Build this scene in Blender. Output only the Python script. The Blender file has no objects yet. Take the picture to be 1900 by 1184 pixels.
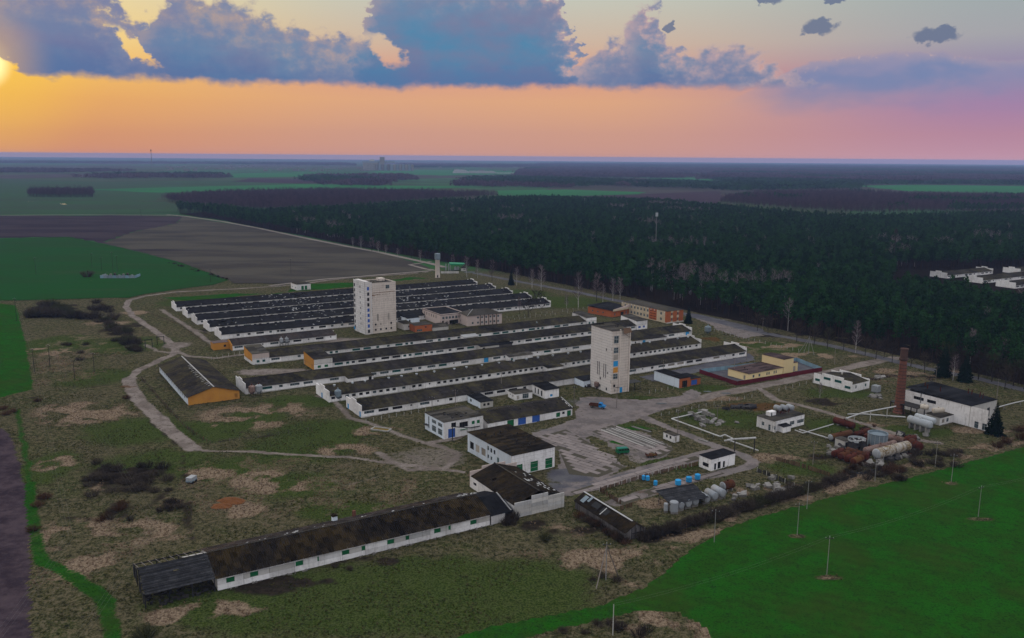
import bpy, math, random
import numpy as np
from mathutils import Vector, Matrix

R = math.radians
SC = bpy.context.scene
COL = SC.collection
random.seed(7)
RNG = np.random.default_rng(7)

# ------------------------------------------------------------------ camera
CAM_H = 100.0                     # drone height in metres
FPX = 1600.0                      # focal length in photo pixels (1900 wide)
PITCH = math.atan(293.0 / FPX) + R(0.29)
ROLL = R(0.45)
cam_data = bpy.data.cameras.new('camera')
cam_data.sensor_fit = 'HORIZONTAL'
cam_data.sensor_width = 36.0
cam_data.lens = 36.0 * FPX / 1900.0
cam_data.clip_start = 0.5
cam_data.clip_end = 90000.0
cam = bpy.data.objects.new('camera', cam_data)
COL.objects.link(cam)
cam.matrix_world = (Matrix.Translation((0, 0, CAM_H)) @ Matrix.Rotation(R(90) - PITCH, 4, 'X')
                    @ Matrix.Rotation(ROLL, 4, 'Z'))
SC.camera = cam

def ray(px, py):
    x = px - 950.0; y = py - 592.0
    c, s = math.cos(ROLL), math.sin(ROLL)
    xr = c * x + s * y; yr = -s * x + c * y
    dx, dy, dz = xr / FPX, 1.0, -yr / FPX
    cp, sp = math.cos(PITCH), math.sin(PITCH)
    return (dx, dy * cp + dz * sp, -dy * sp + dz * cp)

def G(px, py, z=0.0):
    """point on the level z that was surveyed at photo position px, py"""
    d = ray(px, py)
    t = (z - CAM_H) / d[2]
    return Vector((d[0] * t, d[1] * t, z))

def azel(px, py):
    d = Vector(ray(px, py)).normalized()
    return math.degrees(math.atan2(d.x, d.y)), math.degrees(math.asin(d.z))

# ------------------------------------------------------------------ view
SC.view_settings.view_transform = 'Standard'
SC.view_settings.look = 'None'
SC.view_settings.gamma = 1.0
SC.view_settings.use_curve_mapping = False
SC.view_settings.exposure = 0.0
HAZE = 6.4e-5
SC.render.engine = 'CYCLES'
SC.cycles.use_denoising = True
SC.cycles.max_bounces = 4
SC.cycles.diffuse_bounces = 1
SC.cycles.glossy_bounces = 2
SC.cycles.transmission_bounces = 2
SC.cycles.volume_bounces = 0
SC.cycles.transparent_max_bounces = 6
SC.cycles.sample_clamp_indirect = 4.0

def lin(r, g, b):
    f = lambda c: c / 12.92 if c <= 0.04045 else ((c + 0.055) / 1.055) ** 2.4
    return (f(r / 255.0), f(g / 255.0), f(b / 255.0), 1.0)

# ------------------------------------------------------------------ node helper
class NT:
    def __init__(self, tree):
        self.t = tree; self.n = tree.nodes; self.l = tree.links
    def put(self, sock, v):
        if v is None: return
        if isinstance(v, bpy.types.NodeSocket): self.l.new(v, sock)
        else: sock.default_value = v
    def math(self, op, a, b=None, c=None, clamp=False):
        n = self.n.new('ShaderNodeMath'); n.operation = op; n.use_clamp = clamp
        self.put(n.inputs[0], a); self.put(n.inputs[1], b)
        if c is not None: self.put(n.inputs[2], c)
        return n.outputs[0]
    def mix(self, f, a, b, mode='MIX'):
        n = self.n.new('ShaderNodeMix'); n.data_type = 'RGBA'; n.blend_type = mode
        n.clamp_factor = True
        self.put(n.inputs[0], f); self.put(n.inputs[6], a); self.put(n.inputs[7], b)
        return n.outputs[2]
    def mixf(self, f, a, b):
        n = self.n.new('ShaderNodeMix'); n.data_type = 'FLOAT'
        self.put(n.inputs[0], f); self.put(n.inputs[2], a); self.put(n.inputs[3], b)
        return n.outputs[0]
    def noise(self, vec, scale=1.0, detail=3.0, rough=0.55, dist=0.0):
        n = self.n.new('ShaderNodeTexNoise'); self.put(n.inputs['Vector'], vec)
        n.inputs['Scale'].default_value = scale; n.inputs['Detail'].default_value = detail
        n.inputs['Roughness'].default_value = rough; n.inputs['Distortion'].default_value = dist
        return n.outputs[0]
    def ss(self, v, a, b, lo=0.0, hi=1.0):
        n = self.n.new('ShaderNodeMapRange'); n.interpolation_type = 'SMOOTHSTEP'
        self.put(n.inputs[0], v)
        n.inputs[1].default_value = a; n.inputs[2].default_value = b
        n.inputs[3].default_value = lo; n.inputs[4].default_value = hi
        return n.outputs[0]
    def comb(self, x, y, z=0.0):
        n = self.n.new('ShaderNodeCombineXYZ')
        for i, v in enumerate((x, y, z)): self.put(n.inputs[i], v)
        return n.outputs[0]
    def sep(self, v):
        n = self.n.new('ShaderNodeSeparateXYZ'); self.put(n.inputs[0], v)
        return n.outputs
    def ramp(self, f, stops, interp='LINEAR'):
        n = self.n.new('ShaderNodeValToRGB'); r = n.color_ramp; r.interpolation = interp
        self.put(n.inputs[0], f)
        while len(r.elements) > 1: r.elements.remove(r.elements[0])
        r.elements[0].position = stops[0][0]; r.elements[0].color = stops[0][1]
        for p, c in stops[1:]:
            e = r.elements.new(p); e.color = c
        return n.outputs[0]
    def scale(self, v, k):
        n = self.n.new('ShaderNodeVectorMath'); n.operation = 'MULTIPLY'
        self.put(n.inputs[0], v); self.put(n.inputs[1], k)
        return n.outputs[0]
    def fcurve(self, f, pts):
        n = self.n.new('ShaderNodeFloatCurve'); self.put(n.inputs['Value'], f)
        c = n.mapping.curves[0]
        c.points[0].location = pts[0]; c.points[1].location = pts[-1]
        for p in pts[1:-1]: c.points.new(*p)
        for p in c.points: p.handle_type = 'AUTO_CLAMPED'
        n.mapping.use_clip = False
        n.mapping.update()
        return n.outputs[0]

# ------------------------------------------------------------------ world: dusk sky with a cloud bank
SUN_AZ, SUN_EL = azel(-40, 112)
world = bpy.data.worlds.new('World')
SC.world = world
world.use_nodes = True
wt = world.node_tree
wt.nodes.clear()
N = NT(wt)
tc = wt.nodes.new('ShaderNodeTexCoord')
dx, dy, dz = N.sep(tc.outputs['Generated'])
AZ = N.math('MULTIPLY', N.math('ARCTAN2', dx, dy), 180 / math.pi)
EL = N.math('MULTIPLY', N.math('ARCSINE', dz), 180 / math.pi)
ELc = N.math('MAXIMUM', EL, 0.0)

def elramp(stops):      # stops in degrees of elevation, 0..90 on a square-root scale
    return N.ramp(N.math('SQRT', N.math('DIVIDE', ELc, 90.0)),
                  [(math.sqrt(e / 90.0), lin(*c) if max(c) > 3 else c + (1.0,)) for e, c in stops])
ZEN = (1.22, 1.26, 1.36)  # overhead sky raised above the visible band to brighten the walls
UP = (.92, .94, .99)
left = elramp([(0, (205, 140, 120)), (1.2, (214, 150, 108)), (3.2, (232, 170, 98)), (4.8, (246, 192, 96)),
               (6.5, (250, 214, 130)), (9, (240, 218, 160)), (13, (228, 220, 196)), (26, UP), (90, ZEN)])
mid = elramp([(0, (196, 148, 142)), (1.5, (204, 154, 136)), (3.5, (220, 166, 130)), (5.2, (216, 156, 136)),
              (7, (206, 180, 160)), (9.5, (196, 196, 182)), (13, (194, 204, 204)), (26, UP), (90, ZEN)])
right = elramp([(0, (196, 154, 172)), (1.5, (180, 136, 158)), (3.2, (164, 130, 166)), (5, (146, 132, 168)),
                (7, (164, 164, 170)), (9, (160, 170, 172)), (13, (172, 188, 196)), (26, UP), (90, ZEN)])
back = elramp([(0, (168, 158, 178)), (5, (172, 168, 186)), (11, (196, 200, 210)), (26, UP), (90, ZEN)])  # sky behind the view lifted as well, to light the facing walls
sky = N.mix(N.ss(AZ, -31, -6), left, mid)
sky = N.mix(N.ss(AZ, 4, 30), sky, right)
absaz = N.math('ABSOLUTE', N.math('SUBTRACT', AZ, SUN_AZ))
absaz = N.math('MINIMUM', absaz, N.math('SUBTRACT', 360.0, absaz))
sky = N.mix(N.ss(absaz, 60, 130), sky, back)
# a little physical sky mixed into the raised upper dome
nishi = wt.nodes.new('ShaderNodeTexSky')
nishi.sky_type = 'NISHITA'; nishi.sun_disc = False
nishi.sun_elevation = R(max(SUN_EL, 1.0)); nishi.sun_rotation = R(SUN_AZ)
nishi.air_density = 1.0; nishi.dust_density = 2.0
nis = N.mix(1.0, nishi.outputs[0], (0.10, 0.10, 0.10, 1), 'MULTIPLY')
sky = N.mix(N.ss(EL, 14, 45, 0.0, 0.15), sky, nis)
# warm glow round the low sun
sdx, sdy, sdz = (math.sin(R(SUN_AZ)) * math.cos(R(SUN_EL)), math.cos(R(SUN_AZ)) * math.cos(R(SUN_EL)), math.sin(R(SUN_EL)))
dotn = wt.nodes.new('ShaderNodeVectorMath'); dotn.operation = 'DOT_PRODUCT'
wt.links.new(tc.outputs['Generated'], dotn.inputs[0]); dotn.inputs[1].default_value = (sdx, sdy, sdz)
ang = N.math('MULTIPLY', N.math('ARCCOSINE', N.math('MINIMUM', dotn.outputs['Value'], 1.0)), 180 / math.pi)
sky = N.mix(N.math('MULTIPLY', N.ss(ang, 7, .5), 0.5), sky, lin(255, 205, 70))
# ---- clouds
uv = N.comb(AZ, EL)
w1 = N.math('SUBTRACT', N.noise(N.scale(uv, (0.30, 0.42, 1)), 1.0, 4, 0.6), 0.5)
w2 = N.math('SUBTRACT', N.noise(N.scale(uv, (1.15, 1.45, 1)), 1.0, 3, 0.55), 0.5)
w3 = N.math('SUBTRACT', N.noise(N.scale(N.comb(AZ, EL, 7.3), (0.22, 0.5, 1)), 1.0, 3, 0.55), 0.5)
Vd = N.math('ADD', EL, N.math('ADD', N.math('MULTIPLY', w1, 2.6), N.math('MULTIPLY', w2, 1.9)))
def curve_px(pts):
    out = []
    for x, y in pts:
        a, e = azel(x, y); out.append(((a + 180) / 360, e / 30.0))
    return out
tops = curve_px([(0, -40), (90, -55), (170, -35), (215, 20), (240, 70), (262, 30), (320, -25), (395, -6), (470, 12), (560, 34),
                 (640, 66), (672, 60), (690, -30), (800, -80), (1000, -60), (1045, 30), (1075, 110), (1120, 62), (1150, 75), (1195, 5),
                 (1240, 60), (1290, 95), (1350, 78), (1400, 80), (1440, 115), (1475, 128), (1510, 150), (1545, 165)])
tops = [(0.0, 0.30), (0.10, 0.22), (0.2, 0.32), (0.3, 0.24), (0.38, 0.34)] + tops + [(0.62, 0.10), (0.70, 0.24), (0.8, 0.28), (0.9, 0.2), (1.0, 0.30)]
w4 = N.math('SUBTRACT', N.noise(N.scale(N.comb(AZ, EL, 3.1), (3.4, 3.8, 1)), 1.0, 3, 0.6), 0.5)
AZd = N.math('ADD', AZ, N.math('ADD', N.math('MULTIPLY', w3, 4.5), N.math('ADD', N.math('MULTIPLY', w2, 3.2), N.math('MULTIPLY', w4, 0.45))))
T = N.math('MULTIPLY', N.fcurve(N.math('DIVIDE', N.math('ADD', AZd, 180.0), 360.0), tops), 30.0)
depth = N.math('SUBTRACT', T, Vd)
ab, eb = azel(500, 152)
basev = N.math('SUBTRACT', N.math('ADD', EL, N.math('ADD', N.math('MULTIPLY', w1, 1.1), N.math('MULTIPLY', w2, 0.55))), eb - 0.02)
# bright gaps torn in the bank
def hole(px, py, rx, ry, tilt=0.0):
    a, e = azel(px, py)
    du = N.math('SUBTRACT', N.math('ADD', AZ, N.math('MULTIPLY', w2, 2.6)), a)
    dv = N.math('SUBTRACT', N.math('ADD', EL, N.math('MULTIPLY', w1, 2.2)), e)
    dv = N.math('ADD', dv, N.math('MULTIPLY', du, tilt))
    q = N.math('ADD', N.math('POWER', N.math('DIVIDE', du, rx), 2.0), N.math('POWER', N.math('DIVIDE', dv, ry), 2.0))
    return N.ss(q, 1.5, 0.4)
holes = [hole(248, 88, 1.05, 0.62, 0.9), hole(712, 92, 1.25, 0.75, 0.55), hole(2, 114, .75, 0.5, 0.3), hole(30, 138, 3.0, 0.24, 0.07)]
hsum = holes[0]
for h in holes[1:]: hsum = N.math('MAXIMUM', hsum, h)
dens = N.math('MULTIPLY', N.ss(depth, -0.16, 0.75), N.ss(basev, -0.30, 0.30))
dens = N.math('MULTIPLY', dens, N.math('SUBTRACT', 1.0, hsum))
# separate small clouds higher up
def puff(px, py, rx, ry):
    a, e = azel(px, py)
    du = N.math('DIVIDE', N.math('SUBTRACT', N.math('ADD', AZ, N.math('MULTIPLY', w2, 2.0)), a), rx)
    dv = N.math('DIVIDE', N.math('SUBTRACT', N.math('ADD', EL, N.math('MULTIPLY', w2, 1.3)), e), ry)
    return N.ss(N.math('ADD', N.math('MULTIPLY', du, du), N.math('MULTIPLY', dv, dv)), 1.1, 0.45)
pf = None
for p in [(1520, 50, 1.0, 0.55), (1737, 66, 1.45, 0.5), (1425, -2, 1.1, 0.3), (1548, 0, 0.8, 0.22), (1245, 50, 0.35, 0.3),
          (1950, 30, 1.3, 0.5), (2150, 70, 1.6, 0.5), (1700, -90, 1.6, 0.6), (500, -180, 3.0, 0.9)]:
    q = puff(*p); pf = q if pf is None else N.math('MAXIMUM', pf, q)
# cloud shading
inner = N.ss(N.math('ADD', depth, N.math('MULTIPLY', w4, 0.7)), 0.0, 3.0)
body = N.mix(N.ss(N.math('ADD', w3, N.math('MULTIPLY', w1, 0.7)), -0.34, 0.30), lin(120, 124, 156), lin(80, 134, 170))
body = N.mix(N.ss(AZ, -26, -12, 0.55, 0.0), body, lin(108, 116, 158))
body = N.mix(N.ss(basev, 2.2, 0.0, 0.0, 0.7), body, lin(88, 112, 158))
body = N.mix(N.ss(depth, 5.0, 1.0, 0.0, 0.45), body, lin(146, 146, 168))
rimn = N.ss(N.math('ADD', N.math('MULTIPLY', w4, 0.25), N.math('ADD', w2, N.math('MULTIPLY', w3, 0.9))), -0.24, 0.30)
rim = N.mix(N.ss(AZ, -20, 8), lin(180, 158, 150), lin(200, 168, 166))
shade = N.mix(N.math('MULTIPLY', N.math('SUBTRACT', 1.0, inner), rimn), body, rim)
shade = N.mix(N.math('MULTIPLY', N.ss(depth, .45, .05), .5), shade, N.mix(N.ss(AZ, -20, 8), lin(196, 170, 150), lin(206, 182, 174)))
shade = N.mix(N.math('MULTIPLY', N.ss(ang, 4.0, 0.8), 0.5), shade, lin(226, 176, 110))
# soft mauve layer filling the sky on the side away from the sun
lay_top = curve_px([(1430, 150), (1480, 118), (1560, 104), (1680, 92), (1800, 104), (1900, 108)])
lay_top = [(0.0, 0.2), (0.3, 0.18), (0.5, 0.05)] + lay_top + [(0.66, 0.22), (0.8, 0.26), (1.0, 0.2)]
T2 = N.math('MULTIPLY', N.fcurve(N.math('DIVIDE', N.math('ADD', AZ, 180.0), 360.0), lay_top), 30.0)
d2 = N.math('SUBTRACT', T2, N.math('ADD', EL, N.math('ADD', N.math('MULTIPLY', w2, 0.45), N.math('MULTIPLY', w1, 0.5))))
lay = N.math('MULTIPLY', N.ss(d2, 0.0, 0.22), N.ss(N.math('ADD', EL, N.math('MULTIPLY', w3, 2.5)), 2.2, 5.2))
lay = N.math('MULTIPLY', lay, N.ss(AZ, 12, 19))
layn = N.ss(N.math('ADD', w4, w2), .12, .34)
laycol = N.mix(N.ss(d2, 0.0, .8), N.mix(layn, lin(160, 150, 170), lin(208, 178, 168)), N.mix(N.ss(w3, -0.15, 0.15), lin(140, 142, 174), lin(114, 134, 174)))
sky = N.mix(N.math('MULTIPLY', lay, 0.88), sky, laycol)
sky = N.mix(dens, sky, shade)
sky = N.mix(N.math('MULTIPLY', pf, 0.85), sky, lin(98, 112, 142))
# the glare where the sun breaks through
sky = N.mix(N.math('MULTIPLY', N.ss(ang, 1.8, .8), N.math('SUBTRACT', 1.0, N.math('MULTIPLY', dens, 0.9))), sky, (1.35, 1.1, 0.5, 1))
bg = wt.nodes.new('ShaderNodeBackground')
N.put(bg.inputs[0], sky); bg.inputs[1].default_value = 1.0
wo = wt.nodes.new('ShaderNodeOutputWorld')
wt.links.new(bg.outputs[0], wo.inputs[0])
world.cycles.sampling_method = 'MANUAL'
world.cycles.sample_map_resolution = 512

# ------------------------------------------------------------------ the sun, veiled by the cloud bank
sd = bpy.data.lights.new('sun', 'SUN')
sd.energy = 0.6; sd.angle = R(12); sd.color = (1.0, 0.74, 0.5)
sun = bpy.data.objects.new('sun', sd)
COL.objects.link(sun)
sun.rotation_euler = Vector((-sdx, -sdy, -sdz)).to_track_quat('-Z', 'Y').to_euler()

# ================================================================== materials
def new_mat(name):
    m = bpy.data.materials.new(name); m.use_nodes = True
    t = m.node_tree
    b = t.nodes['Principled BSDF']
    b.inputs['Specular IOR Level'].default_value = 0.12
    return m, NT(t), b

def wpos(n):
    g = n.n.new('ShaderNodeNewGeometry')
    return g.outputs['Position']

def rnd(n):
    o = n.n.new('ShaderNodeObjectInfo')
    return o.outputs['Random']

def attr(n, name):
    a = n.n.new('ShaderNodeAttribute'); a.attribute_name = name
    return a

def bump(n, b, h, strength=0.4, dist=0.05):
    u = n.n.new('ShaderNodeBump'); n.put(u.inputs['Height'], h)
    u.inputs['Strength'].default_value = strength; u.inputs['Distance'].default_value = dist
    n.l.new(u.outputs[0], b.inputs['Normal'])

MATS = {}
def weathered(name, base, stain, streak=None, big=0.25, fine=2.5, rough=0.85, amount=0.7, streak_amt=0.5, grime=0.0, moss=None, moss_amt=0.5, bumpy=0.3, objvar=0.15):
    """paint / concrete / metal with blotches, rain streaks and grime"""
    m, n, b = new_mat(name)
    p = wpos(n)
    a = n.noise(p, big, 4, 0.6)
    f = n.noise(p, fine, 4, 0.65)
    c = n.mix(n.math('MULTIPLY', n.ss(n.math('ADD', n.math('MULTIPLY', a, 0.6), n.math('MULTIPLY', f, 0.4)), 0.42, 0.66), amount), base, stain)
    if streak is not None:
        s = n.noise(n.scale(p, (1.6, 1.6, 0.12)), 1.0, 4, 0.7)
        c = n.mix(n.math('MULTIPLY', n.ss(s, 0.52, 0.72), streak_amt), c, streak)
    if moss is not None:
        k = n.noise(p, 0.14, 5, 0.7)
        k2 = n.noise(p, 1.7, 3, 0.7)
        c = n.mix(n.math('MULTIPLY', n.ss(n.math('ADD', n.math('MULTIPLY', k, 0.65), n.math('MULTIPLY', k2, 0.35)), 0.47, 0.63), moss_amt), c, moss)
    if objvar:
        v = n.math('ADD', n.math('MULTIPLY', rnd(n), objvar * 2), 1.0 - objvar)
        c = n.mix(1.0, c, n.comb(v, v, v), 'MULTIPLY')
    n.put(b.inputs['Base Color'], c)
    b.inputs['Roughness'].default_value = rough
    if bumpy: bump(n, b, f, bumpy, 0.04)
    MATS[name] = m
    return m

def flat(name, col, rough=0.7, metal=0.0, var=0.2, scale=3.0):
    m, n, b = new_mat(name)
    f = n.noise(wpos(n), scale, 4, 0.65)
    d = tuple(c * (1 - var * 1.6) for c in col[:3]) + (1,)
    n.put(b.inputs['Base Color'], n.mix(n.ss(f, 0.35, 0.7), col, d))
    b.inputs['Roughness'].default_value = rough; b.inputs['Metallic'].default_value = metal
    MATS[name] = m
    return m

def A(r, g, b): return (r, g, b, 1.0)
whitewash = weathered('whitewash', A(.82, .79, .77), A(.52, .49, .47), A(.28, .25, .23), big=.14, fine=1.1, streak_amt=.5, amount=.7)
whitewash_blue = weathered('whitewash_blue', A(.70, .77, .84), A(.55, .60, .66), A(.40, .40, .42), streak_amt=.3, amount=.5)
concrete_wall = weathered('concrete_wall', A(.55, .52, .48), A(.40, .38, .36), A(.26, .23, .20), streak_amt=.5)
joint_tar_shade = flat('joint_tar_shade', A(.12, .105, .095), .9)  # dark tar and dirt, with the joint shade painted into the colour
grey_panel = weathered('grey_panel', A(.50, .49, .48), A(.36, .35, .34), A(.22, .20, .18), streak_amt=.5, moss=A(.16, .14, .08), moss_amt=.25)
tower_beige = weathered('tower_beige', A(.68, .59, .51), A(.50, .42, .36), A(.24, .16, .11), big=.07, fine=.5, streak_amt=.4, amount=.75)
tower_grey = weathered('tower_grey', A(.70, .65, .61), A(.54, .50, .47), A(.32, .28, .25), big=.06, fine=.5, streak_amt=.35, amount=.7)
orange_paint = weathered('orange_paint', A(0.5616, 0.2574, 0.0468), A(0.468, 0.195, 0.039), A(0.351, 0.195, 0.0936), streak_amt=.25)
cream_paint = weathered('cream_paint', A(.80, .62, .33), A(.72, .54, .28), A(.5, .4, .25), streak_amt=.15, amount=.4)
orange_brick = weathered('orange_brick', A(0.396, 0.1152, 0.0432), A(0.3024, 0.0792, 0.0324), A(0.216, 0.0864, 0.0432), streak_amt=.25, fine=6)
red_brick = weathered('red_brick', A(.15, .062, .042), A(.085, .034, .026), A(.03, .02, .018), streak_amt=.6, fine=2.0, big=.3)
panel_tan = weathered('panel_tan', A(.56, .46, .32), A(.46, .36, .25), A(.3, .22, .15), streak_amt=.3)
pink_plaster = weathered('pink_plaster', A(.58, .47, .42), A(.50, .40, .36), A(.3, .24, .2), streak_amt=.3)
window_void = flat('window_void', A(.012, .013, .015), .35, 0, .2)
window_teal = flat('window_teal', A(.02, .10, .10), .3, 0, .45, 1.2)
window_grey = flat('window_grey', A(.09, .12, .13), .25, 0, .45, 1.0)
window_frame_mat = flat('window_frame_paint', A(.45, .47, .46), .7)
boarding = weathered('boarding', A(.36, .32, .27), A(.26, .23, .20), A(.16, .13, .1), objvar=.3)
blue_paint = weathered('blue_paint', A(.035, .10, .36), A(.03, .08, .28), A(.1, .1, .15), streak_amt=.3)
cyan_paint = weathered('cyan_paint', A(.03, .30, .62), A(.03, .24, .5), A(.1, .15, .2), streak_amt=.25)
green_paint = weathered('green_paint', A(.012, .14, .05), A(.012, .10, .04), A(.03, .05, .03), streak_amt=.3)
teal_paint = weathered('teal_paint', A(.03, .20, .15), A(.03, .15, .12), A(.1, .1, .1), streak_amt=.3)
dark_door = flat('dark_door', A(.02, .02, .022), .6)
maroon = weathered('maroon', A(.10, .012, .02), A(.075, .01, .016), None, streak_amt=0, amount=.5)
pale_blue = weathered('pale_blue', A(.20, .31, .38), A(.16, .25, .31), None, amount=.5)
brown_roof = weathered('brown_roof', A(.10, .07, .07), A(.075, .055, .055), None, amount=.6)
rust = weathered('rust', A(.085, .030, .014), A(.032, .013, .009), A(.012, .008, .007), fine=.9, big=.5, moss=A(.115, .066, .016), moss_amt=.75, rough=.9)
rust_red = weathered('rust_red', A(.075, .018, .011), A(.028, .010, .008), A(.013, .008, .007), fine=.9, big=.5, moss=A(.075, .030, .012), moss_amt=.5, rough=.9)
rust_pink = weathered('rust_pink', A(.24, .165, .14), A(.085, .038, .027), A(.035, .018, .014), fine=.8, big=.4, moss=A(.07, .03, .018), moss_amt=.7, rough=.9)
moss_tank = weathered('moss_tank', A(.40, .37, .33), A(.21, .16, .10), A(.10, .06, .03), fine=.8, big=.35, moss=A(.13, .078, .016), moss_amt=1.0, rough=.9)
silver = weathered('silver', A(0.416, 0.44, 0.456), A(0.32, 0.344, 0.36), A(0.176, 0.144, 0.12), rough=.45, streak_amt=.4)
tank_white = weathered('tank_white', A(.31, .325, .34), A(.21, .215, .22), A(.10, .075, .06), rough=.5, streak_amt=.6)
joint_earth = flat('joint_earth', A(.075, .065, .045), .95)
tank_cream = weathered('tank_cream', A(.50, .44, .36), A(.36, .30, .24), A(.2, .12, .08), rough=.6)
galv = weathered('galvanised', A(.20, .25, .285), A(.14, .175, .20), A(.08, .07, .065), rough=.5, streak_amt=.55)
slab_mat = weathered('yard_slab', A(.215, .178, .165), A(.15, .128, .12), None, fine=.8, big=.3, objvar=.22)
dark_metal = flat('dark_metal', A(.03, .028, .027), .6)
steel = flat('steel', A(.16, .16, .16), .5)
timber_grey = weathered('timber_grey', A(0.1275, 0.1162, 0.1125), A(0.075, 0.0675, 0.066), A(0.0375, 0.03375, 0.03375), objvar=.35)
timber_burnt = weathered('timber_burnt', A(0.0156, 0.0156, 0.0174), A(0.045, 0.045, 0.0492), None, fine=3.0, big=.6, amount=.85, objvar=.5)
timber_brown = weathered('timber_brown', A(.11, .065, .04), A(.07, .045, .03), None, objvar=.4)
post_white = weathered('post_white', A(0.403, 0.39, 0.3575), A(0.273, 0.26, 0.234), None)
pole_grey = weathered('pole_grey', A(.27, .26, .25), A(.19, .18, .17), None)
post_wood = weathered('post_wood', A(.20, .17, .15), A(.13, .11, .1), None, objvar=.3)
concrete_block = weathered('concrete_block', A(.22, .205, .19), A(.14, .13, .12), None, moss=A(.06, .055, .03), moss_amt=.5, objvar=.3)
rubble_dark = weathered('rubble_dark', A(.03, .028, .03), A(.07, .065, .06), None, objvar=.4)
pipe_wrap = weathered('pipe_wrap', A(0.495, 0.4875, 0.48), A(0.36, 0.345, 0.33), A(0.15, 0.1275, 0.1125))
truck_blue = flat('truck_blue', A(.02, .20, .48), .4, 0, .1)
van_green = flat('van_green', A(.012, .13, .055), .4, 0, .1)
rubber = flat('rubber', A(.015, .015, .015), .8)
bark_dark = flat('bark_dark', A(0.0315, 0.0252, 0.0224), .9)
bark_pine = flat('bark_pine', A(0.0375, 0.021, 0.014), .9)
bark_birch = flat('bark_birch', A(.48, .45, .43), .8, 0, .4, 1.2)
sheet_white = weathered('sheet_white', A(.40, .395, .39), A(.26, .255, .25), None)
puddle_mat = flat('puddle_water', A(.02, .022, .025), .05, 0, .1)
green_roof = flat('green_roof', A(.02, .28, .13), .5)
field_green_roof = None

def roof_mat(name, base, dark, moss, moss_amt=.5, rough=.9, pale=None):
    """old asbestos / felt roofing: each sheet has its own tint, moss in patches"""
    m, n, b = new_mat(name)
    p = wpos(n)
    t = attr(n, 'tint')
    k = n.noise(p, 0.06, 5, 0.65); k2 = n.noise(p, 0.9, 4, 0.7); k3 = n.noise(p, 5.0, 2, 0.6)
    c = n.mix(n.ss(n.math('ADD', n.math('MULTIPLY', k, .5), n.math('MULTIPLY', k2, .5)), .42, .57), base, dark)
    c = n.mix(n.math('MULTIPLY', n.ss(n.math('ADD', n.math('MULTIPLY', k2, .45), n.math('MULTIPLY', n.noise(p, 0.11, 5, .7), .55)), .46, .57), moss_amt), c, moss)
    if pale: c = n.mix(n.ss(k3, .60, .74, 0, .5), c, pale)
    v = n.math('ADD', n.math('MULTIPLY', t.outputs['Fac'], 1.1), 0.5)
    c = n.mix(1.0, c, n.comb(v, v, v), 'MULTIPLY')
    n.put(b.inputs['Base Color'], c)
    b.inputs['Roughness'].default_value = rough; b.inputs['Specular IOR Level'].default_value = .03
    bump(n, b, k3, .3, .04)
    MATS[name] = m
    return m
roof_dark = roof_mat('roof_dark', A(.030, .026, .025), A(.012, .0108, .0112), A(.048, .041, .020), .85)
roof_far = roof_mat('roof_far', A(.019, .0175, .0195), A(.0095, .009, .0105), A(.020, .021, .016), .4)
roof_moss = roof_mat('roof_moss', A(.019, .0145, .0105), A(.009, .0074, .0066), A(.046, .030, .009), .42)
stain_rust = flat('stain_rust', A(.24, .125, .05), .9, 0, .5, 1.5)
roof_felt = roof_mat('roof_felt', A(0.062, 0.0558, 0.04836), A(0.0372, 0.0341, 0.031), A(0.0558, 0.0465, 0.0279), .5)
roof_slate = roof_mat('roof_slate', A(0.0385, 0.0336, 0.0329), A(0.021, 0.0189, 0.0189), A(0.07, 0.0434, 0.028), .35)
roof_black = roof_mat('roof_black', A(0.011, 0.01155, 0.01375), A(0.0066, 0.0066, 0.0077), A(0.0275, 0.0275, 0.03025), .3)
roof_brown = roof_mat('roof_brown', A(0.07, 0.0476, 0.0462), A(0.0525, 0.035, 0.035), A(0.0595, 0.042, 0.0385), .3)

def foliage(name, c1, c2, rough=.85, trans=True):
    m, n, b = new_mat(name)
    p = wpos(n)
    r = rnd(n)
    f = n.noise(p, 0.5, 3, .6)
    k = n.math('ADD', n.math('MULTIPLY', r, .55), n.math('MULTIPLY', f, .45))
    n.put(b.inputs['Base Color'], n.mix(n.ss(k, .25, .75), c1, c2))
    b.inputs['Roughness'].default_value = rough
    b.inputs['Specular IOR Level'].default_value = 0.0
    MATS[name] = m
    return m
pine_green = foliage('pine_needles', A(.0042, .020, .0070), A(.018, .058, .0145))
spruce_green = foliage('spruce_needles', A(0.0036, 0.0117, 0.0063), A(0.0072, 0.0189, 0.0099))
twig_mauve = foliage('bare_twigs', A(.11, .082, .088), A(.17, .13, .135))
twig_wood = foliage('bare_wood_twigs', A(.042, .024, .036), A(.082, .046, .060))
twig_dark = foliage('shrub_twigs', A(.026, .021, .018), A(.060, .047, .036))
twig_green = foliage('budding_twigs', A(0.033, 0.036, 0.0168), A(0.051, 0.051, 0.024))
twig_rust = foliage('rusty_twigs', A(0.0495, 0.02475, 0.01375), A(0.077, 0.04125, 0.02475))
reed_mat = foliage('dry_reed', A(0.17, 0.115, 0.075), A(0.26, 0.18, 0.125))
tuft_mat = foliage('grass_tuft', A(0.05, 0.06, 0.02), A(0.1025, 0.09375, 0.0425))

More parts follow.
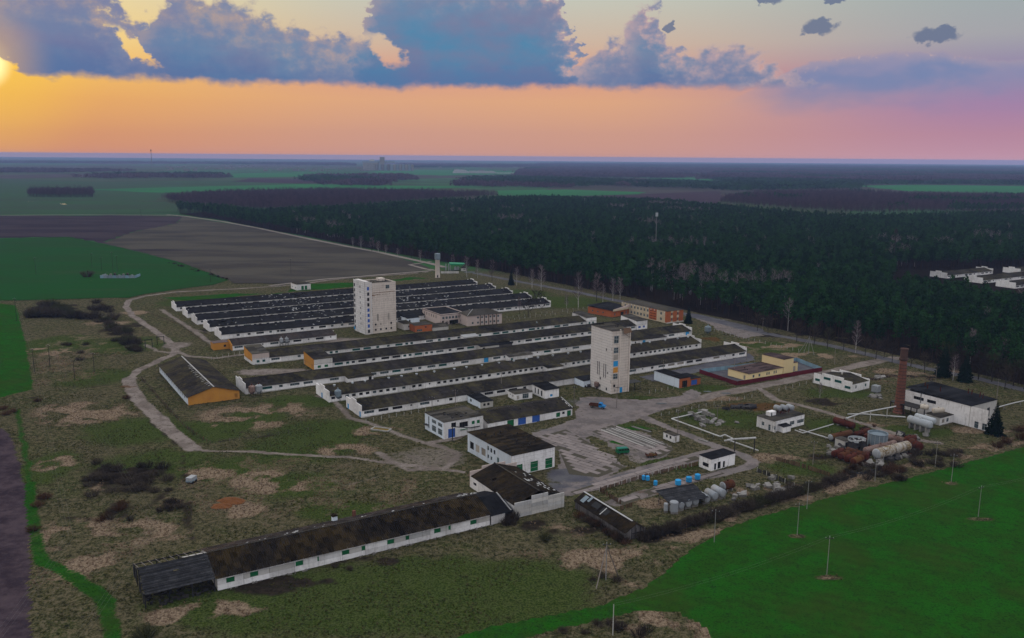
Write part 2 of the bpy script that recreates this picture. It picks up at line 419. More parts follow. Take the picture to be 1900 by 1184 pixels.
# ================================================================== mesh helpers
class MB:
    def __init__(self):
        self.v = []; self.f = []; self.mi = []; self.tint = []
    def add(self, vs, fs, mi=0, tint=0.5):
        o = len(self.v)
        self.v.extend(vs)
        for f in fs:
            self.f.append(tuple(i + o for i in f)); self.mi.append(mi); self.tint.append(tint)
        return self
    def box(self, x0, y0, z0, x1, y1, z1, mi=0, tint=0.5):
        vs = [(x0, y0, z0), (x1, y0, z0), (x1, y1, z0), (x0, y1, z0), (x0, y0, z1), (x1, y0, z1), (x1, y1, z1), (x0, y1, z1)]
        fs = [(0, 3, 2, 1), (4, 5, 6, 7), (0, 1, 5, 4), (1, 2, 6, 5), (2, 3, 7, 6), (3, 0, 4, 7)]
        return self.add(vs, fs, mi, tint)
    def quad(self, a, b, c, d, mi=0, tint=0.5):
        return self.add([tuple(a), tuple(b), tuple(c), tuple(d)], [(0, 1, 2, 3)], mi, tint)
    def tube(self, p0, p1, r0, r1=None, n=8, caps=True, mi=0, tint=0.5):
        r1 = r0 if r1 is None else r1
        p0 = Vector(p0); p1 = Vector(p1)
        d = (p1 - p0).normalized()
        s = d.orthogonal().normalized(); t = d.cross(s)
        vs = []
        for p, r in ((p0, r0), (p1, r1)):
            for k in range(n):
                a = 2 * math.pi * k / n
                vs.append(tuple(p + (s * math.cos(a) + t * math.sin(a)) * r))
        fs = [(k, (k + 1) % n, n + (k + 1) % n, n + k) for k in range(n)]
        if caps: fs += [tuple(range(n))[::-1], tuple(range(n, 2 * n))]
        return self.add(vs, fs, mi, tint)
    def lathe(self, prof, n=20, c=(0, 0, 0), mi=0, axis='z'):
        vs = []; fs = []
        for r, h in prof:
            for k in range(n):
                a = 2 * math.pi * k / n
                x, y = r * math.cos(a), r * math.sin(a)
                if axis == 'z': vs.append((c[0] + x, c[1] + y, c[2] + h))
                elif axis == 'x': vs.append((c[0] + h, c[1] + x, c[2] + y))
                else: vs.append((c[0] + x, c[1] + h, c[2] + y))
        for i in range(len(prof) - 1):
            for k in range(n):
                fs.append((i * n + k, i * n + (k + 1) % n, (i + 1) * n + (k + 1) % n, (i + 1) * n + k))
        fs.append(tuple(range(n))[::-1]); m = (len(prof) - 1) * n
        fs.append(tuple(range(m, m + n)))
        return self.add(vs, fs, mi)
    def prism(self, poly, a0, a1, plane='xz', mi=0):
        """extrude a 2-D outline; plane xz extrudes along y, yz along x, xy along z"""
        k = len(poly)
        def P3(p, a):
            return {'xz': (p[0], a, p[1]), 'yz': (a, p[0], p[1]), 'xy': (p[0], p[1], a)}[plane]
        vs = [P3(p, a0) for p in poly] + [P3(p, a1) for p in poly]
        fs = [(i, (i + 1) % k, k + (i + 1) % k, k + i) for i in range(k)]
        fs += [tuple(range(k))[::-1], tuple(range(k, 2 * k))]
        return self.add(vs, fs, mi)
    def mesh(self, name, mats, smooth=False):
        me = bpy.data.meshes.new(name)
        me.from_pydata(self.v, [], self.f)
        if not isinstance(mats, (list, tuple)): mats = [mats]
        for m in mats: me.materials.append(m)
        if len(mats) > 1: me.polygons.foreach_set('material_index', self.mi)
        a = me.attributes.new('tint', 'FLOAT', 'FACE')
        a.data.foreach_set('value', self.tint)
        if smooth: me.polygons.foreach_set('use_smooth', [True] * len(self.f))
        me.update()
        return me
    def build(self, name, mats, parent=None, smooth=False, loc=None):
        o = bpy.data.objects.new(name, self.mesh(name, mats, smooth))
        COL.objects.link(o)
        if parent is not None: o.parent = parent
        if loc is not None: o.location = loc
        return o

def put(name, me, parent=None, loc=(0, 0, 0), rz=0.0, scale=None):
    o = bpy.data.objects.new(name, me); COL.objects.link(o)
    if parent is not None: o.parent = parent
    o.location = loc
    if rz: o.rotation_euler = (0, 0, rz)
    if scale is not None: o.scale = scale if isinstance(scale, (tuple, list)) else (scale,) * 3
    return o

def tag(o, label, cat, group=None, kind=None):
    if label: o['label'] = label
    if cat: o['category'] = cat
    if group: o['group'] = group
    if kind: o['kind'] = kind
    return o

def thing(name, label, cat, loc=(0, 0, 0), rz=0.0, group=None):
    o = bpy.data.objects.new(name, None); COL.objects.link(o)
    o.location = loc; o.rotation_euler = (0, 0, rz)
    o.empty_display_size = 1.0
    return tag(o, label, cat, group)

def copy_tree(root, loc, rz=0.0, scale=1.0, label=None):
    r = root.copy(); COL.objects.link(r)
    r.location = loc; r.rotation_euler = (0, 0, rz); r.scale = (scale,) * 3
    if label: r['label'] = label
    for ch in root.children:
        c = ch.copy(); COL.objects.link(c); c.parent = r
        for g in ch.children:
            d = g.copy(); COL.objects.link(d); d.parent = c
    return r

CACHE = {}
def cached(key, fn):
    if key not in CACHE: CACHE[key] = fn()
    return CACHE[key]

def box_mesh(sx, sy, sz, mat):
    key = ('box', round(sx, 3), round(sy, 3), round(sz, 3), mat.name)
    return cached(key, lambda: MB().box(-sx / 2, -sy / 2, 0, sx / 2, sy / 2, sz).mesh('box', mat))

def frame_of(L, Rp, zR=0.0, L3=None):
    """origin and heading of a front wall between two ground points of the photo"""
    a = G(*L); b = G(Rp[0], Rp[1], zR); b.z = 0
    d = b - a
    return a, math.atan2(d.y, d.x), d.length

# ---- walls with real openings -------------------------------------------------
def wall_mb(length, height, openings, thick=0.3, mb=None, y=0.0):
    """front wall along x at y (outside towards -y); openings: (x0,x1,z0,z1)"""
    mb = mb or MB()
    xs = sorted({0.0, length} | {o[0] for o in openings} | {o[1] for o in openings})
    zs = sorted({0.0, height} | {o[2] for o in openings} | {o[3] for o in openings})
    def inside(x, z):
        return any(o[0] < x < o[1] and o[2] < z < o[3] for o in openings)
    for i in range(len(xs) - 1):
        for j in range(len(zs) - 1):
            x0, x1, z0, z1 = xs[i], xs[i + 1], zs[j], zs[j + 1]
            if not inside((x0 + x1) / 2, (z0 + z1) / 2):
                mb.quad((x0, y, z0), (x1, y, z0), (x1, y, z1), (x0, y, z1))
                mb.quad((x1, y + thick, z0), (x0, y + thick, z0), (x0, y + thick, z1), (x1, y + thick, z1))
    for x0, x1, z0, z1 in openings:
        mb.quad((x0, y, z0), (x0, y + thick, z0), (x0, y + thick, z1), (x0, y, z1))
        mb.quad((x1, y + thick, z0), (x1, y, z0), (x1, y, z1), (x1, y + thick, z1))
        mb.quad((x0, y, z1), (x0, y + thick, z1), (x1, y + thick, z1), (x1, y, z1))
        mb.quad((x0, y + thick, z0), (x0, y, z0), (x1, y, z0), (x1, y + thick, z0))
    mb.quad((0, y, height), (length, y, height), (length, y + thick, height), (0, y + thick, height))
    mb.quad((0, y + thick, 0), (0, y, 0), (0, y, height), (0, y + thick, height))
    mb.quad((length, y, 0), (length, y + thick, 0), (length, y + thick, height), (length, y, height))
    return mb

WIN_MATS = {'void': window_void, 'teal': window_teal, 'grey': window_grey, 'board': boarding,
            'blue': cyan_paint, 'dblue': blue_paint, 'green': green_paint, 'orange': orange_paint, 'greenboard': green_paint}
def window_mesh(w, h, kind, nx=None):
    nx = nx or max(1, round(w / 1.1))
    def mk():
        mb = MB()
        mb.box(0, .05, 0, w, .09, h, 0)
        if kind not in ('board', 'blue', 'dblue', 'green', 'greenboard'):
            t = .07
            for x in [0] + [w * k / nx - t / 2 for k in range(1, nx)] + [w - t]:
                mb.box(x, 0, 0, x + t, .05, h, 1)
            mb.box(0, -.004, 0, w, .05, t, 1); mb.box(0, -.004, h - t, w, .05, h, 1)
            if kind in ('grey', 'teal') and h > 1.3: mb.box(0, -.004, h * .62, w, .05, h * .62 + t, 1)
        else:
            for k in range(1, max(2, int(w / .9))):
                x = w * k / max(2, int(w / .9)); mb.box(x - .02, .03, 0, x + .02, .05, h, 1)
        fm = {'teal': teal_paint, 'void': timber_grey}.get(kind, window_frame_mat if kind in ('grey',) else WIN_MATS[kind])
        return mb.mesh('window', [WIN_MATS[kind], fm])
    return cached(('win', round(w, 2), round(h, 2), kind, nx), mk)

def add_window(parent, x, y, z, w, h, kind, rz=0.0, name='window', nx=None):
    """lower left corner at x,y,z in the parent's frame, pane set back in the wall"""
    return put(name, window_mesh(w, h, kind, nx), parent, (x, y, z), rz)

def gable_roof_mb(length, width, eave, ridge, over=.4, sheet=1.2, rows=4, y0=0.0, thick=.08, drop=0.0, seed=0, both=True, x0=0.0, jit=.02):
    """sheet by sheet: every sheet a slab of its own height and tint; rare ones missing"""
    rg = random.Random(seed)
    mb = MB()
    nx = max(1, int(round((length + 2 * over) / sheet)))
    for side in ((0, 1) if both else (0,)):
        half = width / 2
        pitch = (ridge - eave) / half
        for i in range(nx):
            xa = x0 - over + (length + 2 * over) * i / nx; xb = x0 - over + (length + 2 * over) * (i + 1) / nx - .012
            if i % 5 == 0: bayt = rg.random()
            colt = .6 * bayt + .4 * rg.random()
            for j in range(rows):
                if drop and rg.random() < drop: continue
                t0 = -over / half + (1 + over / half) * j / rows; t1 = -over / half + (1 + over / half) * (j + 1.06) / rows
                t1 = min(t1, 1.0)
                dz = rg.uniform(-jit, jit) + .035 * (rows - j) / rows
                za = eave + pitch * half * t0 + dz; zb = eave + pitch * half * t1 + dz
                ya = half * t0; yb = half * t1
                if side: ya, yb = width - ya, width - yb
                ya += y0; yb += y0
                tint = .55 * colt + .45 * rg.random()
                vs = [(xa, ya, za), (xb, ya, za), (xb, yb, zb), (xa, yb, zb), (xa, ya, za - thick), (xb, ya, za - thick), (xb, yb, zb - thick), (xa, yb, zb - thick)]
                fs = [(0, 1, 2, 3), (4, 7, 6, 5), (0, 4, 5, 1), (1, 5, 6, 2), (2, 6, 7, 3), (3, 7, 4, 0)]
                if side: fs = [f[::-1] for f in fs]
                mb.add(vs, fs, 0, tint)
    return mb

def flat_roof_mb(length, depth, z, over=.25, sheet=2.0, thick=.18, seed=0, fall=0.0, x0=0.0, y0=0.0):
    rg = random.Random(seed); mb = MB()
    ny = max(1, int(round((depth + 2 * over) / sheet)))
    nx = max(1, int(round((length + 2 * over) / (sheet * 3))))
    for j in range(ny):
        for i in range(nx):
            ya = y0 - over + (depth + 2 * over) * j / ny; yb = y0 - over + (depth + 2 * over) * (j + 1) / ny
            xa = x0 - over + (length + 2 * over) * i / nx; xb = x0 - over + (length + 2 * over) * (i + 1) / nx
            za = z + fall * (ya - y0) / depth; zb = z + fall * (yb - y0) / depth
            d = rg.uniform(0, .02)
            vs = [(xa, ya, za + d + thick), (xb, ya, za + d + thick), (xb, yb, zb + d + thick), (xa, yb, zb + d + thick), (xa, ya, za), (xb, ya, za), (xb, yb, zb), (xa, yb, zb)]
            mb.add(vs, [(0, 1, 2, 3), (4, 7, 6, 5), (0, 4, 5, 1), (1, 5, 6, 2), (2, 6, 7, 3), (3, 7, 4, 0)], 0, rg.random())
    return mb

# ================================================================== ground
def vnoise(x, y, s, seed=0):
    """value noise in 0..1 on numpy arrays"""
    x = x * s; y = y * s
    xi = np.floor(x).astype(np.int64); yi = np.floor(y).astype(np.int64)
    fx = x - xi; fy = y - yi
    fx = fx * fx * (3 - 2 * fx); fy = fy * fy * (3 - 2 * fy)
    def h(a, b):
        k = (a * 374761393 + b * 668265263 + seed * 974634777) & 0xFFFFFFFF
        k = ((k ^ (k >> 13)) * 1274126177) & 0xFFFFFFFF
        k = k ^ (k >> 16)
        return (k & 0xFFFF) / 65535.0
    return (h(xi, yi) * (1 - fx) + h(xi + 1, yi) * fx) * (1 - fy) + (h(xi, yi + 1) * (1 - fx) + h(xi + 1, yi + 1) * fx) * fy

def fbm(x, y, s, o=4, seed=0):
    t = 0; a = .5; n = 0
    for k in range(o):
        t = t + a * vnoise(x, y, s, seed + k * 17); n += a; s *= 2.03; a *= .5
    return t / n

def inside(poly, x, y):
    r = np.zeros(x.shape, bool); j = len(poly) - 1
    for i in range(len(poly)):
        xi, yi = poly[i]; xj, yj = poly[j]
        if yi != yj:
            r ^= ((yi > y) != (yj > y)) & (x < (xj - xi) * (y - yi) / (yj - yi) + xi)
        j = i
    return r

def gpoly(pts):
    return [tuple(G(*p)[:2]) for p in pts]

def linedist(pts, x, y):
    d = np.full(x.shape, 1e9)
    for (ax, ay), (bx, by) in zip(pts[:-1], pts[1:]):
        vx, vy = bx - ax, by - ay
        t = np.clip(((x - ax) * vx + (y - ay) * vy) / (vx * vx + vy * vy + 1e-9), 0, 1)
        d = np.minimum(d, np.hypot(x - ax - t * vx, y - ay - t * vy))
    return d

FX0, FX1, FY0, FY1, FS = -400.0, 400.0, 138.0, 730.0, 1.1
def axis(lo, hi, f0, f1, s):
    fine = np.arange(f0, f1 + s * .5, s)
    a = []; v = f0; st = s
    while v > lo: st *= 1.5; v -= st; a.append(max(v, lo))
    b = []; v = fine[-1]; st = s
    while v < hi: st *= 1.5; v += st; b.append(min(v, hi))
    return np.concatenate([np.array(a[::-1]), fine, np.array(b)])
gx = axis(-24000, 24000, FX0, FX1, FS); gy = axis(-2500, 21000, FY0, FY1, FS)
GX, GY = np.meshgrid(gx, gy)
X = GX.ravel(); Y = GY.ravel()
fine_zone = (X > FX0) & (X < FX1) & (Y > FY0) & (Y < FY1)
wob = 3.0
WX = X + (fbm(X, Y, .16, 3, 5) - .5) * 2 * wob; WY = Y + (fbm(X, Y, .16, 3, 9) - .5) * 2 * wob
def soft(v, a, b): 
    t = np.clip((v - a) / (b - a), 0, 1); return t * t * (3 - 2 * t)
Z0 = np.zeros(X.shape)
masks = {k: Z0.copy() for k in ('dry', 'lush', 'dirt', 'conc', 'asph', 'crop', 'plough', 'scrub', 'rust')}
def paint_poly(k, pts, val=1.0, warp=1.0):
    p = gpoly(pts)
    m = inside(p, X + (WX - X) * warp, Y + (WY - Y) * warp)
    masks[k] = np.maximum(masks[k], m * val)
def paint_line(k, pts, w, val=1.0, edge=1.2):
    p = gpoly(pts)
    d = linedist(p, WX * .35 + X * .65, WY * .35 + Y * .65)
    masks[k] = np.maximum(masks[k], val * (1 - soft(d, w / 2 - edge * .5, w / 2 + edge)))
def paint_blob(k, px, py, rx, ry, val=1.0):
    """soft patch, radii in metres along x and y"""
    c = G(px, py)
    q = ((WX - c.x) / rx) ** 2 + ((WY - c.y) / ry) ** 2
    masks[k] = np.maximum(masks[k], val * (1 - soft(q, .05, 1.5)))

# cropped fields and ploughland close by
paint_poly('crop', [(2300, 720), (1900, 830), (1800, 856), (1700, 884), (1600, 908), (1500, 934), (1420, 955), (1350, 978), (1290, 1015), (1235, 1060), (1195, 1090),
                    (1120, 1122), (1030, 1140), (900, 1165), (820, 1190), (900, 1200), (1000, 1178), (1100, 1152), (1200, 1132), (1262, 1136), (1300, 1160), (1335, 1200), (1400, 1300), (2600, 1300)], 1, .25)
paint_poly('crop', [(-500, 560), (0, 563), (30, 567), (48, 640), (62, 722), (0, 738), (-500, 800)], 1, .25)
paint_poly('plough', [(-600, 770), (0, 795), (18, 806), (36, 860), (46, 920), (54, 1040), (60, 1250), (-400, 1300)], 1, .3)
paint_poly('crop', [(300, 553), (360, 560), (470, 547), (560, 540), (660, 532), (700, 524), (760, 514), (800, 516), (720, 523), (560, 527), (520, 545), (420, 545)], .65, 1)
paint_line('crop', [(52, 900), (60, 980), (75, 1040), (120, 1062), (165, 1085), (195, 1115), (212, 1184), (215, 1240)], 4.0, .62)
paint_line('crop', [(30, 760), (45, 830), (58, 900)], 2.5, .55)
# lush verges
for b in [(430, 870, 22, 16), (480, 1120, 30, 10), (640, 1090, 28, 14), (820, 1060, 24, 10), (240, 640, 26, 26), (180, 700, 20, 20), (560, 745, 22, 12), (470, 780, 14, 18),
          (900, 1120, 30, 14), (340, 560, 20, 24), (1250, 860, 14, 8), (1390, 780, 26, 14), (1330, 775, 18, 14), (1560, 790, 16, 12), (1700, 800, 18, 8), (1490, 870, 14, 8),
          (1240, 905, 8, 4), (1150, 790, 12, 6), (600, 800, 24, 18), (1040, 560, 40, 30), (960, 545, 30, 24), (700, 1140, 40, 12), (760, 1080, 30, 12), (560, 1140, 34, 12), (990, 1080, 20, 14), (300, 860, 26, 16), (380, 800, 18, 16), (250, 800, 22, 20), (560, 830, 26, 16), (540, 900, 20, 14), (660, 950, 20, 10), (100, 640, 26, 30), (80, 870, 12, 20), (1450, 645, 34, 18), (1300, 720, 16, 8), (1560, 730, 20, 10), (1200, 740, 8, 5)]:
    paint_blob('lush', *b, .85)
# straw-coloured dead grass
for b in [(470, 772, 24, 20), (520, 765, 14, 14), (150, 760, 20, 14), (190, 770, 16, 8), (130, 780, 12, 8), (130, 990, 13, 12), (275, 985, 14, 9), (160, 1050, 8, 10), (480, 890, 9, 10), (525, 905, 10, 7),
          (455, 945, 8, 7), (390, 880, 10, 8), (1060, 985, 12, 7), (1130, 1040, 14, 9), (1090, 1055, 8, 7), (1130, 1075, 10, 5), (1250, 1165, 9, 9), (1290, 1184, 6, 7), (1180, 1150, 9, 4),
          (640, 835, 12, 8), (330, 1145, 8, 4), (420, 1130, 10, 4), (100, 860, 8, 8), (220, 905, 10, 8), (1330, 740, 12, 4), (1480, 760, 14, 6), (1560, 770, 8, 4), (1620, 790, 7, 4), (1440, 850, 12, 6), (1230, 935, 10, 5),
          (1380, 905, 8, 6), (1610, 880, 10, 4), (1500, 905, 12, 3), (700, 800, 10, 6), (1820, 800, 12, 6), (1700, 690, 30, 8), (1500, 660, 30, 10), (1420, 640, 24, 10), (110, 655, 10, 12), (60, 650, 6, 10),
          (200, 600, 14, 12), (250, 580, 10, 8), (520, 1010, 14, 3)]:
    paint_blob('dry', *b, .95)
for b in [(150, 640, 60, 60), (90, 690, 40, 40), (1450, 650, 50, 24), (1600, 700, 50, 20), (700, 900, 50, 30), (450, 900, 50, 40), (120, 1020, 30, 30), (1100, 1040, 30, 16)]: paint_blob('dry', *b, .42)
paint_line('dry', [(1220, 1015), (1330, 975), (1450, 930), (1560, 900), (1680, 872), (1800, 838), (1900, 815)], 7, .8)
# scrubby dark ground
for b in [(230, 880, 16, 14), (180, 950, 12, 9), (310, 930, 7, 10), (1130, 985, 14, 5), (1000, 975, 8, 5), (700, 1040, 28, 3), (560, 1075, 24, 3), (1520, 745, 18, 6), (1620, 860, 14, 5), (1660, 850, 10, 6),
          (130, 570, 30, 14), (230, 610, 12, 22), (1580, 850, 18, 8), (500, 1090, 10, 4), (850, 770, 8, 4), (1640, 700, 60, 6), (1450, 622, 40, 6)]:
    paint_blob('scrub', *b, .9)
paint_line('scrub', [(330, 560), (370, 600), (395, 640), (400, 650)], 2.2, .7)
paint_line('scrub', [(62, 738), (150, 722), (220, 710)], 2.0, .8)
paint_line('scrub', [(232, 705), (255, 745), (300, 800), (335, 832), (345, 880), (352, 1000)], 2.4, .7)
paint_line('scrub', [(262, 700), (300, 745), (340, 790), (390, 822), (470, 812), (585, 798)], 1.6, .7)
paint_line('scrub', [(1205, 1000), (1300, 970), (1400, 935), (1500, 905)], 6, .8)
# tracks
dirt_main = [(800, 503), (760, 508), (640, 516), (540, 529), (440, 536), (330, 541), (270, 549), (240, 557), (234, 568), (246, 586), (276, 606), (306, 628), (326, 645), (323, 656), (290, 672), (255, 688), (240, 702),
             (243, 722), (264, 748), (292, 776), (318, 801), (342, 820), (358, 831), (382, 836)]
paint_line('dirt', dirt_main[:14], 3.4)
paint_line('dirt', dirt_main[13:17], 3.4)
paint_line('dirt', dirt_main[16:23], 5.0)
paint_line('dirt', dirt_main[22:] + [(450, 837), (540, 843), (640, 848), (740, 860), (862, 876)], 1.7, .9, .7)
paint_blob('dirt', 330, 640, 9, 10, .8)
paint_line('dirt', [(326, 650), (350, 661), (400, 664), (450, 658)], 3, .7)
paint_line('dirt', [(300, 575), (333, 596), (359, 613), (388, 634), (395, 640)], 3.0, .75)
paint_line('dirt', [(350, 608), (395, 620)], 2, .5)
paint_line('dirt', [(270, 640), (292, 652), (322, 655)], 2.5, .7)
paint_line('dirt', [(700, 840), (760, 872), (830, 868), (850, 845), (825, 830), (790, 822), (740, 806), (700, 790), (650, 775), (620, 745), (590, 735)], 2.2, .75)
paint_line('dirt', [(790, 822), (840, 815), (870, 800)], 3, .8)
paint_blob('dirt', 800, 850, 16, 13, .55)
paint_line('dirt', [(560, 870), (640, 900), (700, 885), (760, 850)], 1.6, .4)
paint_blob('dirt', 485, 690, 13, 8, .8); paint_blob('dirt', 540, 690, 12, 9, .75); paint_blob('dirt', 800, 640, 30, 8, .5); paint_blob('dirt', 660, 632, 26, 10, .7)
# road to the east and the yard
paint_line('dirt', [(1660, 664), (1600, 676), (1545, 689), (1500, 698), (1450, 709), (1400, 718), (1345, 729), (1290, 741), (1230, 755), (1180, 764)], 7.0, .72)
paint_line('dirt', [(1410, 722), (1440, 742), (1500, 756), (1560, 773), (1620, 792), (1680, 812), (1740, 822)], 3.0, .8)
paint_poly('conc', [(1072, 738), (1105, 735), (1150, 741), (1200, 742), (1262, 735), (1282, 722), (1305, 728), (1290, 742), (1210, 768), (1190, 778), (1130, 792), (1090, 812), (1110, 842), (1162, 868), (1100, 892),
                    (1052, 916), (1040, 905), (1036, 870), (1036, 838), (1000, 818), (980, 803), (1010, 796), (1066, 778)], .66, .5)
paint_line('conc', [(1050, 912), (1120, 896), (1200, 873), (1280, 851), (1330, 838)], 7, .72)
paint_line('conc', [(1190, 772), (1250, 798), (1320, 824), (1380, 846), (1402, 858), (1385, 868), (1330, 880), (1270, 893)], 4.2, .7)
paint_line('conc', [(1270, 893), (1200, 915), (1140, 932)], 5, .6)
paint_poly('conc', [(1085, 800), (1130, 785), (1190, 800), (1255, 830), (1230, 850), (1180, 860)], .55, .6)
paint_blob('crop', 1150, 822, 5, 4, .8); paint_blob('crop', 1070, 852, 3, 2, .7); paint_blob('crop', 1093, 872, 3, 2, .7); paint_blob('crop', 1180, 795, 9, 4, .6)
paint_blob('asph', 1060, 880, 9, 9, .75); paint_line('asph', [(1070, 905), (1150, 885), (1220, 868)], 3.5, .5); paint_blob('asph', 1040, 905, 5, 6, .6)
paint_blob('asph', 1090, 745, 14, 6, .45); paint_blob('asph', 1010, 800, 10, 4, .4)
# sealed ground north of the front barn, in the walled compound and by the barn ends
paint_poly('asph', [(1185, 700), (1300, 676), (1390, 655), (1402, 668), (1300, 690), (1262, 698), (1215, 708)], .8, .4)
paint_poly('asph', [(1302, 692), (1405, 674), (1480, 668), (1522, 686), (1368, 713)], 1, .2)
paint_poly('conc', [(1290, 590), (1340, 592), (1400, 612), (1420, 622), (1380, 628), (1330, 612)], .6, 1)
# asphalt road along the forest
road_ns = [(838, 501), (871, 505), (891, 508.5), (922, 514.5), (942, 518.5), (978, 525.5), (1059, 540), (1083, 545), (1131, 555), (1170, 563), (1285, 585), (1338, 597), (1372, 608), (1423, 619), (1473, 628), (1539, 641), (1600, 655), (1683, 676), (1731, 686), (1820, 704), (1900, 723), (2050, 760)]
paint_line('asph', road_ns, 6, .95)
paint_line('asph', [(1285, 585), (1338, 597), (1400, 612)], 11, .8)
paint_line('dirt', [(1338, 594), (1380, 590), (1420, 588)], 3, .5)
F_POLY_PX = [(845, 489), (930, 504), (1000, 518), (1080, 534), (1150, 547), (1210, 556), (1300, 575), (1345, 583), (1365, 594), (1440, 610), (1510, 625), (1590, 641), (1700, 667), (1800, 691), (1900, 713), (2080, 755), (2300, 600), (2300, 480), (900, 455)]
paint_poly('scrub', F_POLY_PX, 1.0, .8)  # ground under the pines painted dark for the shade beneath them
for px_, py_, rx_ in [(1479, 995, 3), (1538, 1072, 4.5), (1765, 897, 2.5), (1820, 963, 5)]: paint_blob('dry', px_, py_, rx_, 1.4, .7); paint_blob('scrub', px_ + 8, py_ + 2, rx_, 1.0, .7); masks['crop'] = masks['crop'] * (1 - np.exp(-(((X - G(px_, py_).x) / rx_) ** 2 + ((Y - G(px_, py_).y) / 1.6) ** 2)))
# rusty soil patches
for b in [(1400, 752, 16, 5), (1420, 757, 12, 3), (1320, 628, 5, 8), (235, 718, 5, 2), (545, 702, 10, 2.5), (1240, 912, 10, 3)]:
    paint_blob('rust', *b, .8)
for k in ('dry', 'scrub'):
    masks[k] = masks[k] * (.1 + .9 * soft(fbm(X, Y, .16, 4, 31 + len(k)), .36, .60))
hard = np.maximum.reduce([masks['dirt'], masks['conc'], masks['asph'], masks['crop'] * .7])
relief = (fbm(X, Y, .35, 3, 3) - .5) * .5 + (fbm(X, Y, .05, 3, 4) - .5) * .5
ZZ = np.where(fine_zone, relief * (1 - hard) * .8 - .02, -.05)
nxg, nyg = len(gx), len(gy)
me = bpy.data.meshes.new('ground')
me.vertices.add(nxg * nyg)
me.vertices.foreach_set('co', np.column_stack([X, Y, ZZ]).astype(np.float32).ravel())
ii, jj = np.meshgrid(np.arange(nxg - 1), np.arange(nyg - 1))
a = (jj * nxg + ii).ravel()
quads = np.column_stack([a, a + 1, a + 1 + nxg, a + nxg]).astype(np.int32)
nq = len(quads)
me.loops.add(nq * 4); me.loops.foreach_set('vertex_index', quads.ravel())
me.polygons.add(nq); me.polygons.foreach_set('loop_start', np.arange(0, nq * 4, 4, dtype=np.int32))
me.polygons.foreach_set('loop_total', np.full(nq, 4, np.int32)) if False else None
me.update(calc_edges=True)
for nm, ks in (('mask_a', ('dry', 'lush', 'dirt', 'conc')), ('mask_b', ('asph', 'crop', 'plough', 'scrub')), ('mask_c', ('rust', None, None, None))):
    at = me.attributes.new(nm, 'FLOAT_COLOR', 'POINT')
    arr = np.column_stack([masks[k] if k else np.ones(X.shape) for k in ks]).astype(np.float32)
    at.data.foreach_set('color', arr.ravel())
me.polygons.foreach_set('use_smooth', np.ones(nq, bool))

m, n, b = new_mat('ground_cover')
p = wpos(n)
def chan(nm):
    at = attr(n, nm); s = n.n.new('ShaderNodeSeparateColor'); n.l.new(at.outputs['Color'], s.inputs[0])
    return s.outputs[0], s.outputs[1], s.outputs[2], at.outputs['Alpha']
dry, lush, dirt, conc = chan('mask_a'); asph, crop, plough, scrub = chan('mask_b'); rustm = chan('mask_c')[0]
n1 = n.noise(p, .03, 5, .65); n2 = n.noise(p, .13, 6, .7); n3 = n.noise(p, .55, 5, .75); n4 = n.noise(p, 1.9, 4, .75)
px_, py_, pz_ = n.sep(p)
col = n.mix(n.ss(n2, .40, .60), A(.044, .043, .016), A(.047, .058, .017))
col = n.mix(n.ss(n1, .40, .62), col, A(.066, .060, .029))
col = n.mix(n.ss(n3, .49, .59, 0, .8), col, A(.135, .110, .066))
col = n.mix(n.ss(n3, .47, .38, 0, .85), col, A(.010, .012, .005))
col = n.mix(n.ss(n4, .50, .62, 0, .55), col, A(.145, .122, .076))
col = n.mix(n.ss(n4, .47, .38, 0, .65), col, A(.010, .012, .005))
def brk(mask, lo=.30, hi=.62, f=.55):
    return n.ss(n.math('ADD', mask, n.math('MULTIPLY', n.math('SUBTRACT', n.math('ADD', n.math('MULTIPLY', n3, .6), n.math('MULTIPLY', n2, .4)), .5), f * 2.6)), lo, hi)
lushc = n.mix(n.ss(n4, .44, .56), A(.018, .036, .005), A(.056, .080, .018))
col = n.mix(n.math('MULTIPLY', brk(lush, .25, .8, .9), .8), col, lushc)
dryc = n.mix(n.ss(n4, .42, .58), A(.15, .105, .07), A(.27, .20, .135))
dryc = n.mix(n.ss(n3, .52, .60, 0, .8), dryc, A(.070, .050, .030))
col = n.mix(brk(dry, .25, .75, .9), col, dryc)
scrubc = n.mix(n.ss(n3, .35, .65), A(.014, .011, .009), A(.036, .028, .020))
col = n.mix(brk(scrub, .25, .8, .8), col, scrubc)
dirtc = n.mix(n.ss(n2, .43, .57), A(.24, .20, .175), A(.16, .13, .112))
dirtc = n.mix(n.ss(n3, .53, .62, 0, .7), dirtc, A(.085, .072, .055))
col = n.mix(brk(dirt, .28, .72, .7), col, dirtc)
concc = n.mix(n.ss(n2, .44, .58), A(.215, .18, .168), A(.135, .115, .108))
concc = n.mix(n.ss(n1, .46, .56, 0, .6), concc, A(.19, .165, .155))
concc = n.mix(n.ss(n3, .6, .72, 0, .7), concc, A(.085, .08, .07))
col = n.mix(brk(conc, .32, .62, .6), col, concc)
asphc = n.mix(n.ss(n2, .4, .62), A(.085, .082, .095), A(.12, .115, .12))
col = n.mix(brk(asph, .32, .62, .45), col, asphc)
rows = n.n.new('ShaderNodeTexWave'); rows.wave_type = 'BANDS'; rows.bands_direction = 'X'
rrot = n.n.new('ShaderNodeVectorRotate'); rrot.rotation_type = 'Z_AXIS'; rrot.inputs['Angle'].default_value = R(-62)
n.l.new(p, rrot.inputs['Vector']); n.l.new(rrot.outputs[0], rows.inputs['Vector'])
rows.inputs['Scale'].default_value = .075; rows.inputs['Distortion'].default_value = 3.5; rows.inputs['Detail'].default_value = 2; rows.inputs['Detail Scale'].default_value = .3
cropc = n.mix(n.ss(n2, .43, .57), A(.016, .094, .007), A(.020, .070, .007))
